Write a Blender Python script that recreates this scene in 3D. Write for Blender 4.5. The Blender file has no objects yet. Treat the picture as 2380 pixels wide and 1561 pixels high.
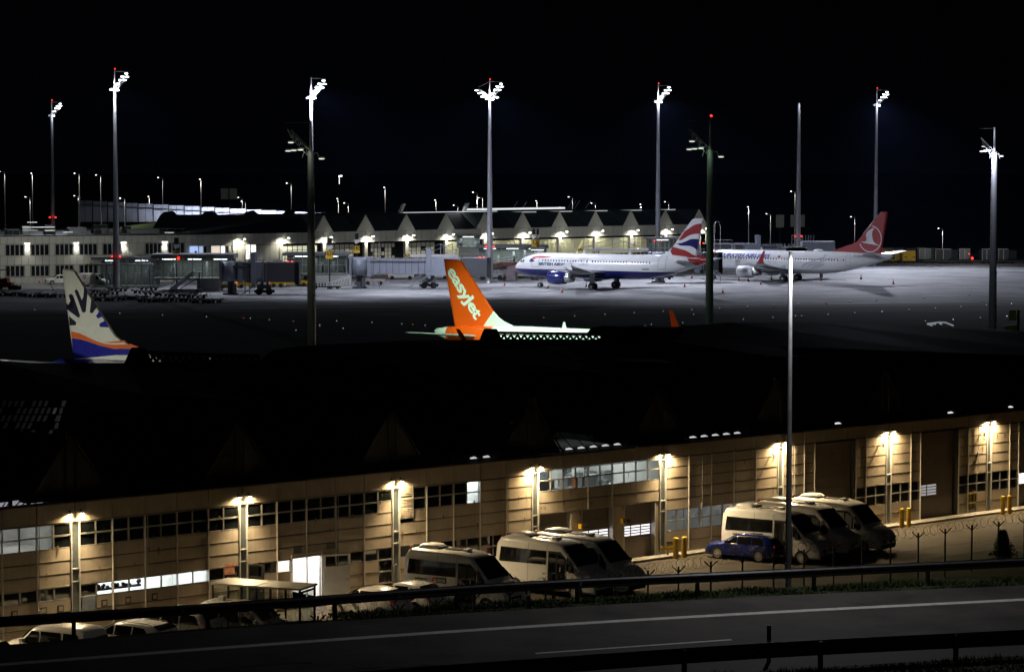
import bpy, bmesh, math, random
from mathutils import Vector, Matrix
random.seed(7)
S = bpy.context.scene
COL = S.collection
R = math.radians
# ------------------------------------------------------------------ camera, world, exposure
F_, CX_, CY_, H_ = 6200.0, 1190.0, 780.5, 21.3
PITCH = math.atan(405.5/F_)
cam = bpy.data.cameras.new('camera'); cam.lens = 36*F_/2380; cam.sensor_width = 36; cam.clip_end = 6000; cam.clip_start = 1
camo = bpy.data.objects.new('camera', cam); COL.objects.link(camo)
camo.location = (0, 0, H_); camo.rotation_euler = (R(90)-PITCH, 0, 0); S.camera = camo
W = bpy.data.worlds.new('World'); S.world = W; W.use_nodes = True
nt = W.node_tree; nt.nodes.clear()
wo = nt.nodes.new('ShaderNodeOutputWorld'); wb = nt.nodes.new('ShaderNodeBackground')
sk = nt.nodes.new('ShaderNodeTexSky'); sk.sky_type = 'NISHITA'; sk.sun_disc = False; sk.sun_elevation = R(-8); sk.sun_rotation = R(200)
wm = nt.nodes.new('ShaderNodeMixRGB'); wm.blend_type = 'MIX'; wm.inputs[0].default_value = 0.97
wm.inputs[2].default_value = (0.00042, 0.00046, 0.00075, 1)      # black night with a trace of city glow
nt.links.new(sk.outputs[0], wm.inputs[1]); nt.links.new(wm.outputs[0], wb.inputs[0]); wb.inputs[1].default_value = 1.0
nt.links.new(wb.outputs[0], wo.inputs[0])
S.view_settings.view_transform = 'Standard'; S.view_settings.look = 'None'; S.view_settings.exposure = 0; S.view_settings.gamma = 1
S.view_settings.use_curve_mapping = False
S.render.engine = 'CYCLES'
cy = S.cycles; cy.use_denoising = True; cy.denoiser = 'OPENIMAGEDENOISE'; cy.max_bounces = 5; cy.diffuse_bounces = 2; cy.glossy_bounces = 3
cy.transmission_bounces = 5; cy.transparent_max_bounces = 12; cy.sample_clamp_indirect = 4; cy.use_light_tree = True
cy.caustics_reflective = False; cy.caustics_refractive = False
# ------------------------------------------------------------------ helpers
def ray(px, py):
    a = (px-CX_)/F_; b = -(py-CY_)/F_
    return (a, math.cos(PITCH)+b*math.sin(PITCH), -math.sin(PITCH)+b*math.cos(PITCH))
def G(px, py, z=0.0):
    d = ray(px, py); t = (z-H_)/d[2]; return Vector((d[0]*t, d[1]*t, z))
def AY(px, py, Y):
    d = ray(px, py); t = Y/d[1]; return Vector((d[0]*t, Y, H_+d[2]*t))
def cr(x0, y0, w, Wd=2380):
    return lambda x, y: ((x0+x*w/Wd)*.595, (y0+y*w/Wd)*.595)
class Frame:
    """local frame: x along, y back (away from the outward side), z up"""
    def __init__(s, O, ang): s.O = Vector((O[0], O[1], O[2] if len(O) > 2 else 0)); s.a = ang; s.U = Vector((math.cos(ang), math.sin(ang), 0)); s.N = Vector((-math.sin(ang), math.cos(ang), 0))
    def loc(s, px, py, off=0.0):
        d = Vector(ray(px, py)); C = Vector((0, 0, H_)); t = ((s.O-C).dot(s.N)+off)/d.dot(s.N); P = C+d*t-s.O
        return P.dot(s.U), P.z
    def w(s, x, y, z): return s.O+s.U*x+s.N*y+Vector((0, 0, z))
def tag(o, label=None, cat=None, group=None, kind=None):
    if label: o['label'] = label
    if cat: o['category'] = cat
    if group: o['group'] = group
    if kind: o['kind'] = kind
    return o
def empty(name, loc=(0, 0, 0), rz=0, label=None, cat=None, group=None):
    o = bpy.data.objects.new(name, None); COL.objects.link(o); o.location = loc; o.rotation_euler = (0, 0, rz)
    o.empty_display_size = .3
    return tag(o, label, cat, group)
class MB:
    def __init__(s): s.v = []; s.f = []; s.m = []; s.sm = []; s.X = None; s.mi = 0; s.s = False
    def add(s, vs, fs):
        n = len(s.v)
        for p in vs:
            p = Vector(p)
            s.v.append(s.X @ p if s.X else p)
        for f in fs: s.f.append([n+i for i in f]); s.m.append(s.mi); s.sm.append(s.s)
        return s
    def box(s, x0, x1, y0, y1, z0, z1):
        return s.add([(x0, y0, z0), (x1, y0, z0), (x1, y1, z0), (x0, y1, z0), (x0, y0, z1), (x1, y0, z1), (x1, y1, z1), (x0, y1, z1)],
                     [(0, 3, 2, 1), (4, 5, 6, 7), (0, 1, 5, 4), (1, 2, 6, 5), (2, 3, 7, 6), (3, 0, 4, 7)])
    def tube(s, p0, p1, r0, r1=None, n=8, cap=True):
        r1 = r0 if r1 is None else r1; p0 = Vector(p0); p1 = Vector(p1); d = (p1-p0)
        if d.length < 1e-6: return s
        d.normalize(); a = Vector((0, 0, 1)) if abs(d.z) < .9 else Vector((1, 0, 0)); u = d.cross(a).normalized(); v = d.cross(u)
        vs = []
        for p, r in ((p0, r0), (p1, r1)):
            for i in range(n): t = 2*math.pi*i/n; vs.append(p+u*(r*math.cos(t))+v*(r*math.sin(t)))
        fs = [(i, (i+1) % n, n+(i+1) % n, n+i) for i in range(n)]
        if cap: fs += [tuple(range(n))[::-1], tuple(range(n, 2*n))]
        return s.add(vs, fs)
    def path(s, pts, r, n=6):
        for a, b in zip(pts, pts[1:]): s.tube(a, b, r, r, n)
        return s
    def prism(s, poly, h0, h1, ax='z'):
        """poly of 2-tuples; ax z: (x,y)+z, ax y: (x,z)+y, ax x: (y,z)+x"""
        k = len(poly)
        def P(q, h): return (q[0], q[1], h) if ax == 'z' else ((q[0], h, q[1]) if ax == 'y' else (h, q[0], q[1]))
        return s.add([P(q, h0) for q in poly]+[P(q, h1) for q in poly],
                     [tuple(range(k))[::-1], tuple(range(k, 2*k))]+[(i, (i+1) % k, k+(i+1) % k, k+i) for i in range(k)])
    def loft(s, rings, closed=True, cap=True):
        k = len(rings[0]); vs = [p for r in rings for p in r]; fs = []
        for j in range(len(rings)-1):
            for i in range(k if closed else k-1):
                a = j*k+i; b = j*k+(i+1) % k; fs.append((a, b, b+k, a+k))
        if cap: fs += [tuple(range(k))[::-1], tuple(range((len(rings)-1)*k, len(rings)*k))]
        return s.add(vs, fs)
    def ball(s, c, r, n=8, m=5, sc=(1, 1, 1)):
        rings = []
        for j in range(m+1):
            t = math.pi*j/m; rr = max(r*math.sin(t), 1e-4)
            rings.append([(c[0]+sc[0]*rr*math.cos(2*math.pi*i/n), c[1]+sc[1]*rr*math.sin(2*math.pi*i/n), c[2]-sc[2]*r*math.cos(t)) for i in range(n)])
        return s.loft(rings)
    def mesh(s, name, mats):
        me = bpy.data.meshes.new(name); me.from_pydata([tuple(v) for v in s.v], [], s.f)
        for m in (mats if isinstance(mats, (list, tuple)) else [mats]): me.materials.append(m)
        me.polygons.foreach_set('material_index', s.m); me.polygons.foreach_set('use_smooth', s.sm)
        bm = bmesh.new(); bm.from_mesh(me); bmesh.ops.recalc_face_normals(bm, faces=bm.faces); bm.to_mesh(me); bm.free()
        return me
    def build(s, name, mats, parent=None, loc=None, rz=None):
        return link(name, s.mesh(name, mats), parent, loc, rz)
def link(name, me, parent=None, loc=None, rz=None):
    o = bpy.data.objects.new(name, me); COL.objects.link(o)
    if parent: o.parent = parent
    if loc is not None: o.location = loc
    if rz is not None: o.rotation_euler = (0, 0, rz)
    return o
def kids(o): return [c for c in bpy.data.objects if c.parent == o]
def copy_tree(o, parent=None, table=None):
    if table is None:
        table = {}
        for c in bpy.data.objects:
            if c.parent: table.setdefault(c.parent.name, []).append(c)
    c = o.copy(); COL.objects.link(c)
    if parent: c.parent = parent
    for ch in table.get(o.name, []): copy_tree(ch, c, table)
    return c
# ------------------------------------------------------------------ materials
MC = {}
def mat(name, col, rough=.6, metal=0., var=.15, scale=3., bump=0., col2=None, spec=.5, coat=0., streak=False, rv=.1):
    if name in MC: return MC[name]
    m = bpy.data.materials.new(name); m.use_nodes = True; n = m.node_tree; b = n.nodes['Principled BSDF']
    b.inputs['Roughness'].default_value = rough; b.inputs['Metallic'].default_value = metal; b.inputs['Specular IOR Level'].default_value = spec
    b.inputs['Coat Weight'].default_value = coat
    tc = n.nodes.new('ShaderNodeTexCoord'); mp = n.nodes.new('ShaderNodeMapping'); n.links.new(tc.outputs['Object'], mp.inputs[0])
    if streak: mp.inputs['Scale'].default_value = (1, 1, .18)
    nz = n.nodes.new('ShaderNodeTexNoise'); nz.inputs['Scale'].default_value = scale; nz.inputs['Detail'].default_value = 6; nz.inputs['Roughness'].default_value = .65
    n.links.new(mp.outputs[0], nz.inputs[0])
    cr_ = n.nodes.new('ShaderNodeValToRGB'); e = cr_.color_ramp.elements
    c2 = col2 if col2 else tuple(max(0, c*(1-var*2)) for c in col)
    e[0].position = .3; e[0].color = (*c2, 1); e[1].position = .62; e[1].color = (*[min(1, c*(1+var*.3)) for c in col], 1)
    n.links.new(nz.outputs[0], cr_.inputs[0]); n.links.new(cr_.outputs[0], b.inputs['Base Color'])
    mr = n.nodes.new('ShaderNodeMapRange'); mr.inputs[3].default_value = max(.03, rough-rv); mr.inputs[4].default_value = min(1, rough+rv)
    n.links.new(nz.outputs[0], mr.inputs[0]); n.links.new(mr.outputs[0], b.inputs['Roughness'])
    if bump:
        bp = n.nodes.new('ShaderNodeBump'); bp.inputs['Strength'].default_value = bump; bp.inputs['Distance'].default_value = .05
        n.links.new(nz.outputs[0], bp.inputs['Height']); n.links.new(bp.outputs[0], b.inputs['Normal'])
    MC[name] = m; return m
def emit(name, col, st):
    if name in MC: return MC[name]
    m = bpy.data.materials.new(name); m.use_nodes = True; b = m.node_tree.nodes['Principled BSDF']
    b.inputs['Base Color'].default_value = (*[c*.5 for c in col], 1); b.inputs['Emission Color'].default_value = (*col, 1); b.inputs['Emission Strength'].default_value = st
    MC[name] = m; return m
def glass(name, tint=(.6, .7, .7), rough=.02, mixf=.75):
    """thin window glass: mostly see-through, glossy on top"""
    if name in MC: return MC[name]
    m = bpy.data.materials.new(name); m.use_nodes = True; n = m.node_tree; n.nodes.clear()
    o = n.nodes.new('ShaderNodeOutputMaterial'); t = n.nodes.new('ShaderNodeBsdfTransparent'); g = n.nodes.new('ShaderNodeBsdfGlossy')
    t.inputs[0].default_value = (*tint, 1); g.inputs['Roughness'].default_value = rough; g.inputs[0].default_value = (.8, .8, .8, 1)
    fr = n.nodes.new('ShaderNodeFresnel'); fr.inputs[0].default_value = 1.5
    mx = n.nodes.new('ShaderNodeMixShader'); n.links.new(fr.outputs[0], mx.inputs[0]); n.links.new(t.outputs[0], mx.inputs[1]); n.links.new(g.outputs[0], mx.inputs[2])
    n.links.new(mx.outputs[0], o.inputs[0]); MC[name] = m; return m
def spot(name, loc, aim, power, col, size=120, blend=.6, rad=.15, parent=None):
    l = bpy.data.lights.new(name, 'SPOT'); l.energy = power; l.color = col; l.spot_size = R(size); l.spot_blend = blend; l.shadow_soft_size = rad
    o = bpy.data.objects.new(name, l); COL.objects.link(o); o.location = loc
    o.rotation_euler = (Vector(aim)-Vector(loc)).to_track_quat('-Z', 'Y').to_euler()
    if parent: o.parent = parent
    return o
def point(name, loc, power, col, rad=.1, parent=None):
    l = bpy.data.lights.new(name, 'POINT'); l.energy = power; l.color = col; l.shadow_soft_size = rad
    o = bpy.data.objects.new(name, l); COL.objects.link(o); o.location = loc
    if parent: o.parent = parent
    return o
def area(name, loc, sx, sy, power, col, rot=(0, 0, 0), parent=None):
    l = bpy.data.lights.new(name, 'AREA'); l.energy = power; l.color = col; l.shape = 'RECTANGLE'; l.size = sx; l.size_y = sy
    o = bpy.data.objects.new(name, l); COL.objects.link(o); o.location = loc; o.rotation_euler = rot
    if parent: o.parent = parent
    return o
def text_mesh(txt, size, sx=1.0, bold=0.0, align='LEFT', shear=0.0, space=1.0):
    """flat mesh of the lettering in the (x,y) plane"""
    cu = bpy.data.curves.new('lettering', 'FONT'); cu.body = txt; cu.size = size; cu.offset = bold; cu.align_x = align; cu.shear = shear
    cu.space_character = space; cu.resolution_u = 3
    o = bpy.data.objects.new('lettering', cu); COL.objects.link(o); bpy.context.view_layer.update()
    dg = bpy.context.evaluated_depsgraph_get(); me = bpy.data.meshes.new_from_object(o.evaluated_get(dg))
    bpy.data.objects.remove(o); 
    for v in me.vertices: v.co.x *= sx
    return me
def slice_bm(bm, step_x=None, step_y=None):
    xs = [v.co.x for v in bm.verts]; ys = [v.co.y for v in bm.verts]
    for lo, hi, st, no in ((min(xs), max(xs), step_x, (1, 0, 0)), (min(ys), max(ys), step_y, (0, 1, 0))):
        if not st: continue
        t = math.floor(lo/st)*st+st
        while t < hi:
            bmesh.ops.bisect_plane(bm, geom=bm.verts[:]+bm.edges[:]+bm.faces[:], plane_co=(no[0]*t, no[1]*t, 0), plane_no=no); t += st
def drape(src, fn, mats, name, parent, step_x=None, step_y=None):
    """src: mesh or list of polygons in 2D; fn(x,y)->3D point"""
    bm = bmesh.new()
    if isinstance(src, bpy.types.Mesh): bm.from_mesh(src)
    else:
        for poly in src: bm.faces.new([bm.verts.new((q[0], q[1], 0)) for q in poly])
    bmesh.ops.triangulate(bm, faces=bm.faces[:])
    slice_bm(bm, step_x, step_y)
    for v in bm.verts: v.co = Vector(fn(v.co.x, v.co.y))
    me = bpy.data.meshes.new(name); bm.to_mesh(me); bm.free(); me.materials.clear()
    me.materials.append(mats)
    return link(name, me, parent)
def smooth_curve(pts, n=6):
    """Catmull-Rom through 2D points"""
    out = []
    P = [pts[0]]+list(pts)+[pts[-1]]
    for i in range(1, len(P)-2):
        for k in range(n):
            t = k/n; a, b, c, d = P[i-1], P[i], P[i+1], P[i+2]
            out.append(tuple(.5*((2*b[j])+(-a[j]+c[j])*t+(2*a[j]-5*b[j]+4*c[j]-d[j])*t*t+(-a[j]+3*b[j]-3*c[j]+d[j])*t**3) for j in range(2)))
    out.append(tuple(pts[-1])); return out
# common materials
M_white = mat('white_paint', (.78, .78, .76), .35, coat=.3, var=.05)
M_black = mat('black_rubber', (.015, .015, .015), .8)
M_dark = mat('dark_metal', (.03, .032, .035), .5, .3)
M_steel = mat('galvanised_steel', (.42, .43, .44), .4, .7, scale=8)
M_grey = mat('grey_painted_metal', (.3, .32, .34), .5, .2, scale=2)
M_yel = mat('yellow_paint', (.7, .45, .03), .45, var=.12)
M_red = mat('red_paint', (.55, .04, .03), .4)
M_orange = mat('orange_plastic', (.8, .16, .03), .45)
M_redlamp = emit('red_lamp_glow', (1, .03, .02), 3.5)
M_amber = mat('amber_lens', (.8, .2, .03), .3)
M_carglass = mat('tinted_window_glass', (.008, .009, .010), .06, var=.0, rv=.02, spec=.45)
# ================================================================== SETTING: ground, apron, road, verge
M_lot = mat('worn_yard_asphalt', (.075, .062, .044), .85, var=.25, scale=.7, bump=.3)
M_conc = mat('apron_concrete', (.34, .34, .35), .8, var=.12, scale=.05, bump=.05)
M_grassdark = mat('dark_turf', (.035, .05, .02), .95, var=.3, scale=.4, bump=.5)
M_asph = mat('road_asphalt', (.075, .070, .064), .85, var=.3, scale=.5, bump=.5)
M_line = mat('white_road_paint', (.75, .75, .72), .7, var=.15, scale=4)
def sheet(name, pts, z, m, kind='structure', parent=None):
    mb = MB(); mb.add([(p[0], p[1], z) for p in pts], [tuple(range(len(pts)))])
    o = mb.build(name, m, parent)
    if kind and not parent: o['kind'] = kind
    return o
sheet('ground', [(-3000, -60), (3000, -60), (3000, 4500), (-3000, 4500)], -.02, M_grassdark)
sheet('yard_pavement', [(-70, 86), (90, 86), (90, 240), (-70, 120)], 0, M_lot)
# apron concrete with slab joints and stains
ap = bpy.data.materials.new('apron_slabs'); ap.use_nodes = True; n = ap.node_tree; b = n.nodes['Principled BSDF']
tc = n.nodes.new('ShaderNodeTexCoord'); mp = n.nodes.new('ShaderNodeMapping'); mp.inputs['Rotation'].default_value = (0, 0, R(-40))
n.links.new(tc.outputs['Object'], mp.inputs[0])
br = n.nodes.new('ShaderNodeTexBrick'); br.offset = 0; br.inputs['Scale'].default_value = 1; br.inputs['Brick Width'].default_value = 7.5; br.inputs['Row Height'].default_value = 7.5
br.inputs['Mortar Size'].default_value = .05; br.inputs['Color1'].default_value = (.34, .34, .35, 1); br.inputs['Color2'].default_value = (.24, .245, .25, 1); br.inputs['Mortar'].default_value = (.06, .06, .06, 1)
n.links.new(mp.outputs[0], br.inputs[0])
nz = n.nodes.new('ShaderNodeTexNoise'); nz.inputs['Scale'].default_value = .12; nz.inputs['Detail'].default_value = 9; nz.inputs['Roughness'].default_value = .7
n.links.new(mp.outputs[0], nz.inputs[0])
nr = n.nodes.new('ShaderNodeValToRGB'); nr.color_ramp.elements[0].position = .3; nr.color_ramp.elements[0].color = (.3, .3, .3, 1); nr.color_ramp.elements[1].position = .58; nr.color_ramp.elements[1].color = (1, 1, 1, 1)
n.links.new(nz.outputs[0], nr.inputs[0])
mx = n.nodes.new('ShaderNodeMixRGB'); mx.blend_type = 'MULTIPLY'; mx.inputs[0].default_value = 1
n.links.new(br.outputs[0], mx.inputs[1]); n.links.new(nr.outputs[0], mx.inputs[2]); n.links.new(mx.outputs[0], b.inputs['Base Color']); b.inputs['Roughness'].default_value = .75
apron = sheet('apron', [(-200, 368), (-60, 382), (60, 400), (400, 470), (400, 520), (120, 548), (60, 640), (-170, 640)], 0, ap)
# shoulder strips: greenish band, plus mid tones painting the light's fade off the apron
M_sh1 = mat('apron_fade_tone', (.17, .17, .165), .85, var=.35, scale=.06); M_sh2 = mat('grassy_shoulder', (.085, .095, .07), .9, var=.4, scale=.08)
def wavy(pts, amp, seed):
    rw_ = random.Random(seed); out = []
    for a, b_ in zip(pts, pts[1:]):
        n_ = 24
        for i in range(n_): t = i/n_; out.append((a[0]+(b_[0]-a[0])*t, a[1]+(b_[1]-a[1])*t+rw_.uniform(-amp, amp)))
    out.append(pts[-1]); return out
e0 = [(-200, 370), (-60, 384), (60, 402), (400, 472)]
sheet('apron_fade_strip', wavy([(x, y-9) for x, y in e0], .8, 1)+[(x, y+1) for x, y in e0[::-1]], -.005, M_sh1)
sheet('turf_shoulder', wavy([(x, y-24) for x, y in e0], 2.5, 2)+[(x, y-6) for x, y in e0[::-1]], -.01, M_sh2)
for (x0, y0, x1, y1, wd) in ((-20, 405, -2, 404, .18), (-2, 403, 3, 402.8, .3), (5, 405, 9, 404.6, .3), (27, 408, 36, 405, .25), (-52, 418, -46, 417.6, .3), (-90, 407, -62, 405, .12), (25, 437, 29, 436.8, .3), (-30, 412, -24, 411.6, .3)):
    mb = MB(); mb.add([(x0, y0, .004), (x1, y1, .004), (x1, y1+wd*3, .004), (x0, y0+wd*3, .004)], [(0, 1, 2, 3)])
    o = mb.build('painted_apron_mark', M_line); o['kind'] = 'structure'
mb = MB()
rq = random.Random(21)
for s in range(9):
    x0 = rq.uniform(-60, 60); y0 = rq.uniform(398, 470); L_ = rq.uniform(30, 110); cv = rq.uniform(-.0012, .0012); sl = rq.uniform(-.12, .35); pr = None
    for i in range(25):
        x = x0+L_*i/24; y = y0+sl*(x-x0)+cv*(x-x0)**2
        if pr: mb.add([(pr[0], pr[1], .003), (x, y, .003), (x, y+.22, .003), (pr[0], pr[1]+.22, .003)], [(0, 1, 2, 3)])
        pr = (x, y)
o = mb.build('tyre_marks', mat('tyre_rubber_marks', (.05, .05, .05), .8)); o['kind'] = 'stuff'
mb = MB(); mb.add([(-150, 423, .003), (150, 356+60, .003), (150, 416.25, .003), (-150, 423.25, .003)], [(0, 1, 2, 3)])
# road on the embankment (z 7.55)
ZR = 7.55
def Gr(px, py, dz=0.): return G(px, py, ZR+dz)
def ext(ctrl):
    """smooth pixel curve measured along the road, carried on beyond both ends of the frame"""
    P = [Gr(*q) for q in ctrl]
    s0 = P[0]-P[1]; s1 = P[-1]-P[-2]
    Q = [P[0]+s0*k for k in (4, 3, 2, 1)]+P+[P[-1]+s1*k for k in (1, 2, 3, 4)]
    return smooth_curve([(q.x, q.y) for q in Q], 6)
E_grass = ext([(0, 1501), (595, 1455), (1190, 1417), (1785, 1384), (2380, 1359)])
E_line = ext([(0, 1543), (595, 1498), (1190, 1457), (1785, 1422), (2380, 1392)])
def offset(curve, d0):
    out = []
    for i, q in enumerate(curve):
        d = d0(q) if callable(d0) else d0
        a = Vector(curve[max(0, i-1)]); b2 = Vector(curve[min(len(curve)-1, i+1)]); t = (b2-a).normalized(); out.append((q[0]-t.y*d, q[1]+t.x*d))
    return out
def ribbon(name, c0, c1, z0, z1, m, kind='structure', parent=None):
    mb = MB(); k = len(c0)
    mb.add([(q[0], q[1], z0) for q in c0]+[(q[0], q[1], z1) for q in c1], [(i, i+1, k+i+1, k+i) for i in range(k-1)])
    o = mb.build(name, m, parent)
    if kind and not parent: o['kind'] = kind
    return o
E_near = offset(E_line, -8.7)
ribbon('road', E_near, E_grass, ZR, ZR, M_asph)
ribbon('white_edge_line', offset(E_line, -.24), offset(E_line, .16), ZR+.004, ZR+.004, M_line)
# dashed lane mark
d0, d1 = Gr(1245, 1517.5), Gr(1700, 1485.5)
dv = (d1-d0); dn = Vector((-dv.y, dv.x, 0)).normalized()*.08
for k in (-2, -1, 0, 1, 2):
    a = d0+dv.normalized()*18*k; b2 = a+dv
    mb = MB(); mb.add([(a-dn)+Vector((0, 0, .004)), (b2-dn)+Vector((0, 0, .004)), (b2+dn)+Vector((0, 0, .004)), (a+dn)+Vector((0, 0, .004))], [(0, 1, 2, 3)])
    o = mb.build('lane_mark', M_line); o['kind'] = 'structure'
# tar-sealed cracks
mb = MB()
rr = random.Random(3)
for s in range(5):
    x = rr.uniform(-14, 12); base = rr.uniform(-8, -3.4); pts = []
    L = rr.uniform(4, 9)
    for i in range(22):
        t = i/21; pts.append((x+L*t, base+.35*math.sin(t*5+s)+rr.uniform(-.1, .1)))
    def onroad(q):
        j = min(range(len(E_line)), key=lambda k: abs(E_line[k][0]-q[0])); e = E_line[j]; return Vector((q[0], e[1]+(q[0]-e[0])*.33+q[1], ZR+.003))
    for a, b2 in zip(pts, pts[1:]):
        A, B = onroad(a), onroad(b2); w = Vector((0, rr.uniform(.02, .08), 0)); mb.add([A-w, B-w, B+w, A+w], [(0, 1, 2, 3)])
o = mb.build('tarred_cracks', mat('crack_tar', (.02, .02, .02), .5)); o['kind'] = 'stuff'
# embankment falling to the yard, and the near verge
VW = lambda q: max(.1, min(2.0, 1.05+q[0]*.085))
ribbon('verge_bank', E_grass, offset(E_grass, VW), ZR+.0, ZR-.06, M_grassdark)
ribbon('bank_slope', offset(E_grass, VW), offset(E_grass, 9.0), ZR-.06, -.01, M_grassdark)
ribbon('near_verge', [(q[0]+20, q[1]-70) for q in E_near], E_near, ZR-.02, ZR-.004, M_grassdark)
# grass blades on the banks
def blades(name, curve, d0, d1, n, h, zf, m):
    mb = MB(); rg = random.Random(5)
    vs = []; fs = []
    for i in range(n):
        u = rg.random()*(len(curve)-1.001); k = int(u); t = u-k; d = rg.uniform(d0, d1)
        a = Vector(curve[k]); b2 = Vector(curve[k+1]); q = a.lerp(b2, t); tn = (b2-a).normalized(); q = Vector((q.x-tn.y*d, q.y+tn.x*d))
        clump = .55+.45*math.sin(q.x*1.7+math.sin(q.y*2.3)*2)
        hh = h*rg.uniform(.4, 1.25)*(.5+clump)*(max(.25, min(1, (q.x+13)/9)) if q.y > 73 else 1); w = rg.uniform(.012, .035); an = rg.uniform(0, 3.14); dx, dy = math.cos(an)*w, math.sin(an)*w
        lx, ly = rg.uniform(-.1, .1), rg.uniform(-.1, .1); z = zf(d); j = len(vs)
        vs += [(q.x-dx, q.y-dy, z), (q.x+dx, q.y+dy, z), (q.x+lx, q.y+ly, z+hh)]; fs.append((j, j+1, j+2))
    mb.add(vs, fs); o = mb.build(name, m); o['kind'] = 'stuff'; return o
M_blade = mat('grass_blade', (.07, .11, .025), .8, var=.35, scale=1.5, col2=(.03, .05, .012))
VIS = E_grass[20:-20]
blades('grass', VIS, .0, .6, 36000, .08, lambda d: ZR-.02-d*.12, M_blade)
blades('long_grass', [q for q in VIS if q[0] > -6], .5, 1.6, 15000, .12, lambda d: ZR-.02-(max(0, d-1.3))*.7, M_blade)
blades('near_grass', E_near[20:-20], -4.5, -.1, 30000, .13, lambda d: ZR-.02, M_blade)
# ---------------------------------------------------------------- guard rails
M_rail = mat('weathered_guardrail_zinc', (.16, .165, .17), .5, .6, var=.2, scale=4)
def guardrail(ctrl, label, flip, ztop, hs=1.0):
    P = [G(px, py, ztop) for px, py in ctrl]
    s0 = P[0]-P[1]; s1 = P[-1]-P[-2]; Q = [P[0]+s0*k for k in (3, 2, 1)]+P+[P[-1]+s1*k for k in (1, 2, 3)]
    c = smooth_curve([(q.x, q.y) for q in Q], 8)
    root = empty('guard_rail', (0, 0, 0), 0, label, 'guard rail', 'steel guard rails along the road')
    prof = [(0, 0), (.0, -.03), (.08, -.07), (.08, -.11), (0, -.145), (0, -.165), (.08, -.2), (.08, -.24), (0, -.28), (0, -.31)]
    prof = [(w, h*hs) for w, h in prof]
    mb = MB(); rings = []
    for i, q in enumerate(c):
        A = Vector(c[max(0, i-1)]); B = Vector(c[min(len(c)-1, i+1)]); t = (B-A).normalized(); nn = Vector((-t.y, t.x))*(flip)
        rings.append([(q[0]+nn.x*w, q[1]+nn.y*w, ztop+h) for w, h in prof]+[(q[0]+nn.x*(w-.012), q[1]+nn.y*(w-.012), ztop+h) for w, h in prof[::-1]])
    mb.loft(rings); mb.build('rail_beam', M_rail, root)
    # posts every 2.0 m of arc ... spaced 4 m
    acc = 0; nxt = 1.; i = 0
    pm = None
    while i < len(c)-1:
        A = Vector(c[i]); B = Vector(c[i+1]); L = (B-A).length
        while nxt < acc+L:
            q = A.lerp(B, (nxt-acc)/L); t = (B-A).normalized(); nn = Vector((-t.y, t.x))*flip; q = q-nn*.1
            if pm is None:
                m2 = MB(); m2.box(-.05, .05, -.07, -.055, -1.3, 0); m2.box(-.05, .05, .055, .07, -1.3, 0); m2.box(-.008, .008, -.055, .055, -1.3, 0); m2.box(-.05, .05, -.1, .0705, -.26, -.04); pm = m2.mesh('post', M_rail)
            link('post', pm, root, (q.x, q.y, ztop-.03), math.atan2(t.y, t.x))
            bo = nxt*1.0
            nxt += 4.0
        acc += L; i += 1
    return c
RA = guardrail([(0, 1432), (595, 1394), (1190, 1352), (1785, 1323), (2380, 1295)], 'long dark guard rail on the verge between the road and the parked vans', -1, ZR+.75, 1.0)
RB = guardrail([(850, 1558), (1190, 1533), (1785, 1492), (2380, 1462)], 'dark guard rail on the near side of the road, at the bottom edge', 1, ZR+.75, 1.38)
# rail reflectors
mr_ = mat('reflector_white', (.8, .8, .75), .3)
for px, py in ((930, 1347+25), (425+505, 1377), (1352, 1335+10)):
    pass
# delineator posts beside the rails
M_wplast = mat('white_plastic', (.6, .6, .6), .5)
def delineator(P, label):
    r = empty('delineator_post', P, 0, label, 'delineator post')
    mb = MB(); mb.prism([(-.06, -.05), (.06, -.05), (.0, .06)], 0, .78); mb.build('post_body', M_wplast, r)
    mb = MB(); mb.prism([(-.061, -.052), (.061, -.052), (.0, .062)], .6, .78); mb.build('black_band', M_black, r)
    mb = MB(); mb.prism([(-.06, -.05), (.06, -.05), (.0, .06)], .781, 1.0); mb.build('post_top', M_wplast if P[1] > 80 else M_dark, r)
q = G(1787, 1452, ZR+1.0); delineator((q.x, q.y, ZR), 'dark delineator post behind the near guard rail at the road edge')
q = AY(1287, 1331, 83.6); delineator((q.x, q.y, q.z-1.0), 'delineator post with pale top sticking up above the far guard rail by the minibuses')
# ================================================================== NEAR PIER BUILDING
WARM = (1.0, .72, .38)
LB = 9.2
NB = Frame((8.14, 143.3, 0), math.atan2(.655, .7555))
near = empty('pier_building', NB.O, NB.a, 'long beige panelled pier building with warm wall lamps behind the parked minibuses', 'building')
M_panel = mat('beige_facade_panel', (.50, .43, .33), .42, var=.18, scale=1.1, streak=True, spec=.35)
M_trim = mat('pale_metal_trim', (.72, .70, .66), .35, .15)
M_back = mat('dark_joint_backing', (.045, .04, .035), .8)
M_gate = mat('grey_brown_gate', (.26, .22, .18), .5, var=.06, streak=True)
M_col = mat('green_grey_column_cover', (.10, .12, .12), .3, .2)
M_roofd = mat('dark_roof_sheet', (.02, .02, .022), .7)
M_room = mat('white_room_wall', (.72, .72, .70), .7, var=.05)
M_wf = mat('aluminium_window_frame', (.42, .42, .40), .4, .4)
M_gl = glass('clear_window_glass', (.78, .82, .80))
M_gld = mat('dark_window_glass', (.008, .010, .010), .06, var=.0, rv=.02, spec=.7)
ZE_R = [5.3, 4.77, 4.19, 3.61, 3.03, 2.45, 1.87, 1.29, .71, .0]
ZE_L = [5.12, 4.57, 4.0, 3.42, 2.84, 2.26, 1.68, 1.1, .52, .0]
P3 = ['PPPPPPPPPP']*3
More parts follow.
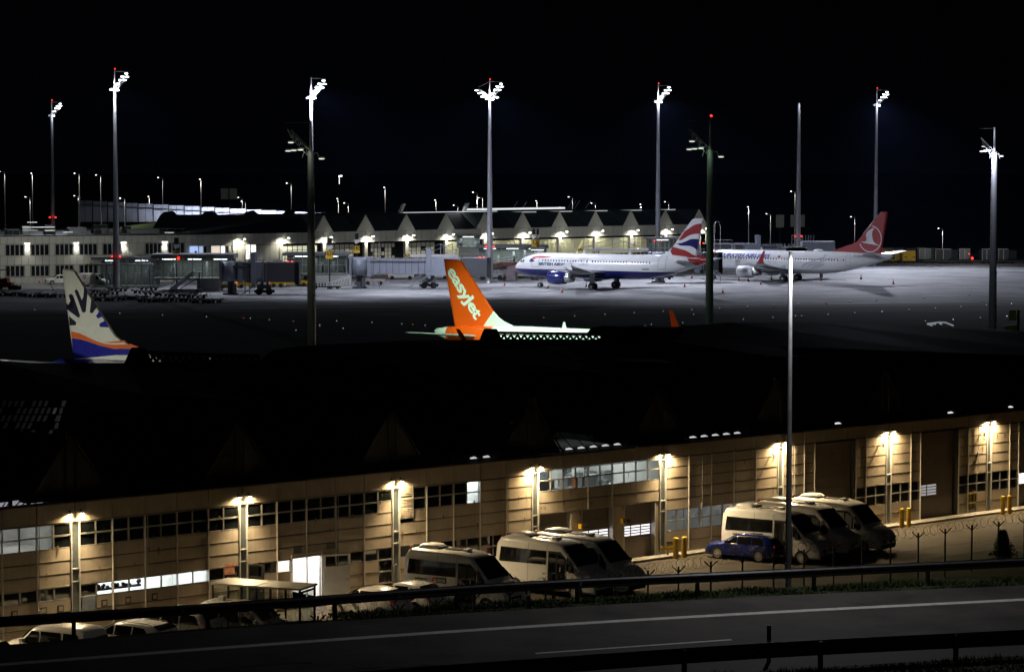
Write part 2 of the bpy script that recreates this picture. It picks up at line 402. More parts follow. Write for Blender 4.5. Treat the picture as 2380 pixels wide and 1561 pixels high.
BAY = {
 -5: ['LLLLLLLLLW']*2+P3+['WWWWWWWWWW']+P3,
 -4: ['WWWWWWWWWW']*2+P3+['WLLLLLLLWW', 'WPPPPPPPPP', 'WPPPPPPPPP', 'PPPPPPPPPP'],
 -3: ['WWWWWWWWWW', 'WWWWWWWWWP']+P3+['OWLOOWWWWW', 'OPPOOPPPPW', 'OPPOOPPPPW', 'OPPOOPPPPW'],
 -2: ['VWWWWLPPPP', 'VWWWWLPPPP', 'VPPPPPPPPP']+P3[:2]+['WWWWWWWWWW', 'PPWWPWWWWW']+P3[:2],
 -1: ['LLLLLLLLLL']*2+P3[:2]+['..........']*5,
 0: P3+P3[:2]+['LLLLLLLLLL']*2+P3[:2],
 1: ['PPP....PPP']*5+['WWW....WWW']*2+['PPP....PPP']*2,
 2: ['PPP....PPP']*5+['WWW....WWW']*2+['PPP....PWP']*2,
 3: ['PPP....PPP']*5+['WWW....WWW']*2+['PPP....PPP']*2,
}
MW = (LB-.46)/10
def ux(k, m): return k*LB+.23+MW*m
pan = {}
def panel(u0, u1, z0, z1, name='wall_panel', m=M_panel, y=0.0):
    w = round(u1-u0-.035, 3); h = round(z1-z0-.045, 3); key = (w, h, m.name)
    if key not in pan:
        mb = MB(); mb.box(-w/2, w/2, 0, .05, -h/2, h/2)
        # rolled lower lip that catches the lamp light
        mb.box(-w/2, w/2, -.014, 0, -h/2, -h/2+.02); pan[key] = mb.mesh(name, m)
    r2 = random.uniform(-.0025, .0025)
    return link(name, pan[key], near, ((u0+u1)/2, y+r2, (z0+z1)/2))
pane_me = {}
def win(u0, u1, z0, z1, lit, y=.02):
    w = round(u1-u0, 3); h = round(z1-z0, 3); k1 = ('f', w, h)
    if k1 not in pane_me:
        mb = MB(); t = .035
        mb.box(-w/2, w/2, -.02, .05, -h/2, -h/2+t); mb.box(-w/2, w/2, -.02, .05, h/2-t, h/2); mb.box(-w/2, -w/2+t, -.02, .05, -h/2+t, h/2-t); mb.box(w/2-t, w/2, -.02, .05, -h/2+t, h/2-t)
        pane_me[k1] = mb.mesh('window', M_wf)
        for nm, mm in (('g', M_gl), ('d', M_gld)):
            mb = MB(); mb.add([(-w/2+t, .03, -h/2+t), (w/2-t, .03, -h/2+t), (w/2-t, .03, h/2-t), (-w/2+t, .03, h/2-t)], [(0, 1, 2, 3)]); pane_me[(nm, w, h)] = mb.mesh('pane', mm)
    f = link('window', pane_me[k1], near, ((u0+u1)/2, y, (z0+z1)/2))
    link('pane', pane_me[('g' if lit else 'd', w, h)], f)
    return f
wallb = MB()
trim_me = {}
def vtrim(u, z0, z1, w=.045, y=-.05, m=M_trim):
    key = (round(z1-z0, 2), w, m.name)
    if key not in trim_me:
        mb = MB(); mb.box(-w/2, w/2, 0, .08, 0, z1-z0); trim_me[key] = mb.mesh('mullion', m)
    return link('mullion', trim_me[key], near, (u, y, z0))
for k, rows in BAY.items():
    ZE = ZE_L if k <= -2 else ZE_R
    for i, row in enumerate(rows):
        z1, z0 = ZE[i], ZE[i+1]
        m = 0
        while m < 10:
            c = row[m]
            if c == 'P':
                two = (m % 2 == 0 and m+1 < 10 and row[m+1] == 'P') if k < 1 else (m in (0, 8) and row[m+1] == 'P')
                e = m+2 if two else m+1
                panel(ux(k, m), ux(k, e), z0, z1)
                wallb.box(ux(k, m), ux(k, e), .06, .16, z0, z1); m = e; continue
            if c in 'WL':
                win(ux(k, m), ux(k, m+1), z0, z1, c == 'L')
                if c == 'W': wallb.box(ux(k, m), ux(k, m+1), .09, .16, z0, z1)
            m += 1
    # fascia
    for m in range(0, 10, 2): panel(ux(k, m)-(.23 if m == 0 else 0), ux(k, m+2)+(.23 if m == 8 else 0), (5.14 if k <= -2 else 5.32), 6.02, 'fascia_panel', y=-.02)
    # vertical mullions between panel columns
    for m in (range(2, 10, 2) if k < 1 else (2, 3, 7, 8)):
        if k == -1:
            if m in (4, 6): vtrim(ux(k, m), 3.03, 5.3)
        else: vtrim(ux(k, m), .05, ZE[0])
wallb.box(-5*LB, 4*LB, .06, .2, 5.31, 6.0); wallb.box(-5*LB, -LB, .061, .199, 5.12, 5.309)
wallb.build('backing_wall', M_back, near)
mb = MB(); mb.box(-5*LB, 4*LB+3, -.2, .3, 6.02, 6.09); mb.build('gutter', mat('dark_gutter', (.08, .075, .07), .5, .3), near)
# columns + lamps
mb = MB(); mb.box(-.19, .19, .04, .2, 0, 5.35); colm = mb.mesh('column', M_col)
mb = MB(); mb.box(-.235, -.19, -.07, .2, 0, 5.35); mb.box(.19, .235, -.07, .2, 0, 5.35); mb.box(-.19, .19, -.03, .03, 5.22, 5.28); mb.box(-.19, .19, -.03, .03, 3.0, 3.05); mb.box(-.19, .19, -.03, .03, 2.42, 2.47); edgem = mb.mesh('column_edge', M_trim)
mb = MB(); mb.box(-.06, .06, -.26, -.04, 5.53, 5.58); mb.box(-.03, .03, -.05, -.02, 5.50, 5.68); lampm = mb.mesh('wall_lamp', M_dark)
mb = MB(); mb.box(-.04, .04, -.24, -.08, 5.52, 5.529); lensm = mb.mesh('lamp_lens', emit('warm_lamp_glow', (1, .78, .45), 60))
for k in range(-5, 5):
    link('column', colm, near, (k*LB, 0, 0)); link('column_edge', edgem, near, (k*LB, 0, 0))
    for sgn in (-1, 1):
        if k == -2 and sgn == -1: pass
        l = link('wall_lamp', lampm, near, (k*LB+sgn*.29, 0, 0)); link('lamp_lens', lensm, l)
        pw = {-4: (230, 200), -3: (300, 230), -2: (200, 380), -1: (900, 420), 0: (260, 720), 1: (900, 520), 2: (850, 800), 3: (900, 700)}.get(k, (260, 260))[sgn > 0]
        sp = spot('wall_lamp_light', (k*LB+sgn*.30, -.19, 5.50), (k*LB+sgn*.95, -.10, 0), pw*1.1, WARM, 148, .9, .06); sp.parent = near
        sp.rotation_euler = (Vector((sgn*.9, .6, -5))).to_track_quat('-Z', 'Y').to_euler()
# yard wash from the same lamps is too weak at the far kerb: an added spot per column throws light forward
for k in range(-5, 5):
    sp = spot('added_yard_spot', (k*LB, -.35, 5.48), (0, 0, 0), (2700 if k < -1 else 2300), (1, .76, .44), 118, 1, .12); sp.parent = near
    sp.rotation_euler = Vector((0, -.55, -1)).to_track_quat('-Z', 'Y').to_euler()
# plinth kerb
mb = MB(); mb.box(-5*LB, 4*LB+8, -.9, -.02, -.01, .12); mb.build('plinth', mat('kerb_concrete', (.3, .28, .25), .8), near)
# ---- louvres at bay -2 module 0
mb = MB(); fu0, fu1 = ux(-2, 0), ux(-2, 1)
mb.box(fu0, fu0+.05, -.04, .08, 3.61, 5.3); mb.box(fu1-.05, fu1, -.04, .08, 3.61, 5.3)
for z in (3.61, 4.17, 4.74, 5.27): mb.box(fu0+.05, fu1-.05, -.04, .08, z, z+.04)
lf = mb.build('louvre_frame', M_trim, near)
lm = MB(); lm.add([(0, -.05, -.03), (fu1-fu0-.1, -.05, -.03), (fu1-fu0-.1, .05, .05), (0, .05, .05), (0, -.05, -.015), (fu1-fu0-.1, -.05, -.015), (fu1-fu0-.1, .05, .065), (0, .05, .065)], [(0, 1, 2, 3), (7, 6, 5, 4), (0, 4, 5, 1), (2, 6, 7, 3), (0, 3, 7, 4), (1, 5, 6, 2)])
lmesh = lm.mesh('slat', M_panel)
z = 3.70
while z < 5.25:
    if not any(abs(z-q) < .05 for q in (4.17, 4.74)): link('slat', lmesh, lf, (fu0+.05, 0, z))
    z += .083
mb = MB(); mb.box(fu0+.05, fu1-.05, .085, .1, 3.65, 5.27); mb.build('louvre_back', M_black, near)
# ---- gates in bay -1
def gate(u0, u1, z1, slots=None, y=.32, lit=9., nrow=4, dark=False):
    g = MB()
    zz = 0.02; hh = (z1-.02)/8
    g.box(u0, u1, y+.02, y+.06, 0.02, z1)
    root = None
    if slots:
        su0, su1, sz0, sz1, ncol = slots
        g = MB(); g.box(u0, u1, y+.02, y+.06, .02, sz0); g.box(u0, u1, y+.02, y+.06, sz1, z1); g.box(u0, su0, y+.02, y+.06, sz0, sz1)
        if su1 < u1: g.box(su1, u1, y+.02, y+.06, sz0, sz1)
    root = g.build('gate', M_gate, near)
    # shutter sections, each a piece of its own
    zz = .02
    n = max(4, int(z1/.6)); hh = (z1-.02)/n
    for i in range(n):
        a, b2 = zz+i*hh, zz+(i+1)*hh
        if slots and not (b2 < slots[2]+.02 or a > slots[3]-.02): continue
        mb2 = MB(); mb2.box(u0+.02, u1-.02, y-.01, y+.018, a+.008, b2-.008); mb2.build('gate_section', M_gate, root)
    if slots:
        su0, su1, sz0, sz1, ncol = slots
        rh = (sz1-sz0)/nrow; cw = (su1-su0)/ncol
        for a in range(ncol):
            for r_ in range(nrow):
                mb2 = MB(); mb2.box(su0+a*cw+.03, su0+(a+1)*cw-.03, y+.025, y+.04, sz0+r_*rh+.025, sz0+(r_+1)*rh-.025)
                mb2.build('gate_window', emit('lit_gate_window_%g' % lit, (.95, .93, .95), lit) if lit else M_gld, root)
        mb2 = MB()
        for a in range(ncol+1): mb2.box(su0+a*cw-.03, su0+a*cw+.03, y, y+.05, sz0, sz1)
        for r_ in range(nrow+1): mb2.box(su0, su1, y-.002, y+.052, sz0+r_*rh-.025, sz0+r_*rh+.025)
        mb2.build('glazing_bars', M_gate, root)
    # reveals
    mb2 = MB(); mb2.box(u0-.06, u0, 0, y+.1, 0, z1+.02); mb2.box(u1, u1+.06, 0, y+.1, 0, z1+.02); mb2.box(u0-.06, u1+.06, .0, y+.1, z1+.021, z1+.07)
    mb2.build('gate_reveal', M_trim if not dark else M_back, root)
    return root
c3 = cr(2000, 1650, 1000); c4 = cr(3000, 1600, 1000)
def LU(c, x, y=0, off=0): return NB.loc(*c(x, y), off)[0]
ga = LU(c3, 252, 950); gb = LU(c3, 545, 950); gc = LU(c3, 655, 950); gd = LU(c3, 937, 1000); ge = LU(c3, 1046, 1000); gf = LU(c3, 1328, 1000)
gate(ga, gb, 3.0)
z_s0 = NB.loc(*c3(1180, 1045), .3)[1]; z_s1 = NB.loc(*c3(1180, 945), .3)[1]
gate(gc, gd, 3.0, (gc+.03, gd-.02, z_s0-.02, z_s1, 3), lit=1.3)
gate(ge, gf, 3.0, (ge+.03, gf-.02, z_s0, z_s1, 3), lit=1.3)
for pa, pb, py_ in ((gb+.08, gc-.08, -.02), (gd+.08, ge-.08, -.02), (gf+.07, ux(-1, 10), .02)):
    mb = MB(); mb.box(pa, pb, py_, .4, 0, 2.995); mb.build('gate_pillar', M_panel, near)
mb = MB(); mb.box(ux(-1, 0), ux(-1, 10), .0, .4, 3.0, 3.045); mb.build('lintel_beam', M_trim, near)
# yellow signal boxes on the pillars
for x, y in ((655, 965), (1045, 915)):
    u, z = NB.loc(*c3(x, y), -.3)
    mb = MB(); mb.box(u-.08, u+.06, -.3, -.05, z-.13, z+.13); mb.box(u-.1, u+.08, -.32, -.26, z+.08, z+.15); g = mb.build('signal_box', M_yel, near)
    mb = MB(); mb.tube((u+.02, -.31, z), (u+.28, -.38, z+.03), .07, .1, 8); mb.build('signal_hood', M_black, g)
# ---- full height gates in bays 1,2,3
for k, sl in ((1, 0), (2, 1), (3, 2)):
    u0, u1 = ux(k, 3)+.06, ux(k, 7)-.12
    if sl: gate(u0, u1, 5.2, (u0+.02, u0+(u1-u0)*.55 if sl == 1 else u1-.05, 1.42, 2.1, 2), lit=(.35 if sl == 1 else 2.2), dark=True)
    else: gate(u0, u1, 5.2, dark=True)
# ---- rooms behind lit windows
def room(u0, u1, z0, z1, depth, lamp_w, name='room', col=(1, .97, .92), furn=0, m=M_room, opn=True):
    t = .05
    mb = MB(); y0 = .17
    mb.box(u0-t, u1+t, depth, depth+t, z0-t, z1+t); mb.box(u0-t, u0, y0, depth, z0, z1); mb.box(u1, u1+t, y0, depth, z0, z1)
    mb.box(u0-t, u1+t, y0, depth, z1, z1+t); mb.box(u0-t, u1+t, y0, depth, z0-t, z0)
    r = mb.build(name, m, near)
    n = max(1, int((u1-u0)/2.2))
    st = emit('room_tube_glow', (1, .98, .95), 9)
    for i in range(n):
        uc = u0+(i+.5)*(u1-u0)/n
        for yy in (.3, .62):
            m2 = MB(); m2.box(uc-.55, uc+.55, depth*yy-.05, depth*yy+.05, z1-.06, z1-.02); m2.build('light_tube', st, r)
    a = area('room_light', ((u0+u1)/2, depth*.5, z1-.08), u1-u0-.4, depth*.6, lamp_w, col); a.parent = near
    return r
r1 = room(ux(-5, 0), ux(-5, 9), 3.95, 5.3, 3.0, 9)
r2 = room(ux(-4, 1), ux(-4, 8), 1.0, 2.75, 3.0, 260, col=(.93, .97, 1))
r3 = room(ux(-3, 2)-.05, ux(-3, 6), 0, 2.85, 3.6, 300, col=(1, .96, .9))
r4 = room(ux(-2, 5)+.05, ux(-2, 6), 4.0, 5.3, 1.6, 30, col=(.9, .95, 1))
r5 = room(ux(-1, 0), ux(-1, 10), 3.7, 5.85, 7.0, 230, col=(.95, 1, .98))
r6 = room(ux(0, 0), ux(0, 10), .6, 2.9, 6.0, 26, col=(.92, .92, 1))
# things inside the rooms
M_or = mat('orange_laminate', (.8, .2, .04), .5); M_brown = mat('brown_board', (.25, .1, .06), .6)
rg = random.Random(11)
mb = MB()
for i in range(26):
    u = ux(-4, 1)+.2+rg.random()*2.4; mb.ball((u, .5, 1.87+rg.uniform(.02, .16)), rg.uniform(.06, .13), 6, 4)
mb.box(ux(-4, 1)+.2, ux(-4, 4), .35, .6, 1.8, 1.9); o = mb.build('sill_clutter', M_dark, near); o['kind'] = 'stuff'
mb = MB()
for i in range(60):
    u = ux(-1, 0)+.3+rg.random()*8.2; yy = rg.uniform(1.2, 6.5); h = rg.uniform(.2, .9); w = rg.uniform(.15, .8)
    mb.box(u, u+w, yy, yy+.4, 3.75, 3.75+h)
o = mb.build('workshop_clutter', mat('mixed_grey_equipment', (.25, .27, .28), .5, var=.3, scale=1), near); o['kind'] = 'stuff'
for m_ in (0.45, 3.45): mb = MB(); mb.box(ux(-1, m_), ux(-1, m_)+.2, .5, .75, 3.75, 4.75); mb.build('orange_pillar', M_or, near)
for m_ in (1.4, 4.6, 6.3): mb = MB(); mb.box(ux(-1, m_), ux(-1, m_)+.45, 3, 3.5, 3.75, 5.2); mb.build('cabinet', M_room, near)
mb = MB()
for m_ in range(10): mb.box(ux(-1, m_), ux(-1, m_)+.9, 2+.3*m_, 2.12+.3*m_, 5.1, 5.2)
mb.build('cable_tray', M_yel, near)
for m_, w in ((1.5, .5), (3.2, 1.5), (5.0, 1.1), (7.4, .8)): mb = MB(); mb.box(ux(0, m_), ux(0, m_)+w, 3, 3.6, .6, 1.9+.1*w); mb.build('cabinet', M_room, near)
for m_ in range(1, 10, 2): mb = MB(); mb.box(ux(0, m_), ux(0, m_)+.3, 2.2, 2.25, 1.4, 1.75); mb.build('notice', M_room, near)
# orange poster and door at bay -4/-3
# ---- doorway with open leaves (bay -3, modules 3-4)
c7 = cr(760, 2100, 940)
mb = MB(); a = ux(-3, 3); b2 = ux(-3, 5)
mb.box(a-.05, a, -.05, .18, 0, 2.5); mb.box(b2, b2+.06, -.05, .18, 0, 2.5); mb.box(a, b2, -.05, .18, 2.42, 2.48); mb.box((a+b2)/2-.02, (a+b2)/2+.02, -.02, .1, 2.25, 2.42)
mb.build('door_frame', M_trim, near)
mb = MB(); mb.box(a+.1, b2-.05, 2.6, 2.65, 1.0, 1.25); mb.build('orange_stripe', mat('orange_wall_stripe', (.85, .45, .12), .6), near)
def leaf(hu, hy, ang, w, m, name='door'):
    e = MB(); e.box(0, w, -.03, .03, .05, 1.72); e.box(0, .1, -.03, .03, 1.72, 2.3); e.box(w-.1, w, -.03, .03, 1.72, 2.3); e.box(.1, w-.1, -.03, .03, 2.22, 2.3)
    d = e.build(name, m, near, (hu, hy, 0), ang)
    e = MB(); e.add([(.1, 0, 1.72), (w-.1, 0, 1.72), (w-.1, 0, 2.22), (.1, 0, 2.22)], [(0, 1, 2, 3)]); e.build('pane', M_gl, d)
    e = MB(); e.box(w-.16, w-.1, -.09, .09, 1.02, 1.08); e.build('handle', M_steel, d); return d
leaf(b2+.07, -.08, R(-18), 1.35, M_white); leaf(a-.06, -.08, R(-132), .85, M_gate)
# dark recessed doors
mb = MB(); mb.box(ux(-3, 0), ux(-3, 1), .3, .35, 0, 2.45); mb.build('door', M_dark, near)
leaf(ux(-3, 0)+.02, -.02, R(-60), .85, M_dark)
mb = MB(); mb.box(ux(-4, 9)+.02, ux(-4, 9)+.6, -.01, .0, 1.9, 2.4); mb.build('orange_poster', mat('orange_poster_print', (.5, .12, .05), .6, col2=(.75, .5, .35), scale=2), near)
mb = MB(); mb.box(ux(-4, 0)+.1, ux(-4, 0)+.8, -.02, .0, .9, 1.7); mb.build('notice_board', mat('blue_grey_print', (.15, .2, .3), .5, col2=(.3, .3, .3), scale=6), near)
# small square vents and grilles on the base panels
for k, m_ in ((-5, 9), (-5, 8), (-5, 6.3), (-4, 1.1), (-4, 2.55), (-4, 4.2)):
    mb = MB(); u = ux(k, m_)+.3; mb.box(u-.15, u+.15, -.05, .0, 1.15, 1.45); v = mb.build('vent', M_back, near)
    mb = MB(); mb.box(u-.1, u+.1, -.055, -.05, 1.2, 1.4); mb.build('vent_cover', M_panel, v)
for m_ in (3.05, 5.35):
    mb = MB(); u = ux(-3, m_); mb.box(u, u+.5, -.03, .0, 2.55, 2.85); v = mb.build('vent_grille', M_dark, near)
    for i in range(4): mb = MB(); mb.box(u+.03, u+.47, -.045, -.03, 2.58+i*.065, 2.61+i*.065); mb.build('slat', M_gate, v)
# lettering V 33
def wall_text(t, u, z, size, m, frame_parent=near, y=-.045, sx=.8):
    me = text_mesh(t, size, sx)
    o = drape(me, lambda x, yy: (u+x, y, z+yy), m, 'lettering', frame_parent); return o
u, z = NB.loc(*c3(255, 812)); wall_text('V 33', u+.03, z, .26, M_black)
u, z = NB.loc(*c3(715, 758)); wall_text('V33', u, z, .22, M_back)
# security cameras
for k in (1, 2, 3):
    mb = MB(); u = k*LB-.75; mb.tube((u, -.02, 4.95), (u, -.25, 4.9), .03, .03, 6); mb.tube((u, -.25, 4.95), (u, -.25, 4.78), .05, .05, 8); mb.ball((u, -.25, 4.75), .07)
    mb.build('wall_camera', M_white, near)
# silver pipes beside column -2
c2 = cr(1000, 1750, 1000)
mb = MB(); u = LU(c2, 1240, 1200)
for d in (0, .24): mb.path([(u+d, -.35, 0), (u+d, -.35, 1.35)], .035)
mb.path([(u, -.35, 1.35), (u+.05, -.35, 1.45), (u+.19, -.35, 1.45), (u+.24, -.35, 1.35)], .035); mb.build('pipe_loop', M_steel, near)
# ---- clerestory lamps and truss bars above the fascia
strip = emit('hall_strip_light_glow', (.95, .97, 1), .55); stripd = emit('hall_strip_light_dim', (.95, .97, 1), .8)
for k in range(-2, 4):
    for m in range(10):
        if k == -2 and m < 6: continue
        if k >= 1 and (m*7+k*3) % 5: continue
        u = ux(k, m)+.25; w = .5
        mb = MB(); mb.prism([(u, 6.12), (u+w, 6.12), (u+w*.55, 6.22), (u+.02, 6.19)], 1.0, 1.1, 'y'); mb.build('strip_light', strip if k < 1 else stripd, near)
area('hall_light', NB.w(-2, 5, 6.4), 14, 3, 6, (.92, .95, 1), (0, 0, NB.a))
for k in range(-3, 4):
    for m in range(0, 11):
        mb = MB(); mb.tube((ux(k, m), -.1, 6.05), (ux(k, m), 1.6, 7.2), .03, .03, 4); mb.build('glazing_bar', M_dark, near)
# ---- roof: body, gable ridges, lantern girders
sil = [(-700, 905), (-300, 868), (0, 843), (600, 843), (640, 812), (700, 803), (940, 791), (1135, 789), (1395, 790), (1410, 770), (1500, 764), (1700, 749), (1900, 750), (2150, 757), (2380, 768), (2700, 780), (3300, 800)]
DEP = 39.0
bk = [NB.loc(px, py, DEP) for px, py in sil]
mb = MB(); rows_ = []
for (u, z) in bk: rows_.append([(u, 1.7, 7.2), (u, 9, min(z, 7.4)), (u, DEP, z), (u, DEP+.3, z-.05), (u, DEP+.3, 0)])
vs = [p for r_ in rows_ for p in r_]; k5 = 5
mb.add(vs, [(j*k5+i, j*k5+i+1, (j+1)*k5+i+1, (j+1)*k5+i) for j in range(len(rows_)-1) for i in range(4)])
mb.build('roof', M_roofd, near)
M_gab = mat('dark_gable_cladding', (.03, .028, .026), .6)
for k in range(-5, 5):
    u = k*LB; yb = 30
    mb = MB(); mb.prism([(u-2.2, 6.1), (u+2.2, 6.1), (u, 9.0)], .4, .5, 'y'); g = mb.build('gable', M_gab, near)
    mb = MB()
    for a, b2 in (((u-2.25, .3, 6.1), (u, .3, 9.1)), ((u+2.25, .3, 6.1), (u, .3, 9.1)), ((u-.25, .25, 5.6), (u-.25, .25, 9.2)), ((u+.25, .25, 5.6), (u+.25, .25, 9.2))): mb.tube(a, b2, .05, .05, 5)
    for h in range(12): mb.tube((u-1.4, .32, 6.1+h*.16), (u-.7, .32, 6.1+h*.16), .012, .012, 4)
    mb.build('gable_frame', M_dark, g)
    mb = MB(); mb.add([(u-2.2, .5, 6.1), (u, .5, 9.0), (u+2.2, .5, 6.1), (u-2.2, yb, 6.1), (u, yb, 8.2), (u+2.2, yb, 6.1)], [(0, 1, 4, 3), (1, 2, 5, 4)]); mb.build('ridge_roof', M_roofd, near)
def lantern(pk, x0, x1, y0, y1, yb, n):
    """open lattice girder standing on the roof edge, with its small gable"""
    L = lambda px, py: NB.loc(px, py, DEP)
    q = [L(*p) for p in pk]
    mb = MB(); mb.prism(q, DEP-.3, DEP+.6, 'y'); r = mb.build('lantern_gable', M_roofd, near)
    t0, t1 = L(x0, y0), L(x1, y1); b0, b1 = L(x0, yb), L(x1, yb+1)
    mb = MB()
    def lerp(a, b3, t): return (a[0]+(b3[0]-a[0])*t, a[1]+(b3[1]-a[1])*t)
    def bar(a, b3, r_): mb.tube((a[0], DEP, a[1]), (b3[0], DEP, b3[1]), r_, r_, 4)
    bar(t0, t1, .1); mid0, mid1 = lerp(t0, b0, .32), lerp(t1, b1, .32); bar(mid0, mid1, .04); bar(b0, b1, .06)
    for i in range(n):
        a = lerp(mid0, mid1, i/n); m_ = lerp(b0, b1, (i+.5)/n); c_ = lerp(mid0, mid1, (i+1)/n); bar(a, m_, .105); bar(m_, c_, .105)
        bar(lerp(t0, t1, i/n), a, .06)
    mb.build('lattice_girder', M_roofd, r)
lantern([(301, 844), (317, 809), (332, 808), (349, 844)], 340, 602, 819, 827, 842, 17)
lantern([(1126, 793), (1138, 764), (1149, 764), (1163, 793)], 1156, 1400, 773, 776, 789, 16)
mb = MB(); q = [NB.loc(*p, DEP) for p in ((1366, 775), (1379, 762), (1400, 757), (1520, 757), (1525, 775))]; mb.prism(q, DEP-3, DEP+.2, 'y'); mb.build('roof_plant_room', M_roofd, near)
# roof skylight with slanted dim bars at the far left
cB = cr(0, 1250, 2000)
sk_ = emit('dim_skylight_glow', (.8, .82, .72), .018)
for i in range(13):
    x = -110+i*28; f = max(.0, (x-20)/260)
    a = NB.loc(*cB(x, 578), 12); b2 = NB.loc(*cB(x+(95 if i < 12 else 60), 372), 16)
    if i < 13:
        mb = MB()
        for s_ in range(6):
            if rg.random() < .35: continue
            f0, f1 = s_/6+.015, (s_+1)/6-.015; L2 = lambda f_, o_: (a[0]+(b2[0]-a[0])*f_+o_, 12+4*f_, a[1]+(b2[1]-a[1])*f_)
            mb.add([L2(f0, .02*s_), L2(f0, .26), L2(f1, .24), L2(f1, .05)], [(0, 1, 2, 3)])
        if not mb.v: continue
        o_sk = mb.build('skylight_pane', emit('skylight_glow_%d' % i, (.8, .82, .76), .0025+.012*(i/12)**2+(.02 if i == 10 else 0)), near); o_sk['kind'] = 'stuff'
# pale clerestory truss at far left (behind roof edge)
c1n = cr(0, 1850, 1000)
for x0, x1, y0, y1 in ((0, 75, 262, 325), (122, 245, 240, 305), (292, 450, 218, 292)):
    a = NB.loc(*c1n(x0, y1), 1.2); b2 = NB.loc(*c1n(x1, y0), 1.2)
    mb = MB(); mb.box(a[0], b2[0], 1.2, 1.25, a[1], b2[1]); g = mb.build('clerestory_pane', emit('clerestory_glow', (.85, .85, .95), .28), near)
    mb = MB(); n_ = 2
    for i in range(n_):
        w = (b2[0]-a[0])/n_; mb.tube((a[0]+w*i, 1.1, a[1]), (a[0]+w*(i+1), 1.1, b2[1]), .03, .03, 4)
    mb.build('truss_bar', M_dark, g)

# cables, down pipes and small boxes on the facade
for k, m_, z0, z1 in ((-5, 8.0, 0, 5.1), (-4, 4.02, 2.3, 5.1), (-3, 6.02, .1, 5.1), (-2, 8.03, .1, 5.2), (0, 3.02, 1.3, 5.3), (1, .9, 0, 5.3), (2, 8.9, 2.4, 5.3)):
    mb = MB(); u = ux(k, m_); mb.path([(u+.09, -.07, z0), (u+.09, -.07, z1)], .02, 5); mb.box(u+.03, u+.17, -.12, -.02, z0+1.1, z0+1.35); mb.build('cable_conduit', M_grey, near)
mb = MB(); u, z = NB.loc(*c2(1150, 440), -.1); mb.path([(u-.1, -.1, z+.45), (u+.1, -.14, z+.3), (u+.14, -.14, z-.1), (u-.02, -.1, z-.45)], .02, 5); mb.build('loose_cable', M_black, near)
rg2 = random.Random(31); mb = MB()
for i in range(70):
    k = rg2.randint(-5, 3); m_ = rg2.uniform(0, 10); z = ZE_R[rg2.choice((1, 2, 3, 4))]; u = ux(k, m_); w = rg2.uniform(.02, .07); L_ = rg2.uniform(.12, .42)
    mb.add([(u-w, -.0205, z-.05), (u+w, -.0205, z-.05), (u+w*.3, -.0205, z-.05-L_), (u-w*.3, -.0205, z-.05-L_)], [(0, 1, 2, 3)])
o = mb.build('rust_streaks', mat('rust_streak', (.22, .15, .09), .8), near); o['kind'] = 'stuff'
# ================================================================== FAR TERMINAL
k1 = cr(0, 650, 1000); k2 = cr(1000, 650, 1000); k3 = cr(2000, 650, 1000); k4 = cr(3000, 650, 1000)
FB = Frame((-35.1, 498.0, 0), math.atan2(6.37, 7.45)); LF = 9.8
far = empty('terminal_building', FB.O, FB.a, 'long terminal with a row of triangular gables and lamps over its gates, behind the aircraft', 'terminal')
M_conp = mat('pale_concrete_panel', (.46, .46, .42), .7, var=.08, scale=.6, streak=True)
M_groof = mat('dark_green_roof', (.016, .024, .024), .5, .2)
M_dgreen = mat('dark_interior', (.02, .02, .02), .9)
COOLW = (1.0, .95, .78)
fp = {}
def fpanel(par, u0, u1, z0, z1, y=0., name='facade_panel'):
    w = round(u1-u0-.05, 2); h = round(z1-z0-.04, 2); key = (w, h)
    if key not in fp:
        mb = MB(); mb.box(-w/2, w/2, 0, .12, -h/2, h/2); fp[key] = mb.mesh(name, M_conp)
    return link(name, fp[key], par, ((u0+u1)/2, y+random.uniform(-.01, .01), (z0+z1)/2))
EAV, OPN = 8.15, 6.05
lampf = emit('terminal_lamp_glow', (1, .97, .85), 25)
gw_mats = [emit('hall_wall_glow_warm', (.85, .85, .5), .16), emit('hangar_window_pale', (1, 1, .72), .55), emit('hall_wall_glow_dim', (.7, .68, .38), .06)]
mb = MB(); mb.box(-29.4, 98+5, .14, .3, OPN, EAV); mb.box(-29.4, -9.9, .14, .3, 0, OPN)
mb.build('backing_wall', M_dgreen, far)
barm = M_trim
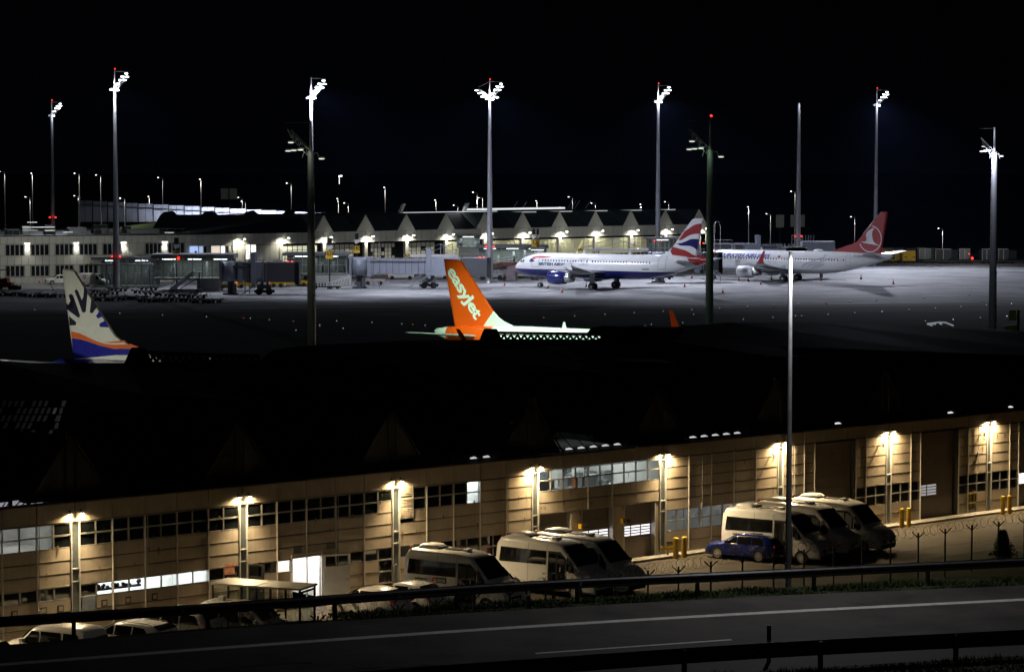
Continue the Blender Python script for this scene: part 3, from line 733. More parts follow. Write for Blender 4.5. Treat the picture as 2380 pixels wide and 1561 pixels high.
for k in range(-3, 11):
    u = k*LF
    for i in range(8 if k < 10 else 4):
        fpanel(far, u+i*LF/8, u+(i+1)*LF/8, OPN+.05, EAV)
    # pilaster + lamp
    if k >= -1:
        mb = MB(); mb.box(u-.38, u+.38, -.12, .5, 0, OPN); mb.build('pilaster', M_conp, far)
    if k >= -2:
        mb = MB(); mb.tube((u+.35, 0, 7.05), (u+.7, -1.2, 7.2), .04, .04, 5); l = mb.build('wall_lamp', M_dark, far)
        mb = MB(); mb.ball((u+.75, -1.3, 7.18), .16, 8, 4, (1.5, 1, .6)); mb.build('lamp_lens', lampf, l)
        s = spot('terminal_lamp_light', (u+.3, -1.15, 7.1), (0, 0, 0), 850, COOLW, 140, .6, .2, far); s.rotation_euler = Vector((-.05, .55, -1)).to_track_quat('-Z', 'Y').to_euler()
    if k >= 0:
        mb = MB(); mb.prism([(u-2.1, EAV+.02), (u+2.1, EAV+.02), (u, 11.25)], -.05, .2, 'y'); g = mb.build('gable', M_conp, far)
        mb = MB(); mb.add([(u-2.1, .2, EAV), (u, .2, 11.25), (u+2.1, .2, EAV), (u-2.1, 12, EAV), (u, 12, 11.25), (u+2.1, 12, EAV)], [(0, 1, 4, 3), (1, 2, 5, 4)]); mb.build('ridge_roof', M_groof, far)
    # opening with lattice doors; panes glow to paint the lit interior wall behind
    if 0 <= k < 10 or k == -1:
        a, b2 = u+.42, u+LF-.42
        if 0 < k < 3 or k == 0:
            pass
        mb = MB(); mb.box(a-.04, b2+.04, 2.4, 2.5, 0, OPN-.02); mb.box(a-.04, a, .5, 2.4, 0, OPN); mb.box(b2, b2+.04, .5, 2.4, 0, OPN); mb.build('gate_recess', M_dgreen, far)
        dk = (k in (0, 1, 2))
        y = 1.9 if dk else .35
        wm_ = gw_mats[1] if k == -1 else gw_mats[0] if k < 8 else gw_mats[2]
        if k in (0, 1, 2): wm_ = emit('hall_wall_glow_far', (.9, .88, .72), .055)
        wa = a+.1 if k != 1 else a+2.2
        nx = 7
        for i in range(nx):
            for j in range(4):
                if dk and rg.random() < .1: continue
                z0 = OPN-.35-(j+1)*.78; cw = (b2-wa-(.9 if k < 4 else 0))/nx; mb = MB(); mb.box(wa+i*cw+.04, wa+(i+1)*cw-.04, y+.06, y+.08, z0+.04, z0+.74); mb.build('lit_opening_pane', wm_, far)
        mb = MB(); e = wa+nx*cw
        for i in range(nx+1): mb.box(wa+i*cw-.045, wa+i*cw+.045, y-.03, y+.05, 0, OPN-.3)
        for j in range(5): mb.box(wa, e, y-.031, y+.051, OPN-.35-j*.78-.04, OPN-.35-j*.78+.04)
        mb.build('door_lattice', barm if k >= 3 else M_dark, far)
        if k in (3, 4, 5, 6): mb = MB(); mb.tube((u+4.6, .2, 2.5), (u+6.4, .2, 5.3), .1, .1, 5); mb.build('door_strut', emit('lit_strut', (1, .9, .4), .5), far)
        if k in (5, 6):
            me = text_mesh('?', 2.2, .8, .04); drape(me, lambda x, yy, u=u: (u+4.2+x, .15, 3.2+yy), M_trim, 'door_mark', far)
        if k == 0:
            me = text_mesh('C', 2.4, .8, .04); drape(me, lambda x, yy, u=u: (u+5.8+x, 1.6, 3.1+yy), M_trim, 'door_mark', far)
# roof slopes between gables and the pale roof edge line
mb = MB(); mb.add([(-30, .25, EAV), (104, .25, EAV), (104, 7, 11.0), (-2.2, 7, 11.0), (-2.2, 7, 8.2), (-30, 7, 8.2)], [(0, 1, 2, 3), (0, 3, 4, 5)]); mb.add([(-2.2, 7, 11), (104, 7, 11), (104, 30, 11), (-2.2, 30, 11)], [(0, 1, 2, 3)]); mb.build('roof', M_groof, far)
mb = MB(); mb.box(50, 101, 7.05, 7.2, 11.0, 11.16); mb.build('lit_roof_edge', emit('painted_edge_glow', (.75, .8, .78), .5), far)  # glow stands in for lamplight falling on the roof edge
mb = MB(); mb.box(26, 50, 9, 9.2, 11.25, 11.35); mb.box(43, 70, 11, 11.2, 11.5, 11.85); mb.build('canopy_edge', emit('painted_canopy_glow', (.9, .95, .97), .9), far)  # canopy edges glow to paint the light of unseen lamps
for u in (26.4, 42.6): mb = MB(); mb.prism([(u-.6, 11.2), (u, 11.2), (u+1.0, 13.0), (u+.3, 13.0)], 10, 10.6, 'y'); mb.build('canopy_fin', mat('pale_fin', (.6, .62, .6), .5), far); 
mb = MB()
for u in (56, 58.5, 71, 72, 73, 76): mb.tube((u, 11.4, 11.5), (u+1.5, 11.4, 13.2), .06, .06, 4)
mb.build('roof_stay', M_steel, far)
area('canopy_lamp', FB.w(38, 9.5, 12.6), 8, 2, 120, (.9, .95, 1), (0, 0, FB.a))
# end wall of the last gable
mb = MB(); mb.prism([(98+2.2, 0), (98+3.6, 0), (98+3.6, EAV), (98+2.2, EAV)], 0, .4, 'y'); mb.build('end_wall', M_conp, far)
# lit doorways at the left end (bays -3..-1)
def litdoor(x0, x1, y0, y1, m, name='lit_doorway'):
    u0, z1 = FB.loc(*k1(x0, y0), -.05); u1, z0 = FB.loc(*k1(x1, y1), -.05)
    mb = MB(); mb.box(u0, u1, -.06, .0, z0, z1); g = mb.build(name, m, far)
    mb = MB(); mb.box(u0-.08, u0, -.12, .0, z0, z1+.08); mb.box(u1, u1+.08, -.12, .0, z0, z1+.08); mb.box(u0, u1, -.12, .0, z1, z1+.08); mb.build('door_frame', M_trim, g)
    return g
e_blue = emit('lit_room_blue', (.45, .6, 1), .9); e_wht = emit('lit_room_white', (1, .97, .9), 1.4); e_warm = emit('lit_room_warm', (1, .85, .7), .8)
litdoor(1760, 1842, 742, 862, e_blue); litdoor(1848, 1888, 742, 862, emit('lit_room_blue2', (.5, .65, 1), .7)); litdoor(1892, 1922, 742, 862, M_dgreen, 'dark_doorway')
litdoor(1962, 2045, 740, 862, e_warm); litdoor(2052, 2090, 740, 862, e_wht); litdoor(2095, 2125, 740, 862, M_dgreen, 'dark_doorway'); litdoor(2168, 2196, 692, 780, e_wht); litdoor(2168, 2196, 790, 866, emit('lit_room_soft', (.9, .85, .6), .5))
litdoor(2286, 2322, 730, 862, e_wht); litdoor(2332, 2378, 730, 862, e_wht)
mb = MB(); u, z = FB.loc(*k1(1818, 795), -.1); mb.ball((u, -.15, z), .22, 8, 5); mb.build('machine_silhouette', M_dark, far)
for i in range(16):
    u = -29.4+i*LF/8
    if i < 16: fpanel(far, u, u+LF/8, 3.3, OPN)
    fpanel(far, u, u+LF/8, 0, 3.3)
# ---- left, lower wing with rows of windows
FA = Frame((-57.4, 479.0, 0), math.atan2(11.8, 32.36))
wing = empty('terminal_wing', FA.O, FA.a, 'two storey pale terminal wing with grouped dark windows at far left', 'terminal')
mb = MB(); mb.box(-60, 0, .14, .4, 0, 8.15); mb.build('backing_wall', M_dgreen, wing)
groups = [(50, 225), (285, 455), (513, 682), (738, 903), (957, 1125), (1350, 1502), (1560, 1715)]
cols = []
for (x0, x1) in groups:
    a = FA.loc(*k1(x0, 780))[0]; b2 = FA.loc(*k1(x1, 780))[0]; cols.append((a, b2))
groupsL = [(50, 225), (285, 455), (513, 682), (738, 903), (957, 1030)]
WZ = [(4.75, 6.75), (1.1, 3.05)]
u = -59.9
edges = [-60.0]
step = 1.23
def inwin(a, b2, zi):
    gl = cols if zi == 0 else cols[:5]
    return any(b2 > c[0]+.1 and a < c[1]-.1 for c in gl)
for zi, (z0, z1) in enumerate([(6.8, 8.15), (4.75, 6.8), (3.1, 4.75), (1.05, 3.1), (0, 1.05)]):
    if zi in (1, 3):
        gl = cols if zi == 1 else cols[:5]
        spans = []; prev = -60.
        for c in gl:
            spans.append((prev, c[0]-.06)); prev = c[1]+.06
        spans.append((prev, 0.))
        for a, b2 in spans:
            n_ = max(1, round((b2-a)/1.6)); 
            for i in range(n_): fpanel(wing, a+(b2-a)*i/n_, a+(b2-a)*(i+1)/n_, z0, z1)
    else:
        for i in range(49): fpanel(wing, -60+i*60/49, -60+(i+1)*60/49, z0, z1)
M_bg = mat('dark_blue_window_glass', (.012, .016, .022), .15, rv=.03, var=.3, scale=.6, spec=.25)
for zi, gl in ((0, cols), (1, cols[:5])):
    z0, z1 = WZ[zi]
    for a, b2 in gl:
        n_ = 4; w = (b2-a)/n_
        for i in range(n_):
            mb = MB(); t = .09; p, q = a+i*w, a+(i+1)*w
            mb.box(p, p+t, -.02, .1, z0, z1); mb.box(q-t, q, -.02, .1, z0, z1); mb.box(p+t, q-t, -.02, .1, z0, z0+t); mb.box(p+t, q-t, -.02, .1, z1-t, z1); f = mb.build('window', M_wf, wing)
            mb = MB(); mb.add([(p+t, .05, z0+t), (q-t, .05, z0+t), (q-t, .05, z1-t), (p+t, .05, z1-t)], [(0, 1, 2, 3)]); mb.build('pane', M_bg, f)
for x in (252, 706, 1147, 1530):
    u = FA.loc(*k1(x, 720))[0]
    mb = MB(); mb.box(u-.45, u+.45, -.35, -.02, 6.95, 7.06); l = mb.build('wall_lamp', M_dark, wing)
    mb = MB(); mb.box(u-.4, u+.4, -.32, -.05, 6.9, 6.945); mb.build('lamp_lens', lampf, l)
    s = spot('wing_lamp_light', (u, -.45, 6.85), (0, 0, 0), 500, (1, .98, .85), 90, .9, .15, wing); s.rotation_euler = Vector((0, .14, -1)).to_track_quat('-Z', 'Y').to_euler()
mb = MB(); mb.box(-60, .0, .0, 30, 8.15, 8.3); mb.build('roof', M_groof, wing)
mb = MB()
for x0, x1, y in ((210, 510, 567), (210, 350, 593), (418, 512, 597), (590, 678, 612), (255, 345, 520), (1535, 1615, 616), (1740, 1822, 611)):
    a, z = FA.loc(*k1(x0, y), 6); b2, _ = FA.loc(*k1(x1, y), 6); mb.box(a, b2, 6, 6.2, z-.07, z+.07)
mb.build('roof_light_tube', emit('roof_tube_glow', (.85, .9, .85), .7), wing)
rg = random.Random(4)
for i, (x0, x1, y0) in enumerate(((210, 280, 560), (425, 515, 555), (645, 800, 572), (870, 1005, 545), (940, 1000, 580), (1160, 1215, 565), (1180, 1480, 585), (60, 180, 590))):
    a, z = FA.loc(*k1(x0, y0), 6.4); b2, _ = FA.loc(*k1(x1, y0), 6.4); mb = MB(); mb.box(a, b2, 6.4, 9, 8.3, z); mb.box(a-.1, b2+.1, 6.3, 9.1, z+.002, z+.08); mb.build('roof_plant_unit', M_groof if i % 2 else M_grey, wing)
mb = MB()
for i in range(40): mb.tube((-58+i*1.45, 1.0, 8.3), (-58+i*1.45, 1.0, 9.25), .025, .025, 4)
mb.tube((-58, 1, 9.25), (-1, 1, 9.25), .03, .03, 4); mb.build('roof_railing', M_grey, wing)
# ---- dark hall roofs and the lit screen wall beyond
hall = empty('far_hall', (0, 0, 0), 0, 'dark hall roof with small pointed gables in front of the lit screen wall', 'hall')
mb = MB(); q = [AY(px, py, 575) for px, py in ((352, 536), (371, 502), (380, 493), (392, 502), (465, 502), (476, 492), (489, 502), (562, 501), (574, 491), (586, 501), (653, 499), (664, 490), (676, 499), (760, 500), (1010, 497), (1010, 545), (352, 545))]
mb.prism([(p.x, p.z) for p in q], 575, 590, 'y'); mb.build('hall_roof', M_roofd, hall)
M_scr = mat('pale_screen_panel', (.5, .52, .55), .4, var=.05)
scr = empty('screen_wall', (0, 0, 0), 0, 'row of tall pale screen panels lit blue white above the far hall roof', 'screen wall')
xs = [180, 215, 250, 292, 321, 356, 392, 428, 465, 499, 534, 572, 608, 643, 678, 710, 755]
for i, (a, b2) in enumerate(zip(xs, xs[1:])):
    def yt(x): return 466+(x-180)*(497-466)/(753-180)
    P = [AY(a+1.5, 510, 655), AY(b2-1.2, 510, 655)]; zt = AY(a, yt(a), 655).z; zb = 6.5
    mb = MB(); mid = (P[0].x+P[1].x)/2; mb.box(P[0].x, mid-.05, 655, 655.15, zb, zt); mb.box(mid+.05, P[1].x, 655, 655.15, zb, zt); p_ = mb.build('screen_panel', M_scr, scr)
    mb = MB(); mb.tube((P[1].x+.15, 654.8, zb), (P[1].x+.15, 654.8, zt+.2), .1, .1, 5); mb.box(P[0].x, P[1].x, 654.7, 654.8, zt-1.3, zt-1.15); mb.build('screen_post', M_dark, p_)
    pw = 4+1900*max(0, (a-280)/470)**1.6
    area('screen_lamp', ((P[0].x+P[1].x)/2, 651.5, 6.5), 3, .5, pw*1.2, (.72, .78, 1), (R(160), 0, 0))
# grass bank in front of it
mb = MB(); rings = []
for i in range(21):
    px = 150+i*27; x = AY(px, 500, 600).x; h = 7.6*math.sin(math.pi*min(1, (i+.5)/20))**.5
    rings.append([(x, 570, 0), (x, 585, h*.6), (x, 600, h), (x, 640, h), (x, 660, 0)])
mb.s = True; mb.loft(rings, closed=False, cap=False); o = mb.build('grass_bank', mat('bank_grass', (.06, .1, .02), .9, var=.3, scale=.2)); o['kind'] = 'structure'
# dark distant treeline and low buildings
def treeline(x0, x1, Y, h, nm):
    mb = MB(); rg = random.Random(int(Y)); n_ = 70; rings = []
    for i in range(n_):
        x = x0+(x1-x0)*i/(n_-1); hh = h*(.55+.5*rg.random()); rings.append([(x, Y, 0), (x, Y-3, hh*.6), (x, Y, hh), (x, Y+5, hh*.7), (x, Y+6, 0)])
    mb.loft(rings, closed=False); o = mb.build(nm, mat('night_foliage', (.03, .04, .02), .9, var=.3)); o['kind'] = 'stuff'
treeline(-220, 420, 900, 9, 'treeline')
for (x0, x1, y0, y1, lb) in ((75, 150, 450, 568, 'smaller dim billboard board beyond the right apron beside the mast'), (210, 342, 450, 562, 'wide dim board beyond the right apron behind the mast')):
    a = AY(*k4(x0, y0), 600); b2 = AY(*k4(x1, y1), 600); r = empty('billboard', (a.x, 600, 0), 0, lb, 'billboard')
    mb = MB(); mb.box(0, b2.x-a.x, 0, .3, b2.z, a.z); mb.build('board', M_conp, r); mb = MB(); mb.tube(((b2.x-a.x)/2, .4, 0), ((b2.x-a.x)/2, .4, b2.z+.1), .2, .2, 6); mb.build('leg', M_dark, r)
a = AY(513, 438, 720); b2 = AY(551, 463, 720); r = empty('billboard', (a.x, 720, 0), 0, 'faint twin boxed board high above the screen wall', 'billboard')
mb = MB(); m_ = (b2.x-a.x)/2; mb.box(0, m_-.2, 0, .5, b2.z, a.z); mb.box(m_+.2, 2*m_, 0, .5, b2.z, a.z); mb.build('board', M_conp, r); mb = MB(); mb.tube((m_, .5, 0), (m_, .5, a.z), .2, .2, 6); mb.build('leg', M_dark, r)
spot('billboard_lamp', (a.x+2, 690, 8), (a.x+2, 720, a.z-2), 600, (1, .95, .85), 40)
# control tower, barely visible
tw = empty('control_tower', AY(800, 450, 1100).xy.to_3d(), 0, 'dark control tower with a faint lamp on its roof above the terminal', 'tower')
mb = MB(); mb.tube((0, 0, 0), (0, 0, 1.0), 4, 3.5, 10); mb.build('tower_shaft', M_dark, tw)
hh = AY(800, 428, 1100).z
mb = MB(); mb.tube((0, 0, .9), (0, 0, hh-3.5), 2.4, 2.2, 10); mb.tube((0, 0, hh-3.5), (0, 0, hh-1.5), 2.4, 6, 12); mb.tube((0, 0, hh-1.5), (0, 0, hh), 6, 5, 12); mb.build('tower_cab', mat('tower_concrete', (.12, .11, .09), .8), tw)
mb = MB(); mb.ball((-2, 0, hh+3.2), .35); mb.tube((-2, 0, hh), (-2, 0, hh+3), .08, .08, 4); mb.build('tower_lamp', emit('tower_lamp_glow', (.9, .95, 1), 3), tw)
# ---- street lamps beyond (head, pole)
M_pole = mat('lamp_pole_zinc', (.5, .5, .5), .5, .3)
sl_head = emit('street_lamp_glow', (1, .97, .9), 7)
lamps = [(11, 400, 440, 560, 'l'), (75, 404, 440, 620, 'c'), (184, 404, 462, 600, 'l'), (234, 408, 462, 600, 'l'), (378, 414, 470, 600, 'l'), (467, 418, 475, 600, 'c'), (677, 427, 497, 600, 'l'), (895, 437, 497, 620, 'c'),
 (70, 459, 476, 600, 'l'), (290, 462, 526, 600, 'l'), (182, 456, 462, 700, 'l'), (347, 458, 470, 670, 'c'), (563, 460, 485, 680, 'l'), (570, 469, 485, 700, 'l'), (786, 463, 498, 640, 'c'), (810, 473, 498, 640, 'l'), (1013, 466, 497, 640, 'c'), (1064, 478, 497, 660, 'l'), (1109, 448, 485, 640, 'l'), (1122, 461, 493, 640, 'l'),
 (1248, 468, 491, 650, 'c'), (1331, 459, 490, 650, 'l'), (1384, 473, 490, 650, 'l'), (1311, 483, 490, 660, 'l'), (1490, 476, 492, 650, 'c'), (1555, 470, 494, 650, 'l'), (1740, 482, 565, 640, 'c'), (1791, 498, 511, 640, 'l'), (1987, 505, 558, 640, 'l'), (2191, 532, 577, 610, 'l'), (1848, 446, 450, 640, 'l')]
ords = ['tall', 'slim', 'thin', 'single', 'lone', 'small', 'slender']
for i, (px, py, pb, Y, side) in enumerate(lamps):
    P = AY(px, py, Y); top = P.z
    where = 'above the terminal wing at far left' if px < 300 else 'above the lit screen wall' if px < 700 else 'above the gabled terminal roof' if px < 1600 else 'beyond the apron behind the right hand aircraft'
    r = empty('street_lamp', (P.x, Y, 0), 0, 'distant street lamp on a thin pole shining in the dark %s' % where, 'street lamp', 'distant street lamps '+where)
    mb = MB(); mb.tube((0, 0, 0), (0, 0, top), .13, .09, 6); mb.build('pole', M_pole, r)
    d = -.9 if side == 'l' else -.1
    mb = MB(); mb.tube((0, 0, top), (d, -.15, top+.12), .05, .05, 5); mb.build('arm', M_pole, r)
    mb = MB(); mb.ball((d-.1, -.2, top+.12), .10, 8, 4, (1.7, 1, .6)); mb.build('lamp_head', sl_head, r)
    s = spot('street_lamp_light', (P.x+d-.2, Y-.9, top+.0), (P.x+.2, Y, 0), 900+(120 if Y > 620 else 0), (1, .98, .95), 130, .8, .15)
    s.rotation_euler = Vector((.35, .45, -2.2)).to_track_quat('-Z', 'Y').to_euler()
for px, py, rr_, c in ((1474, 473.5, .75, (1, .6, .1)), (2289, 491.5, .8, (1, .45, .12)), (2337, 491.5, .3, (1, .5, .2)), (2351, 491.5, .3, (1, .3, .1)), (2231, 491.8, .25, (1, .4, .1)), (793, 409, .4, (.9, .95, 1))):
    P = AY(px, py, 1200 if px != 793 else 1000); r = empty('distant_lamp', (P.x, P.y, 0), 0, {1474: 'single yellow beacon box in the black sky above the gabled roof', 2289: 'largest orange lamp in the distant row at far right', 2337: 'small orange lamp between the largest one and the frame edge', 2351: 'dim red orange lamp nearest the right frame edge', 2231: 'faint orange speck left of the distant orange lamps', 793: 'white speck of light just above the dark control tower'}[px], 'lamp')
    mb = MB(); mb.box(-rr_, rr_, -.3, .3, P.z-rr_*.8, P.z+rr_*.8); mb.build('lamp_head', emit('far_lamp_%d' % px, c, 3 if rr_ > .5 else 1.6), r); mb = MB(); mb.tube((0, 0, 0), (0, 0, P.z-rr_*.8), .15, .1, 5); mb.build('pole', M_dark, r)
# ================================================================== AIRLINERS
def split_mat(name, stops, rough=.28):
    """stops: list of (colour, (nx, nz, d)) applied in turn where nx*x+nz*z<d, on object coordinates"""
    m = bpy.data.materials.new(name); m.use_nodes = True; n = m.node_tree; b = n.nodes['Principled BSDF']; b.inputs['Roughness'].default_value = rough; b.inputs['Coat Weight'].default_value = .3
    tc = n.nodes.new('ShaderNodeTexCoord'); sx = n.nodes.new('ShaderNodeSeparateXYZ'); n.links.new(tc.outputs['Object'], sx.inputs[0])
    nz = n.nodes.new('ShaderNodeTexNoise'); nz.inputs['Scale'].default_value = .8; nz.inputs['Detail'].default_value = 5; n.links.new(tc.outputs['Object'], nz.inputs[0])
    prev = None
    for col, cond in stops:
        if cond is None:
            rgb = n.nodes.new('ShaderNodeRGB'); rgb.outputs[0].default_value = (*col, 1); prev = rgb.outputs[0]; continue
        a = n.nodes.new('ShaderNodeMath'); a.operation = 'MULTIPLY'; a.inputs[1].default_value = cond[0]; n.links.new(sx.outputs[0], a.inputs[0])
        c = n.nodes.new('ShaderNodeMath'); c.operation = 'MULTIPLY_ADD'; c.inputs[1].default_value = cond[1]; n.links.new(sx.outputs[2], c.inputs[0]); n.links.new(a.outputs[0], c.inputs[2])
        l = n.nodes.new('ShaderNodeMath'); l.operation = 'LESS_THAN'; l.inputs[1].default_value = cond[2]; n.links.new(c.outputs[0], l.inputs[0])
        mx = n.nodes.new('ShaderNodeMixRGB'); n.links.new(l.outputs[0], mx.inputs[0]); n.links.new(prev, mx.inputs[1]); mx.inputs[2].default_value = (*col, 1); prev = mx.outputs[0]
    mul = n.nodes.new('ShaderNodeMixRGB'); mul.blend_type = 'MULTIPLY'; mul.inputs[0].default_value = .12; n.links.new(prev, mul.inputs[1]); n.links.new(nz.outputs[0], mul.inputs[2])
    n.links.new(mul.outputs[0], b.inputs['Base Color']); return m
WHT = (.78, .79, .80)
A320 = dict(sec=[(0, .06, .06, 3.2), (.25, .5, .5, 3.2), (.8, .92, .92, 3.27), (1.6, 1.3, 1.35, 3.42), (2.6, 1.6, 1.68, 3.56), (3.8, 1.82, 1.9, 3.68), (5.2, 1.94, 2.03, 3.78), (6.8, 1.975, 2.07, 3.82), (24, 1.975, 2.07, 3.82), (26.5, 1.93, 2.0, 3.9), (29, 1.72, 1.76, 4.1), (31.5, 1.4, 1.42, 4.36), (34, .98, 1.02, 4.68), (36, .6, .64, 4.9), (37.3, .3, .34, 5.02), (37.57, .1, .12, 5.04)],
 fin=[(27.6, 5.6), (28.74, 6.02), (29.4, 6.25), (30.03, 6.62), (30.77, 7.33), (34.5, 11.86), (34.9, 11.98), (36.5, 12.0), (36.45, 11.7), (35.15, 5.4), (34.2, 5.0), (29, 5.0)],
 wing=[(1.6, 11.6, 7.1, 2.75, .9), (6.4, 14.2, 4.3, 3.2, .5), (16.9, 20.0, 1.5, 4.55, .17)], tail=[(.5, 31.3, 4.2, 4.75, .35), (6.2, 35.0, 1.5, 5.3, .12)],
 eng=(5.75, 10.5, 4.6, 1.98, 1.18), nose=(5.07, .38), main=(17.71, 3.8, .58), winglet='fence', win=(6.65, 27.35, 39, 4.64), door=(3.55, 29.4), nwz=4.5)
B737 = dict(sec=[(0, .06, .06, 2.75), (.3, .5, .5, 2.78), (.9, .9, .92, 2.9), (1.8, 1.28, 1.36, 3.08), (2.8, 1.56, 1.68, 3.25), (4.0, 1.75, 1.88, 3.36), (5.5, 1.86, 1.98, 3.42), (7, 1.88, 2.0, 3.43), (26, 1.88, 2.0, 3.43), (29, 1.78, 1.85, 3.56), (32, 1.45, 1.5, 3.86), (34.5, 1.1, 1.15, 4.15), (37, .68, .74, 4.5), (38.8, .35, .4, 4.75), (39.5, .1, .12, 4.82)],
 fin=[(27.0, 5.3), (29.0, 5.95), (30.2, 6.4), (31.7, 6.85), (32.5, 7.27), (33.9, 8.8), (36.2, 11.4), (37.15, 12.5), (38.2, 12.55), (38.3, 12.3), (37.1, 5.0), (36, 4.8), (29, 4.6)],
 wing=[(1.6, 12.6, 7.6, 2.1, .9), (6.0, 15.2, 4.6, 2.6, .5), (16.8, 21.3, 1.5, 3.75, .17)], tail=[(.5, 33.2, 4.0, 4.75, .35), (7.1, 37.4, 1.4, 5.5, .12)],
 eng=(4.83, 11.6, 4.4, 1.72, 1.06), nose=(4.0, .34), main=(19.6, 2.86, .56), winglet='blend', win=(6.2, 30.6, 46, 3.98), door=(3.4, 32.4), nwz=3.95)
M_tyre = mat('aircraft_tyre', (.012, .012, .012), .7); M_hub = mat('wheel_hub', (.35, .35, .35), .4, .5); M_fan = mat('fan_dark', (.02, .02, .02), .4, .5)
M_wing = mat('grey_wing_skin', (.42, .44, .45), .4, .2, var=.08, scale=.8); M_bare = mat('polished_metal', (.6, .6, .58), .25, .9)
def interp(sec, xa):
    for a, b2 in zip(sec, sec[1:]):
        if xa <= b2[0]:
            t = max(0, (xa-a[0])/(b2[0]-a[0])); return tuple(a[i]+(b2[i]-a[i])*t for i in (1, 2, 3))
    return sec[-1][1:]
def hwf(sec, xa, z):
    a, b2, zc = interp(sec, xa); q = 1-((z-zc)/b2)**2; return a*math.sqrt(max(q, .0))
def airliner(T, name_label, loc, ang, m_fus, m_fin, m_eng, side, group=None, gear=True):
    r = empty('airliner', loc, ang, name_label, 'airliner', group)
    sec = T['sec']; mb = MB(); mb.s = True; rings = []; n = 36
    xs = []
    for a, b2 in zip(sec, sec[1:]):
        k = max(1, int((b2[0]-a[0])/2.0))
        xs += [a[0]+(b2[0]-a[0])*i/k for i in range(k)]
    xs.append(sec[-1][0])
    for x in xs:
        a, b2, zc = interp(sec, x); rings.append([(-x, a*math.cos(2*math.pi*i/n), zc+b2*math.sin(2*math.pi*i/n)) for i in range(n)])
    mb.loft(rings); fus = mb.build('fuselage', m_fus, r)
    # fin
    f = T['fin']; cx = sum(p[0] for p in f)/len(f); cz = sum(p[1] for p in f)/len(f)
    def inset(p): return (cx+(p[0]-cx)*.93, cz+(p[1]-cz)*.97)
    mb = MB(); k = len(f); A = [(-p[0], 0, p[1]) for p in f]; ins = [inset(p) for p in f]
    mb.add(A+[(-p[0], .13, p[1]) for p in ins]+[(-p[0], -.13, p[1]) for p in ins], [(i, (i+1) % k, k+(i+1) % k, k+i) for i in range(k)]+[(2*k+i, 2*k+(i+1) % k, (i+1) % k, i) for i in range(k)]+[tuple(range(k, 2*k)), tuple(range(2*k, 3*k))[::-1]])
    fin = mb.build('tail_fin', m_fin, r)
    def airfoil(xl, ch, z, th, y): 
        prof = [(0, 0), (.04, .35), (.15, .5), (.4, .5), (.75, .25), (1, 0.02), (1, -.02), (.75, -.2), (.4, -.4), (.12, -.38), (.03, -.22)]
        return [(-(xl+ch*u), y, z+th*v) for u, v in prof]
    for sg in (1, -1):
        mb = MB(); mb.s = False; mb.loft([airfoil(xl, ch, z, th, sg*y) for (y, xl, ch, z, th) in T['wing']]); 
        w = mb.build('wing', M_wing, r)
        for (yy, xx, ll) in ((T['wing'][1][0]+.1, T['wing'][1][1]+2.2, 3.2), (10.5, 17.5 if T is A320 else 18.2, 2.3)):
            zz = T['wing'][1][3]+(yy-6.4)*.12-.3; mb = MB(); mb.s = True; mb.loft([[(-(xx+ll*t), sg*yy+rr_*math.cos(a_*math.pi/4), zz+rr_*1.3*math.sin(a_*math.pi/4)) for a_ in range(8)] for t, rr_ in ((0, .03), (.2, .18), (.6, .2), (1, .03))]); mb.build('flap_fairing', M_wing, w)
        y, xl, ch, z, th = T['wing'][2]
        if T['winglet'] == 'fence': mb = MB(); mb.prism([(-(xl-.1), z), (-(xl+1.3), z+.75), (-(xl+1.75), z+.75), (-(xl+1.5), z), (-(xl+1.75), z-.75), (-(xl+1.2), z-.7)], sg*(y+.02), sg*(y+.1), 'y')
        else:
            mb = MB(); mb.loft([airfoil(xl, ch, z, .15, sg*y), airfoil(xl+.6, .95, z+.5, .1, sg*(y+.35)), airfoil(xl+1.7, .4, z+2.15, .05, sg*(y+.8))])
        wl = mb.build('winglet', T.get('m_wl', m_fin), r); 
        mb = MB(); mb.loft([airfoil(xl, ch, z, th, sg*y) for (y, xl, ch, z, th) in T['tail']]); mb.build('tailplane', M_wing, r)
        # engine
        ye, xe, le, ze, re = T['eng']; mb = MB(); mb.s = True; n2 = 24
        def ring(x, rr_, dz=0): return [(-x, sg*ye+rr_*math.cos(2*math.pi*i/n2), ze+dz+rr_*math.sin(2*math.pi*i/n2)) for i in range(n2)]
        mb.loft([ring(xe+.9, re*.78), ring(xe+.1, re*.8), ring(xe, re*.88), ring(xe+.12, re*.95), ring(xe+.8, re*1.0), ring(xe+1.8, re*1.02), ring(xe+le*.68, re*.86), ring(xe+le*.7, re*.8)], cap=False)
        e = mb.build('engine', m_eng, r)
        mb = MB(); mb.s = True; mb.loft([ring(xe+.85, re*.79), ring(xe+.86, re*.3), ring(xe+.3, .02)]); mb.build('engine_fan', M_fan, e)
        mb = MB(); mb.s = True; mb.loft([ring(xe+le*.62, re*.8), ring(xe+le*.85, re*.68), ring(xe+le, re*.55), ring(xe+le-.1, re*.45), ring(xe+le+.5, .05)]); mb.build('engine_nozzle', M_bare, e)
        mb = MB(); mb.box(-(xe+le+1.4), -(xe+1.2), sg*ye-.16, sg*ye+.16, ze+re*.7, T['wing'][1][3]+.05); mb.build('engine_pylon', m_fus if T is B737 else M_wing, e)
        # main gear
        xm, ym, rm = T['main']; mb = MB(); mb.tube((-xm, sg*ym, rm), (-xm, sg*ym, 2.8), .14, .14, 8); mb.tube((-xm+.9, sg*(ym-.6), 2.4), (-xm, sg*ym, 1.2), .07, .07, 6); mb.tube((-xm, sg*(ym-.55), rm), (-xm, sg*(ym+.55), rm), .1, .1, 8)
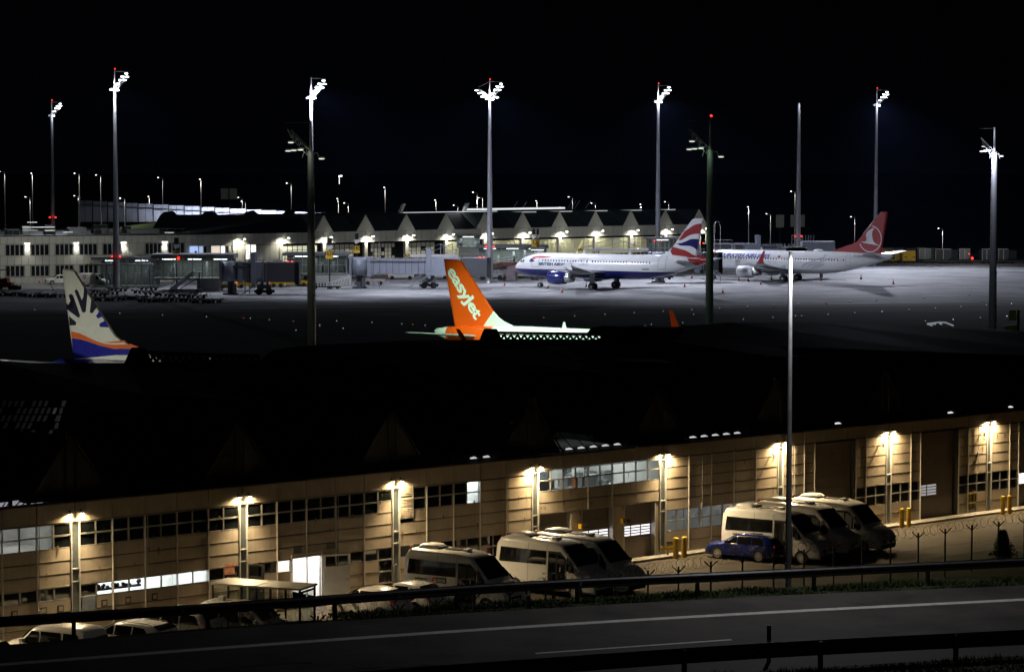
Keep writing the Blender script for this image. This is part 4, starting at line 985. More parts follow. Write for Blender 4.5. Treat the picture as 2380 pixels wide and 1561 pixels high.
        mb.prism([(-xm-.5, 1.1), (-xm+.5, 1.1), (-xm+.45, 2.7), (-xm-.5, 2.7)], sg*(ym+.25), sg*(ym+.3), 'y'); g = mb.build('main_gear', M_grey, r)
        for dy in (-.43, .43):
            mb = MB(); mb.tube((-xm, sg*ym+dy-.2, rm), (-xm, sg*ym+dy+.2, rm), rm, rm, 22); mb.build('wheel', M_tyre, g)
            mb = MB(); mb.tube((-xm, sg*ym+dy-.21, rm), (-xm, sg*ym+dy+.21, rm), rm*.42, rm*.42, 14); mb.build('wheel_hub', M_hub, g)
    xn, rn = T['nose']; mb = MB(); mb.tube((-xn, 0, rn), (-xn, 0, 2.2), .1, .1, 8); mb.tube((-xn+.8, 0, 2.1), (-xn, 0, 1.0), .05, .05, 6); mb.box(-xn-.15, -xn+.15, -.08, .08, .9, 1.2); g = mb.build('nose_gear', M_grey, r)
    for dy in (-.25, .25):
        mb = MB(); mb.tube((-xn, dy-.12, rn), (-xn, dy+.12, rn), rn, rn, 18); mb.build('wheel', M_tyre, g); mb = MB(); mb.tube((-xn, dy-.13, rn), (-xn, dy+.13, rn), rn*.5, rn*.5, 12); mb.build('wheel_hub', M_hub, g)
    # wing-body belly fairing
    mb = MB(); mb.s = True; zc = sec[8][3]-1.45
    mb.loft([[(-(x), 1.9*k_*math.cos(2*math.pi*i/20), zc+.75*k_*math.sin(2*math.pi*i/20)) for i in range(20)] for x, k_ in ((T['wing'][0][1]-1.2, .2), (T['wing'][0][1]+.6, .85), (T['wing'][0][1]+3, 1.02), (T['wing'][0][1]+7, 1.0), (T['wing'][0][1]+9.5, .3))]); mb.build('belly_fairing', m_fus, r)
    def side_pt(xa, z, eps=.014): return (-xa, side*(hwf(sec, xa, z)+eps), z)
    def deco(src, m, nm, step=.25, eps=.014, par=fus): return drape(src, lambda x, z: side_pt(x, z, eps), m, nm, par, step*3, step)
    # cabin windows (each a part)
    w0, w1, nw, zw = T['win']; wm = M_carglass
    for i in range(nw):
        xa = w0+(w1-w0)*i/(nw-1)
        if name_label.startswith('white airliner with blue belly') and i in (15, 17): continue
        q = [(xa+.12*math.cos(t*math.pi/4), zw+.17*math.sin(t*math.pi/4)) for t in range(8)]
        mb = MB(); mb.add([side_pt(*p) for p in q], [tuple(range(8))]); mb.build('cabin_window', wm, fus)
    def outline(x0, x1, z0, z1, m, t=.035, nm='door'):
        pls = [[(x0, z0), (x1, z0), (x1, z0+t), (x0, z0+t)], [(x0, z1-t), (x1, z1-t), (x1, z1), (x0, z1)], [(x0, z0+t), (x0+t, z0+t), (x0+t, z1-t), (x0, z1-t)], [(x1-t, z0+t), (x1, z0+t), (x1, z1-t), (x1-t, z1-t)]]
        return deco(pls, m, nm)
    # cockpit windows
    for j, (xa0, xa1, z0_, z1_) in enumerate(((1.55, 2.1, T['nwz']-.28, T['nwz']+.12), (2.16, 2.65, T['nwz']-.25, T['nwz']+.2))):
        deco([[(xa0, z0_), (xa1, z0_), (xa1-.02, z1_), (xa0+.22, z1_-.04)]], M_carglass, 'cockpit_window', .2, .02)
    # rooftop antennas
    for xa in (13.6, 22.5):
        a, b2, zc2 = interp(sec, xa); mb = MB(); mb.prism([(-xa-.35, zc2+b2-.05), (-xa+.15, zc2+b2-.05), (-xa-.05, zc2+b2+.55), (-xa-.2, zc2+b2+.55)], -.03, .03, 'y'); mb.build('antenna', M_white, fus)
    return r, fus, fin, deco, outline, side_pt
BLUE = (.02, .025, .16); REDB = (.33, .012, .012)
m_baf = split_mat('white_and_navy_fuselage_paint', [(WHT, None), ((.015, .018, .13), (0, 1, 3.14)), ((.55, .09, .04), (-1, 0, .55))])
M_wfin = mat('white_fin_paint', WHT, .35, coat=.3, var=.04)
M_navy = mat('navy_paint', (.015, .018, .13), .22, coat=.5, var=.05)
M_bared = mat('deep_red_paint', REDB, .35, coat=.3, var=.05)
M_let = mat('navy_lettering', (.02, .03, .12), .5, var=.0)
BA, fus, fin, deco, outline, sp_ = airliner(A320, 'white airliner with blue belly and engines, red and blue wave tail, parked nose left', (0.558, 455.45, 0), R(147.4), m_baf, M_wfin, M_navy, 1, 'airliners parked on the apron')
BF = Frame((0.558, 455.45, 0), R(-32.6))      # aft direction along x
zt = cr(2550, 780, 300, 1561)
def finpoly(px_pts, fr, tr, m, par, nm, sgn=1, off=0.0):
    q = [fr.loc(*tr(*p), off) for p in px_pts]
    bm = bmesh.new(); bm.faces.new([bm.verts.new((-x, sgn*.137, z)) for x, z in q]); bmesh.ops.triangulate(bm, faces=bm.faces[:])
    me = bpy.data.meshes.new(nm); bm.to_mesh(me); bm.free(); me.materials.append(m); return link(nm, me, par)
finpoly([(650, 640)]+smooth_curve([(655, 638), (760, 570), (860, 510), (960, 485), (1000, 492)], 4)+[(975, 600), (968, 690)]+smooth_curve([(965, 694), (870, 695), (760, 720), (660, 780), (590, 818), (530, 822)], 4), BF, zt, M_bared, fin, 'red_wave')
finpoly([(480, 886)]+smooth_curve([(485, 888), (580, 880), (680, 845), (780, 802), (870, 797), (940, 803)], 4)+[(905, 1025)]+smooth_curve([(900, 1020), (830, 965), (750, 938), (620, 935), (560, 930), (520, 905)], 4), BF, zt, M_navy, fin, 'navy_wave')
finpoly([(412, 955)]+smooth_curve([(412, 955), (470, 1000), (560, 1012), (650, 1020), (740, 1065), (820, 1115), (878, 1132)], 4)+[(870, 1180), (640, 1150), (400, 1120), (365, 1040)], BF, zt, M_bared, fin, 'red_wave')
# the red sweeps down the rear fuselage
fz = lambda p: BF.loc(*zt(*p), -1.2)
deco([[fz(p) for p in [(400, 1095), (430, 1140), (560, 1142), (640, 1165), (700, 1230), (760, 1290), (830, 1335), (930, 1340), (1010, 1320), (1080, 1290), (1095, 1180), (960, 1155), (800, 1110), (640, 1080)]]], M_bared, 'red_tail_band', .2)
me = text_mesh('BRITISH AIRWAYS', .66, 1, .032, space=.96); w = max(v.co.x for v in me.vertices)
for v in me.vertices: v.co.x = 5.95+v.co.x*(6.6/w); v.co.y = 3.82+v.co.y*.98
deco(me, M_let, 'lettering', .3)
me = text_mesh('G-EUUR', .42, .85, .01)
for v in me.vertices: v.co.x += 26.0; v.co.y += 3.42
deco(me, M_let, 'lettering', .3)
f3 = lambda p: BF.loc(*k3(*p), -1.9)
deco([[f3(p) for p in [(168, 862), (182, 843), (215, 832), (270, 829), (360, 838), (320, 846), (260, 849), (225, 846), (200, 852), (212, 862), (190, 862)]]], mat('bright_red_paint', (.5, .03, .02), .4), 'red_ribbon', .2, .02)
deco([[f3(p) for p in [(152, 875), (168, 853), (196, 872), (215, 880), (185, 893), (160, 889)]]], M_navy, 'blue_ribbon', .2, .02)
for x0, x1, y0, y1 in ((178, 247, 815, 932), (1350, 1418, 838, 958), (628, 660, 857, 919), (668, 700, 857, 919)):
    a = f3((x0, y1)); b2 = f3((x1, y0)); outline(a[0], b2[0], a[1], b2[1], M_dark, .04)
mb = MB(); e_ = BA
# second aircraft
m_tk = split_mat('white_fuselage_paint', [(WHT, None), ((.5, .52, .54), (0, 1, 2.3)), ((.5, .03, .03), (-.55, -1, -25.6))])
M_tkr = mat('turk_red_paint', (.34, .008, .01), .35, coat=.3, var=.05)
B737T = dict(B737); B737T['m_wl'] = M_tkr
h = Vector((-.844, .536)); P = Vector((49.76, 475.7))+h*19.6
m_tk2 = split_mat('white_belly_grey_paint', [(WHT, None), ((.45, .47, .5), (0, 1, 2.15))])
TK, fus2, fin2, deco2, outline2, sp2 = airliner(B737T, 'white airliner with red tail and round bird emblem, parked farther right', (P.x, P.y, 0), R(147.6), m_tk2, M_tkr, M_wfin, 1, 'airliners parked on the apron')
TF = Frame((P.x, P.y, 0), R(-32.4))
t4 = lambda p: TF.loc(*k4(*p), -1.75); t3 = lambda p: TF.loc(*k3(*p), -1.75)
me = text_mesh('TURKISH AIRLINES', .95, 1, .028, shear=.25, space=.95); w = max(v.co.x for v in me.vertices); x0 = t3((1925, 840))[0]; x1 = t4((18, 830))[0]; zb = t3((2100, 842))[1]
for v in me.vertices: v.co.x = x0+v.co.x*((x1-x0)/w); v.co.y = zb+v.co.y*.95
M_tkb = mat('bright_blue_lettering', (.03, .05, .35), .5, var=0); deco2(me, M_tkb, 'lettering', .3)
me = text_mesh('TC-JVN', .5, .9, .012, shear=.2); q = t4((778, 843))
for v in me.vertices: v.co.x += q[0]; v.co.y += q[1]
deco2(me, M_let, 'lettering', .3)
q = t4((88, 845)); deco2([[(q[0], q[1]), (q[0]+.5, q[1]), (q[0]+.5, q[1]+.3), (q[0], q[1]+.3)]], M_tkr, 'red_flag', .3)
for x0, x1, y0, y1 in ((716, 758, 822, 925), (5, 32, 842, 895), (50, 76, 842, 895)):
    a = t4((x0, y1)); b2 = t4((x1, y0)); outline2(a[0], b2[0], a[1], b2[1], M_grey, .04)
# red dorsal root on the fuselage
deco2([[t4(p) for p in [(655, 784), (1040, 806), (1040, 775), (800, 740), (700, 765)]]], M_tkr, 'red_root', .15, .02)
# round emblem
tf = lambda p: TF.loc(*k4(*p), 0)
c0 = tf((953, 673)); cx0, cz0 = c0; rx = 2.2; rxx = abs(tf((1060, 673))[0]-tf((846, 673))[0])/2; rzz = abs(tf((953, 548))[1]-tf((953, 799))[1])/2
ring = []; me = bpy.data.meshes.new('emblem_ring'); n_ = 48
vs = []
for i in range(n_):
    t = 2*math.pi*i/n_
    for f_ in (1, .93): vs.append((-(cx0+rxx*f_*math.cos(t)), .139, cz0+rzz*f_*math.sin(t)))
# the ring is cut where it passes the leading edge of the fin
def on_fin(x, z): return z < 12.4 and x > 32.9+(z-7.27)*.88+.15
fs = [(2*i, 2*i+1, 2*((i+1) % n_)+1, 2*((i+1) % n_)) for i in range(n_) if on_fin(-vs[2*i][0], vs[2*i][2]) and -vs[2*i][0] < 38.1]
me.from_pydata(vs, [], fs); me.materials.append(M_wfin); link('emblem_ring', me, fin2)
finpoly(smooth_curve([(995, 570), (950, 588), (920, 620), (915, 660), (935, 698), (862, 697)], 4)+smooth_curve([(900, 712), (960, 722), (1038, 738)], 3)+smooth_curve([(1000, 715), (975, 685), (965, 640), (975, 600)], 4), TF, k4, M_wfin, fin2, 'emblem_bird')
mb = MB(); lead = [(32.9, 7.27), (33.9, 8.8), (36.2, 11.4), (37.15, 12.5)]
for a, b2 in zip(lead, lead[1:]): mb.tube((-a[0]+.05, .03, a[1]), (-b2[0]+.05, .03, b2[1]), .09, .09, 6)
mb.build('leading_edge', M_bare, fin2)
M_pg = mat('pale_grey_swirl', (.48, .5, .54), .5, var=0)
for pts in ([(315, 940), (330, 905), (420, 870), (500, 845), (550, 815), (500, 862), (420, 890), (340, 925)], [(350, 945), (400, 900), (520, 870), (590, 838), (520, 885), (430, 915)], [(380, 952), (470, 900), (530, 905), (500, 930), (440, 950)], [(470, 895), (500, 860), (520, 815), (528, 850), (512, 885)]):
    deco2([[t4(p) for p in smooth_curve(pts, 3)[:-1]]], M_pg, 'swirl_print', .3)
# satellite dome
a, b2, zc = interp(B737['sec'], 20); mb = MB(); mb.s = True; q = t4((430, 775)); mb.ball((-q[0], 0, 5.45), .5, 14, 6, (2.2, 1, .7)); mb.build('satellite_dome', M_white, fus2)
# third: orange tail, by the near pier
cE = cr(1560, 1000, 800); P = AY(*cE(515, 90), 255); hE = Vector((math.cos(R(35)), -math.sin(R(35)))); N_ = Vector((P.x, P.y))+hE*36.5
m_ej = split_mat('white_and_orange_fuselage_paint', [(WHT, None), ((.85, .095, .008), (1, -.45, -32.9)), (WHT, (1, 0, -35.9))])
M_ejo = mat('orange_paint', (.85, .095, .008), .35, coat=.3, var=.05)
EJ, fus3, fin3, deco3, outline3, sp3 = airliner(dict(A320, m_wl=M_ejo, winglet='blend', fin=[(p[0], p[1]) for p in A320['fin']]), 'airliner with orange tail and white roof showing above the dark pier roof', (N_.x, N_.y, 0), R(-35), m_ej, split_mat('orange_and_white_fin_paint', [((.85, .095, .008), None), (WHT, (-1, .8, 36.35))]), M_wfin, -1, 'airliners behind the dark pier roof')
EF = Frame((N_.x, N_.y, 0), R(145))
me = text_mesh('easyJet', 2.1, 1, .06, space=.92)
w = max(v.co.x for v in me.vertices)
A_ = EF.loc(*cE(560, 175)); B_ = EF.loc(*cE(895, 745))
# baseline runs down the fin, from the top to the root
dx, dz = B_[0]-A_[0], B_[1]-A_[1]; L_ = math.hypot(dx, dz); ex, ez = dx/L_, dz/L_
M_ejw = mat('white_lettering', (.78, .8, .78), .5, var=0)
def fej(x, y):
    s_ = x/w*L_; hx = .78*y
    return (-(A_[0]+ex*s_+ez*hx), -.145, A_[1]+ez*s_-ex*hx)
o = drape(me, fej, M_ejw, 'lettering', fin3)
# fourth: sun ray tail
cS = cr(200, 1000, 500, 1774); P = AY(*cS(160, 175), 218); hS = Vector((math.cos(R(34)), -math.sin(R(34)))); N2 = Vector((P.x, P.y))+hS*38.25
M_sxb = mat('royal_blue_paint', (.02, .025, .3), .3, coat=.3, var=.05); M_sxo = mat('vivid_orange_paint', (.8, .16, .03), .35, var=.05)
m_sx = split_mat('white_and_blue_fuselage', [(WHT, None), ((.02, .025, .3), (1, .0, -29.0))])
SX, fus4, fin4, deco4, outline4, sp4 = airliner(dict(B737, m_wl=M_sxo), 'airliner with cream tail of dark sun rays over orange and blue waves', (N2.x, N2.y, 0), R(-34), m_sx, mat('cream_fin_paint', (.76, .76, .70), .4, var=.05), M_wfin, -1, 'airliners behind the dark pier roof')
SF = Frame((N2.x, N2.y, 0), R(146))
def fp4(pts, m, nm, sm=0, off=.0): return finpoly(smooth_curve(pts, sm) if sm else pts, SF, cS, m, fin4, nm, -1)
M_ray = mat('dark_ray_paint', (.012, .014, .04), .45, var=0)
for pts in ([(255, 545), (290, 520), (320, 545), (418, 825), (400, 855), (385, 848), (225, 730), (220, 650), (318, 715)], [(338, 480), (365, 458), (390, 485), (440, 610), (462, 560), (470, 440), (510, 455), (518, 520), (495, 770), (460, 785), (440, 760), (385, 600)], [(570, 600), (600, 605), (655, 700), (590, 790), (550, 780)], [(685, 760), (738, 830), (665, 865), (635, 828)], [(765, 890), (820, 985), (690, 980), (682, 935)], [(262, 830), (365, 915), (355, 958), (270, 960)]):
    fp4(pts, M_ray if pts[0][0] < 600 else M_sxb, 'sun_ray')
fp4([(290, 1042)]+smooth_curve([(290, 1042), (400, 1065), (520, 1120), (640, 1175), (780, 1215), (950, 1225), (1120, 1215)], 3)+[(1228, 1258)]+smooth_curve([(1150, 1275), (960, 1282), (820, 1270), (660, 1225), (500, 1170), (400, 1145), (300, 1135)], 3), M_sxo, 'orange_wave')
fp4([(745, 1187), (860, 1182), (1020, 1165), (1060, 1188), (950, 1200), (850, 1203)], M_sxo, 'orange_wave')
fp4([(300, 1137)]+smooth_curve([(300, 1137), (400, 1147), (500, 1172), (660, 1227), (820, 1272), (960, 1284), (1150, 1277), (1228, 1260)], 3)+[(1390, 1325), (1100, 1370), (900, 1370), (600, 1400), (320, 1420)], M_sxb, 'blue_wave')
s4 = lambda p: SF.loc(*cS(*p), -1.2)
deco4([[s4(p) for p in [(705, 1470), (760, 1420), (840, 1380), (950, 1368), (1300, 1368), (1500, 1400), (1500, 1500), (705, 1520)]]], M_wfin, 'white_panel', .2, .02)
# ================================================================== FLOODLIGHT MASTS
fl_cool = emit('floodlight_glow', (.93, .95, 1), 16); fl_green = emit('floodlight_glow_greenish', (.93, 1, .85), .8)
M_mast = mat('mast_zinc', (.40, .41, .44), .55, .35, var=.06, scale=.4)
def mast(px, ytop, Y, label, side='r', r0=.55, r1=.22, sc=1., lit=True, redtop=True, redlow=None, both=False, col=(.80, .84, 1), glow=1800, gap=2.8, headoff=0, polelit=True):
    T = AY(px, ytop, Y); zt_ = T.z; r = empty('floodlight_mast', (T.x, Y, 0), 0, label, 'light mast', 'tall floodlight masts')
    zh = zt_-gap*sc
    mb = MB(); mb.s = True; mb.loft([[(q_*math.cos(2*math.pi*i/20), q_*math.sin(2*math.pi*i/20), zh*t_) for i in range(20)] for t_, q_ in ((0, r0), (.25, r0*.75+r1*.25), (.5, (r0+r1)/2), (.75, r0*.25+r1*.75), (1, r1))], cap=False); mb.build('mast_pole', M_mast, r)
    mb = MB(); mb.tube((0, 0, zh*.5-.1), (0, 0, zh*.5+.1), (r0+r1)/2+.006, (r0+r1)/2+.006, 14); mb.tube((0, 0, 0), (0, 0, .25), r0*1.5, r0*1.4, 12); mb.build('mast_collar', M_steel, r)
    mb = MB(); mb.tube((0, 0, zh), (0, 0, zt_), r1*.5, r1*.35, 8); mb.build('lightning_rod', M_mast, r)
    mb = MB()
    def truss(sg, w_, h_):
        tip = (sg*w_, -.3, zh+h_); tip2 = (sg*w_*.85, .5, zh+h_*.95)
        mb.tube((0, -.3, zh), tip, .05, .05, 5); mb.tube((0, .3, zh+.1), tip2, .05, .05, 5); mb.tube((sg*.2, 0, zh-.5), (sg*w_*.8, 0, zh+h_*.55), .05, .05, 5)
        for i in range(5):
            t = i/5; t2 = (i+1)/5
            a = (sg*w_*t, -.3, zh+h_*t); c_ = (sg*w_*.8*t2, 0, zh-.5*(1-t2)+h_*.55*t2); mb.tube(a, c_, .035, .035, 4); mb.tube(c_, (sg*w_*t2, -.3, zh+h_*t2), .035, .035, 4); mb.tube(a, (sg*w_*.85*t, .5, zh+h_*.95*t), .03, .03, 4)
        mb.tube((0, 0, zt_-.15*sc), (sg*w_*1.1, 0, zt_-.2*sc if not both or sg > 0 else zh+h_+.3), .02, .02, 4)
    sgm = 1 if side == 'r' else -1
    truss(sgm, 2.1*sc, 2.0*sc)
    if both: truss(-1, 1.9*sc, 1.3*sc)
    for sg in (-1, 1): mb.path([(sg*.15, 0, zh-.3), (sg*.6*sc, -.2, zh-.15), (sg*.75*sc, -.2, zh-.6)], .035, 5)
    mb.build('mast_head_truss', M_steel, r)
    L = [(2.0, 2.25, 1), (1.35, 1.75, 1), (2.15, 1.72, 1), (1.0, 1.2, 1), (1.75, 1.15, 1), (.6, .55, .5), (.5, -.5, .4), (-.55, -.5, .3)] if lit else [(1.75, .75, 1), (.9, .1, .9), (1.5, .05, 1), (2.0, 0.0, .8), (-1.0, -.7, .6)]
    if both: L += [(-2.3, 1.1, 1), (-1.8, .6, 1), (-1.0, .5, 1), (-1.3, .0, 1), (-.6, -.05, 1), (.9, -.1, 1), (1.3, -.15, 1)]
    for dx, dz, k_ in L:
        mb = MB(); mb.s = True; hx = sgm*dx*sc if not both or dx > 0 else dx*sc
        mb.ball((hx, -.35, zh+dz*sc), .15*sc, 12, 5, (1.9, 1.3, .45)); lh = mb.build('floodlight', (fl_cool if lit else fl_green) if k_ > .35 else M_steel, r)
        mb = MB(); mb.box(hx-.3*sc, hx+.3*sc, -.3, -.1, zh+dz*sc+.1*sc, zh+dz*sc+.16*sc); mb.build('lamp_bracket', M_steel, lh)
    if redtop: mb = MB(); mb.ball((.08, 0, zt_+.25), .11, 8, 5); mb.build('warning_light', M_redlamp, r)
    if redlow is not None:
        z = AY(px, redlow, Y).z; mb = MB(); rr_ = r0+(r1-r0)*z/zh
        mb.tube((0, 0, z-.22), (0, 0, z-.18), rr_+.3, rr_+.3, 12); mb.build('lamp_ring', M_steel, r)
        for dx in (-1, 1): mb = MB(); mb.ball((dx*(rr_+.15), -.3, z), .15, 8, 5); mb.build('warning_light', M_redlamp, r)
        point('warning_glow', (T.x, Y-rr_-.5, z), 4, (1, .02, .02), .2)
    if polelit and glow:
        s = spot('mast_spill_light', (T.x+sgm*.6, Y-1.3, zh+.35), (T.x, Y, 0), glow, col, 160, 1, .25); s.rotation_euler = Vector((-sgm*.08, .22, -1)).to_track_quat('-Z', 'Y').to_euler()
        s = spot('mast_spill_light', (T.x+sgm*1.0, Y-1.0, zh+2.0), (T.x, Y, zh), glow*.05, col, 170, 1, .25)
    return T.x, Y, zh
COOL = (.80, .84, 1.0)
m1 = mast(120, 236, 520, 'leftmost floodlight mast, behind the terminal wing', redlow=505, glow=700, sc=.85)
m2 = mast(266, 164, 445, 'tall lit floodlight mast standing before the terminal wing with red lamps low on it', redlow=596, glow=1500, r0=.62)
m3 = mast(723, 180, 420, 'lit floodlight mast rising directly behind a darker nearer mast, left of centre', redtop=False, glow=1500)
mb = MB(); 
m4 = mast(1138, 188, 470, 'floodlight mast with lamps on both sides, brightest of all, left of the blue bellied airliner', both=True, redlow=573, glow=2300, r0=.6)
m5 = mast(1530, 197, 500, 'lit floodlight mast over the tail of the blue bellied airliner', redlow=559, glow=1800)
m6 = mast(1857, 240, 520, 'slender mast without lit lamps behind the airliner with the red tail', lit=False, redtop=False, redlow=549, glow=500, sc=.01, gap=1)
m7 = mast(2038, 208, 545, 'lit floodlight mast rising behind the red tail fin', glow=1500)
m8 = mast(2312, 296, 245, 'near floodlight mast with arms to the left, beside the right frame edge', 'l', redtop=False, glow=2200, r0=.42, r1=.26, sc=.62, lit=False, gap=3.6)
n1 = mast(722, 281, 240, 'dark near mast with greenish lamps on its left arm, left of the orange tail', 'l', redtop=False, lit=False, glow=50, r0=.45, r1=.28, sc=1.0, col=(.85, 1, .7), gap=2.7)
n2 = mast(1651, 276, 240, 'dark near mast with greenish lamps and a red light on its top, right of centre', 'l', lit=False, glow=55, r0=.42, r1=.26, sc=.95, col=(.6, 1, .6), gap=2.9)
mb = MB(); q = AY(719, 259, 419); mb.ball((q.x, q.y, q.z), .2, 8, 5); o = mb.build('warning_light', M_redlamp); o.parent = None
bpy.data.objects.remove(o)
# flood beams onto the apron
def flood(mt, aim, p, col=COOL, size=110, blend=.7): 
    spot('floodlight_beam', (mt[0], mt[1]-1.2, mt[2]+1), aim, p, col, size, blend, .8)
flood(m2, (-40, 442, 0), 52000, size=88, blend=1); flood(m3, (2, 450, 0), 165000, size=92, blend=1); flood(m3, (-25, 430, 0), 28000, size=90, blend=1)
flood(m4, (22, 452, 0), 85000, size=90, blend=1); flood(m4, (-25, 455, 0), 42000, size=90, blend=1)
flood(m5, (45, 472, 0), 95000, size=90, blend=1); flood(m5, (15, 475, 0), 45000, size=90, blend=1)
flood(m2, (-78, 470, 4), 30000, (1, 1, .92), size=80, blend=1); flood(m4, (-14, 512, 7), 26000, (1, 1, .92), size=75, blend=1); flood(m5, (26, 548, 7), 26000, (1, 1, .92), size=75, blend=1)
flood(m7, (84, 514, 0), 120000, size=95, blend=1); flood(m7, (60, 490, 0), 45000, size=90, blend=1); flood(m1, (-66, 455, 0), 9000)
spot('floodlight_beam', (m8[0], m8[1]+1, m8[2]), (75, 480, 0), 26000, (.8, .86, 1), 12, 1, .6)
# added unseen spots behind the near pier and by a mast light the docked aircraft
GRN = (.66, 1, .68)
spot('added_stand_spot', (n1[0]+3, n1[1]-2, n1[2]), (fin3.parent.location.x-27, 250, 5.5), 30000, GRN, 44, 1, .5)
spot('added_stand_spot', (8, 236, 20), (6, 248, 5), 38000, (.7, 1, .76), 60, .8, .5)
spot('added_stand_spot', (-14, 222, 3.5), (-4, 250, 5.5), 9000, GRN, 50, .8, .5)
spot('added_stand_spot', (-46, 200, 4.5), (-34, 218, 6.0), 5200, (1, 1, .84), 60, 1, .5)
spot('added_stand_spot', (-22, 196, 4.5), (-29, 214, 5.0), 2400, (1, 1, .86), 44, 1, .5)
spot('mast_lamp_beam', (n1[0]-1, n1[1]-1.5, n1[2]-1), (n1[0], n1[1], 6), 1500, (.95, 1, .7), 14, 1, .3)
spot('mast_lamp_beam', (n2[0]-1.4, n2[1]-1.0, n2[2]-.8), (n2[0], n2[1], 8), 1300, (.55, 1, .5), 14, 1, .3)

spot('added_stand_spot', (14, 236, 14), (19, 262, 5.5), 2500, (.9, 1, .85), 40, 1, .4)  # extra spot added to brighten the winglet
me = text_mesh('easy', .95, .9, .02); wlm = [c for c in EJ.children if c.name.startswith('winglet')]
yw = 16.9+.35
drape(me, lambda x, y: (-(20.9+x*.42-y*.1), yw-.0-.12+.0, 6.3-x*.95+y*.25), M_ejw, 'lettering', EJ)
# ================================================================== APRON: boarding bridges, glass links, signs, ground equipment
M_bridge = mat('bridge_grey_blue_paint', (.24, .26, .31), .5, .1, var=.06, scale=.6, streak=True)
M_bridged = mat('bridge_dark_grey', (.07, .075, .085), .6, var=.1)
M_pglass = mat('greenish_pier_glass', (.10, .14, .13), .12, var=.1, scale=.4, rv=.03, spec=.8)
tube_w = emit('cool_tube_glow', (.9, .97, 1), 5)
def bridge(label, Y, px, rot_px, tun, cab, wheels, ztop, zbot, name_txt=None, txt_at=None, xs=True, rot=True, tunnels=None, dy=0., lit=None):
    """boarding bridge seen side on; px pairs give the ends at distance Y"""
    X = lambda p: AY(p, 600, Y).x
    x0 = X(rot_px); r = empty('boarding_bridge', (x0, Y, 0), 0, label, 'boarding bridge', 'boarding bridges at the terminal')
    zm = (ztop+zbot)/2; a = X(tun[0])-x0; b2 = X(tun[1])-x0; c = X(tun[2])-x0; d = X(cab)-x0
    def T(u): return dy*(u/(d if d else 1))
    def tun_box(u0, u1, z0, z1, hw, nm, m):
        y0, y1 = T(u0), T(u1); mb = MB(); mb.loft([[(u0, y0-hw, z0), (u0, y0+hw, z0), (u0, y0+hw, z1), (u0, y0-hw, z1)], [(u1, y1-hw, z0), (u1, y1+hw, z0), (u1, y1+hw, z1), (u1, y1-hw, z1)]]); return mb.build(nm, m, r)
    if rot:
        mb = MB(); mb.s = True; mb.tube((0, 0, zbot-.1), (0, 0, ztop+.1), 1.55, 1.55, 20); mb.build('rotunda', M_bridge, r)
        mb = MB(); mb.tube((0, 0, 0), (0, 0, zbot), .55, .55, 12); mb.box(-1.2, 1.2, -1, 1, 0, .25); mb.box(.4, 1.0, -1.3, -.6, .2, 1.8); mb.build('rotunda_column', M_bridged, r)
        mb = MB(); mb.box(-1.7, -1.3, -1.6, 1.6, zbot-.1, ztop+.2); mb.build('rotunda_frame', M_bridge, r); mb = MB(); mb.box(1.3, 2.0, -1.55, 1.5, zbot-.3, ztop+.15); mb.build('rotunda_frame', M_bridge, r)
    t1 = tun_box(a, b2, zbot+.15, ztop-.1, 1.25, 'inner_tunnel', M_bridge)
    mb = MB(); nr_ = 9
    for i in range(nr_):
        u = a+(b2-a)*(i+.5)/nr_; mb.box(u-.04, u+.04, T(u)-1.33, T(u)-1.26, zbot+.2, ztop-.1); mb.tube((u, T(u)-1.3, ztop+.0), (u+.6, T(u)-1.3, ztop-.1), .03, .03, 4)
    mb.tube((a, T(a)-1.35, ztop-.55), (b2, T(b2)-1.35, ztop-.55), .12, .12, 6); mb.tube((a, T(a)-1.3, ztop+.1), (b2, T(b2)-1.3, ztop+.1), .04, .04, 4); mb.build('cable_carrier', M_bridged, t1)
    t2 = tun_box(b2, c, zbot-.1, ztop+.1, 1.45, 'outer_tunnel', M_bridge)
    mb = MB(); mb.box(b2-.3, b2+.5, T(b2)-1.6, T(b2)-1.2, zbot-.6, ztop+1.6); mb.box(b2-.3, b2+.5, T(b2)+1.2, T(b2)+1.6, zbot-.6, ztop+1.6); mb.build('lift_column', M_bridge, r)
    cb = tun_box(c, d, zbot-.2, ztop, 1.7, 'cab', M_bridged)
    mb = MB(); nf = 6
    for i in range(nf): u = d+.12*i; mb.loft([[(u, T(d)-1.8, zbot-.5-.1*i), (u, T(d)+1.8, zbot-.5), (u, T(d)+1.8, ztop+.15), (u, T(d)-1.8, ztop+.15)], [(u+.07, T(d)-1.7, zbot-.4), (u+.07, T(d)+1.7, zbot-.4), (u+.07, T(d)+1.7, ztop+.05), (u+.07, T(d)-1.7, ztop+.05)]])
    mb.build('canopy_bellows', M_black, cb)
    mb = MB(); mb.box(c+.6, c+2.0, T(c)-1.74, T(c)-1.7, zm+.2, ztop-.3); mb.build('cab_window', M_carglass, cb)
    mb = MB(); mb.box(c+2.3, c+2.7, T(c)-1.75, T(c)-1.7, zm, zm+.9); mb.box(c-.2, c+.05, T(c)-1.95, T(c)-1.9, zbot, ztop); mb.box(c+.35, c+.45, T(c)-1.95, T(c)-1.9, zbot, ztop)
    for i in range(8): mb.box(c-.2, c+.4, T(c)-1.95, T(c)-1.91, zbot+.2+i*.35, zbot+.24+i*.35)
    mb.build('cab_ladder', M_steel, cb)
    mb = MB(); mb.box(c+.5, d-.3, T(c)-1.6, T(c)+1.6, ztop+.001, ztop+.1)
    for i in range(7): u = c+(d-c)*i/6; mb.tube((u, T(c)-1.6, ztop), (u, T(c)-1.6, ztop+.8), .03, .03, 4)
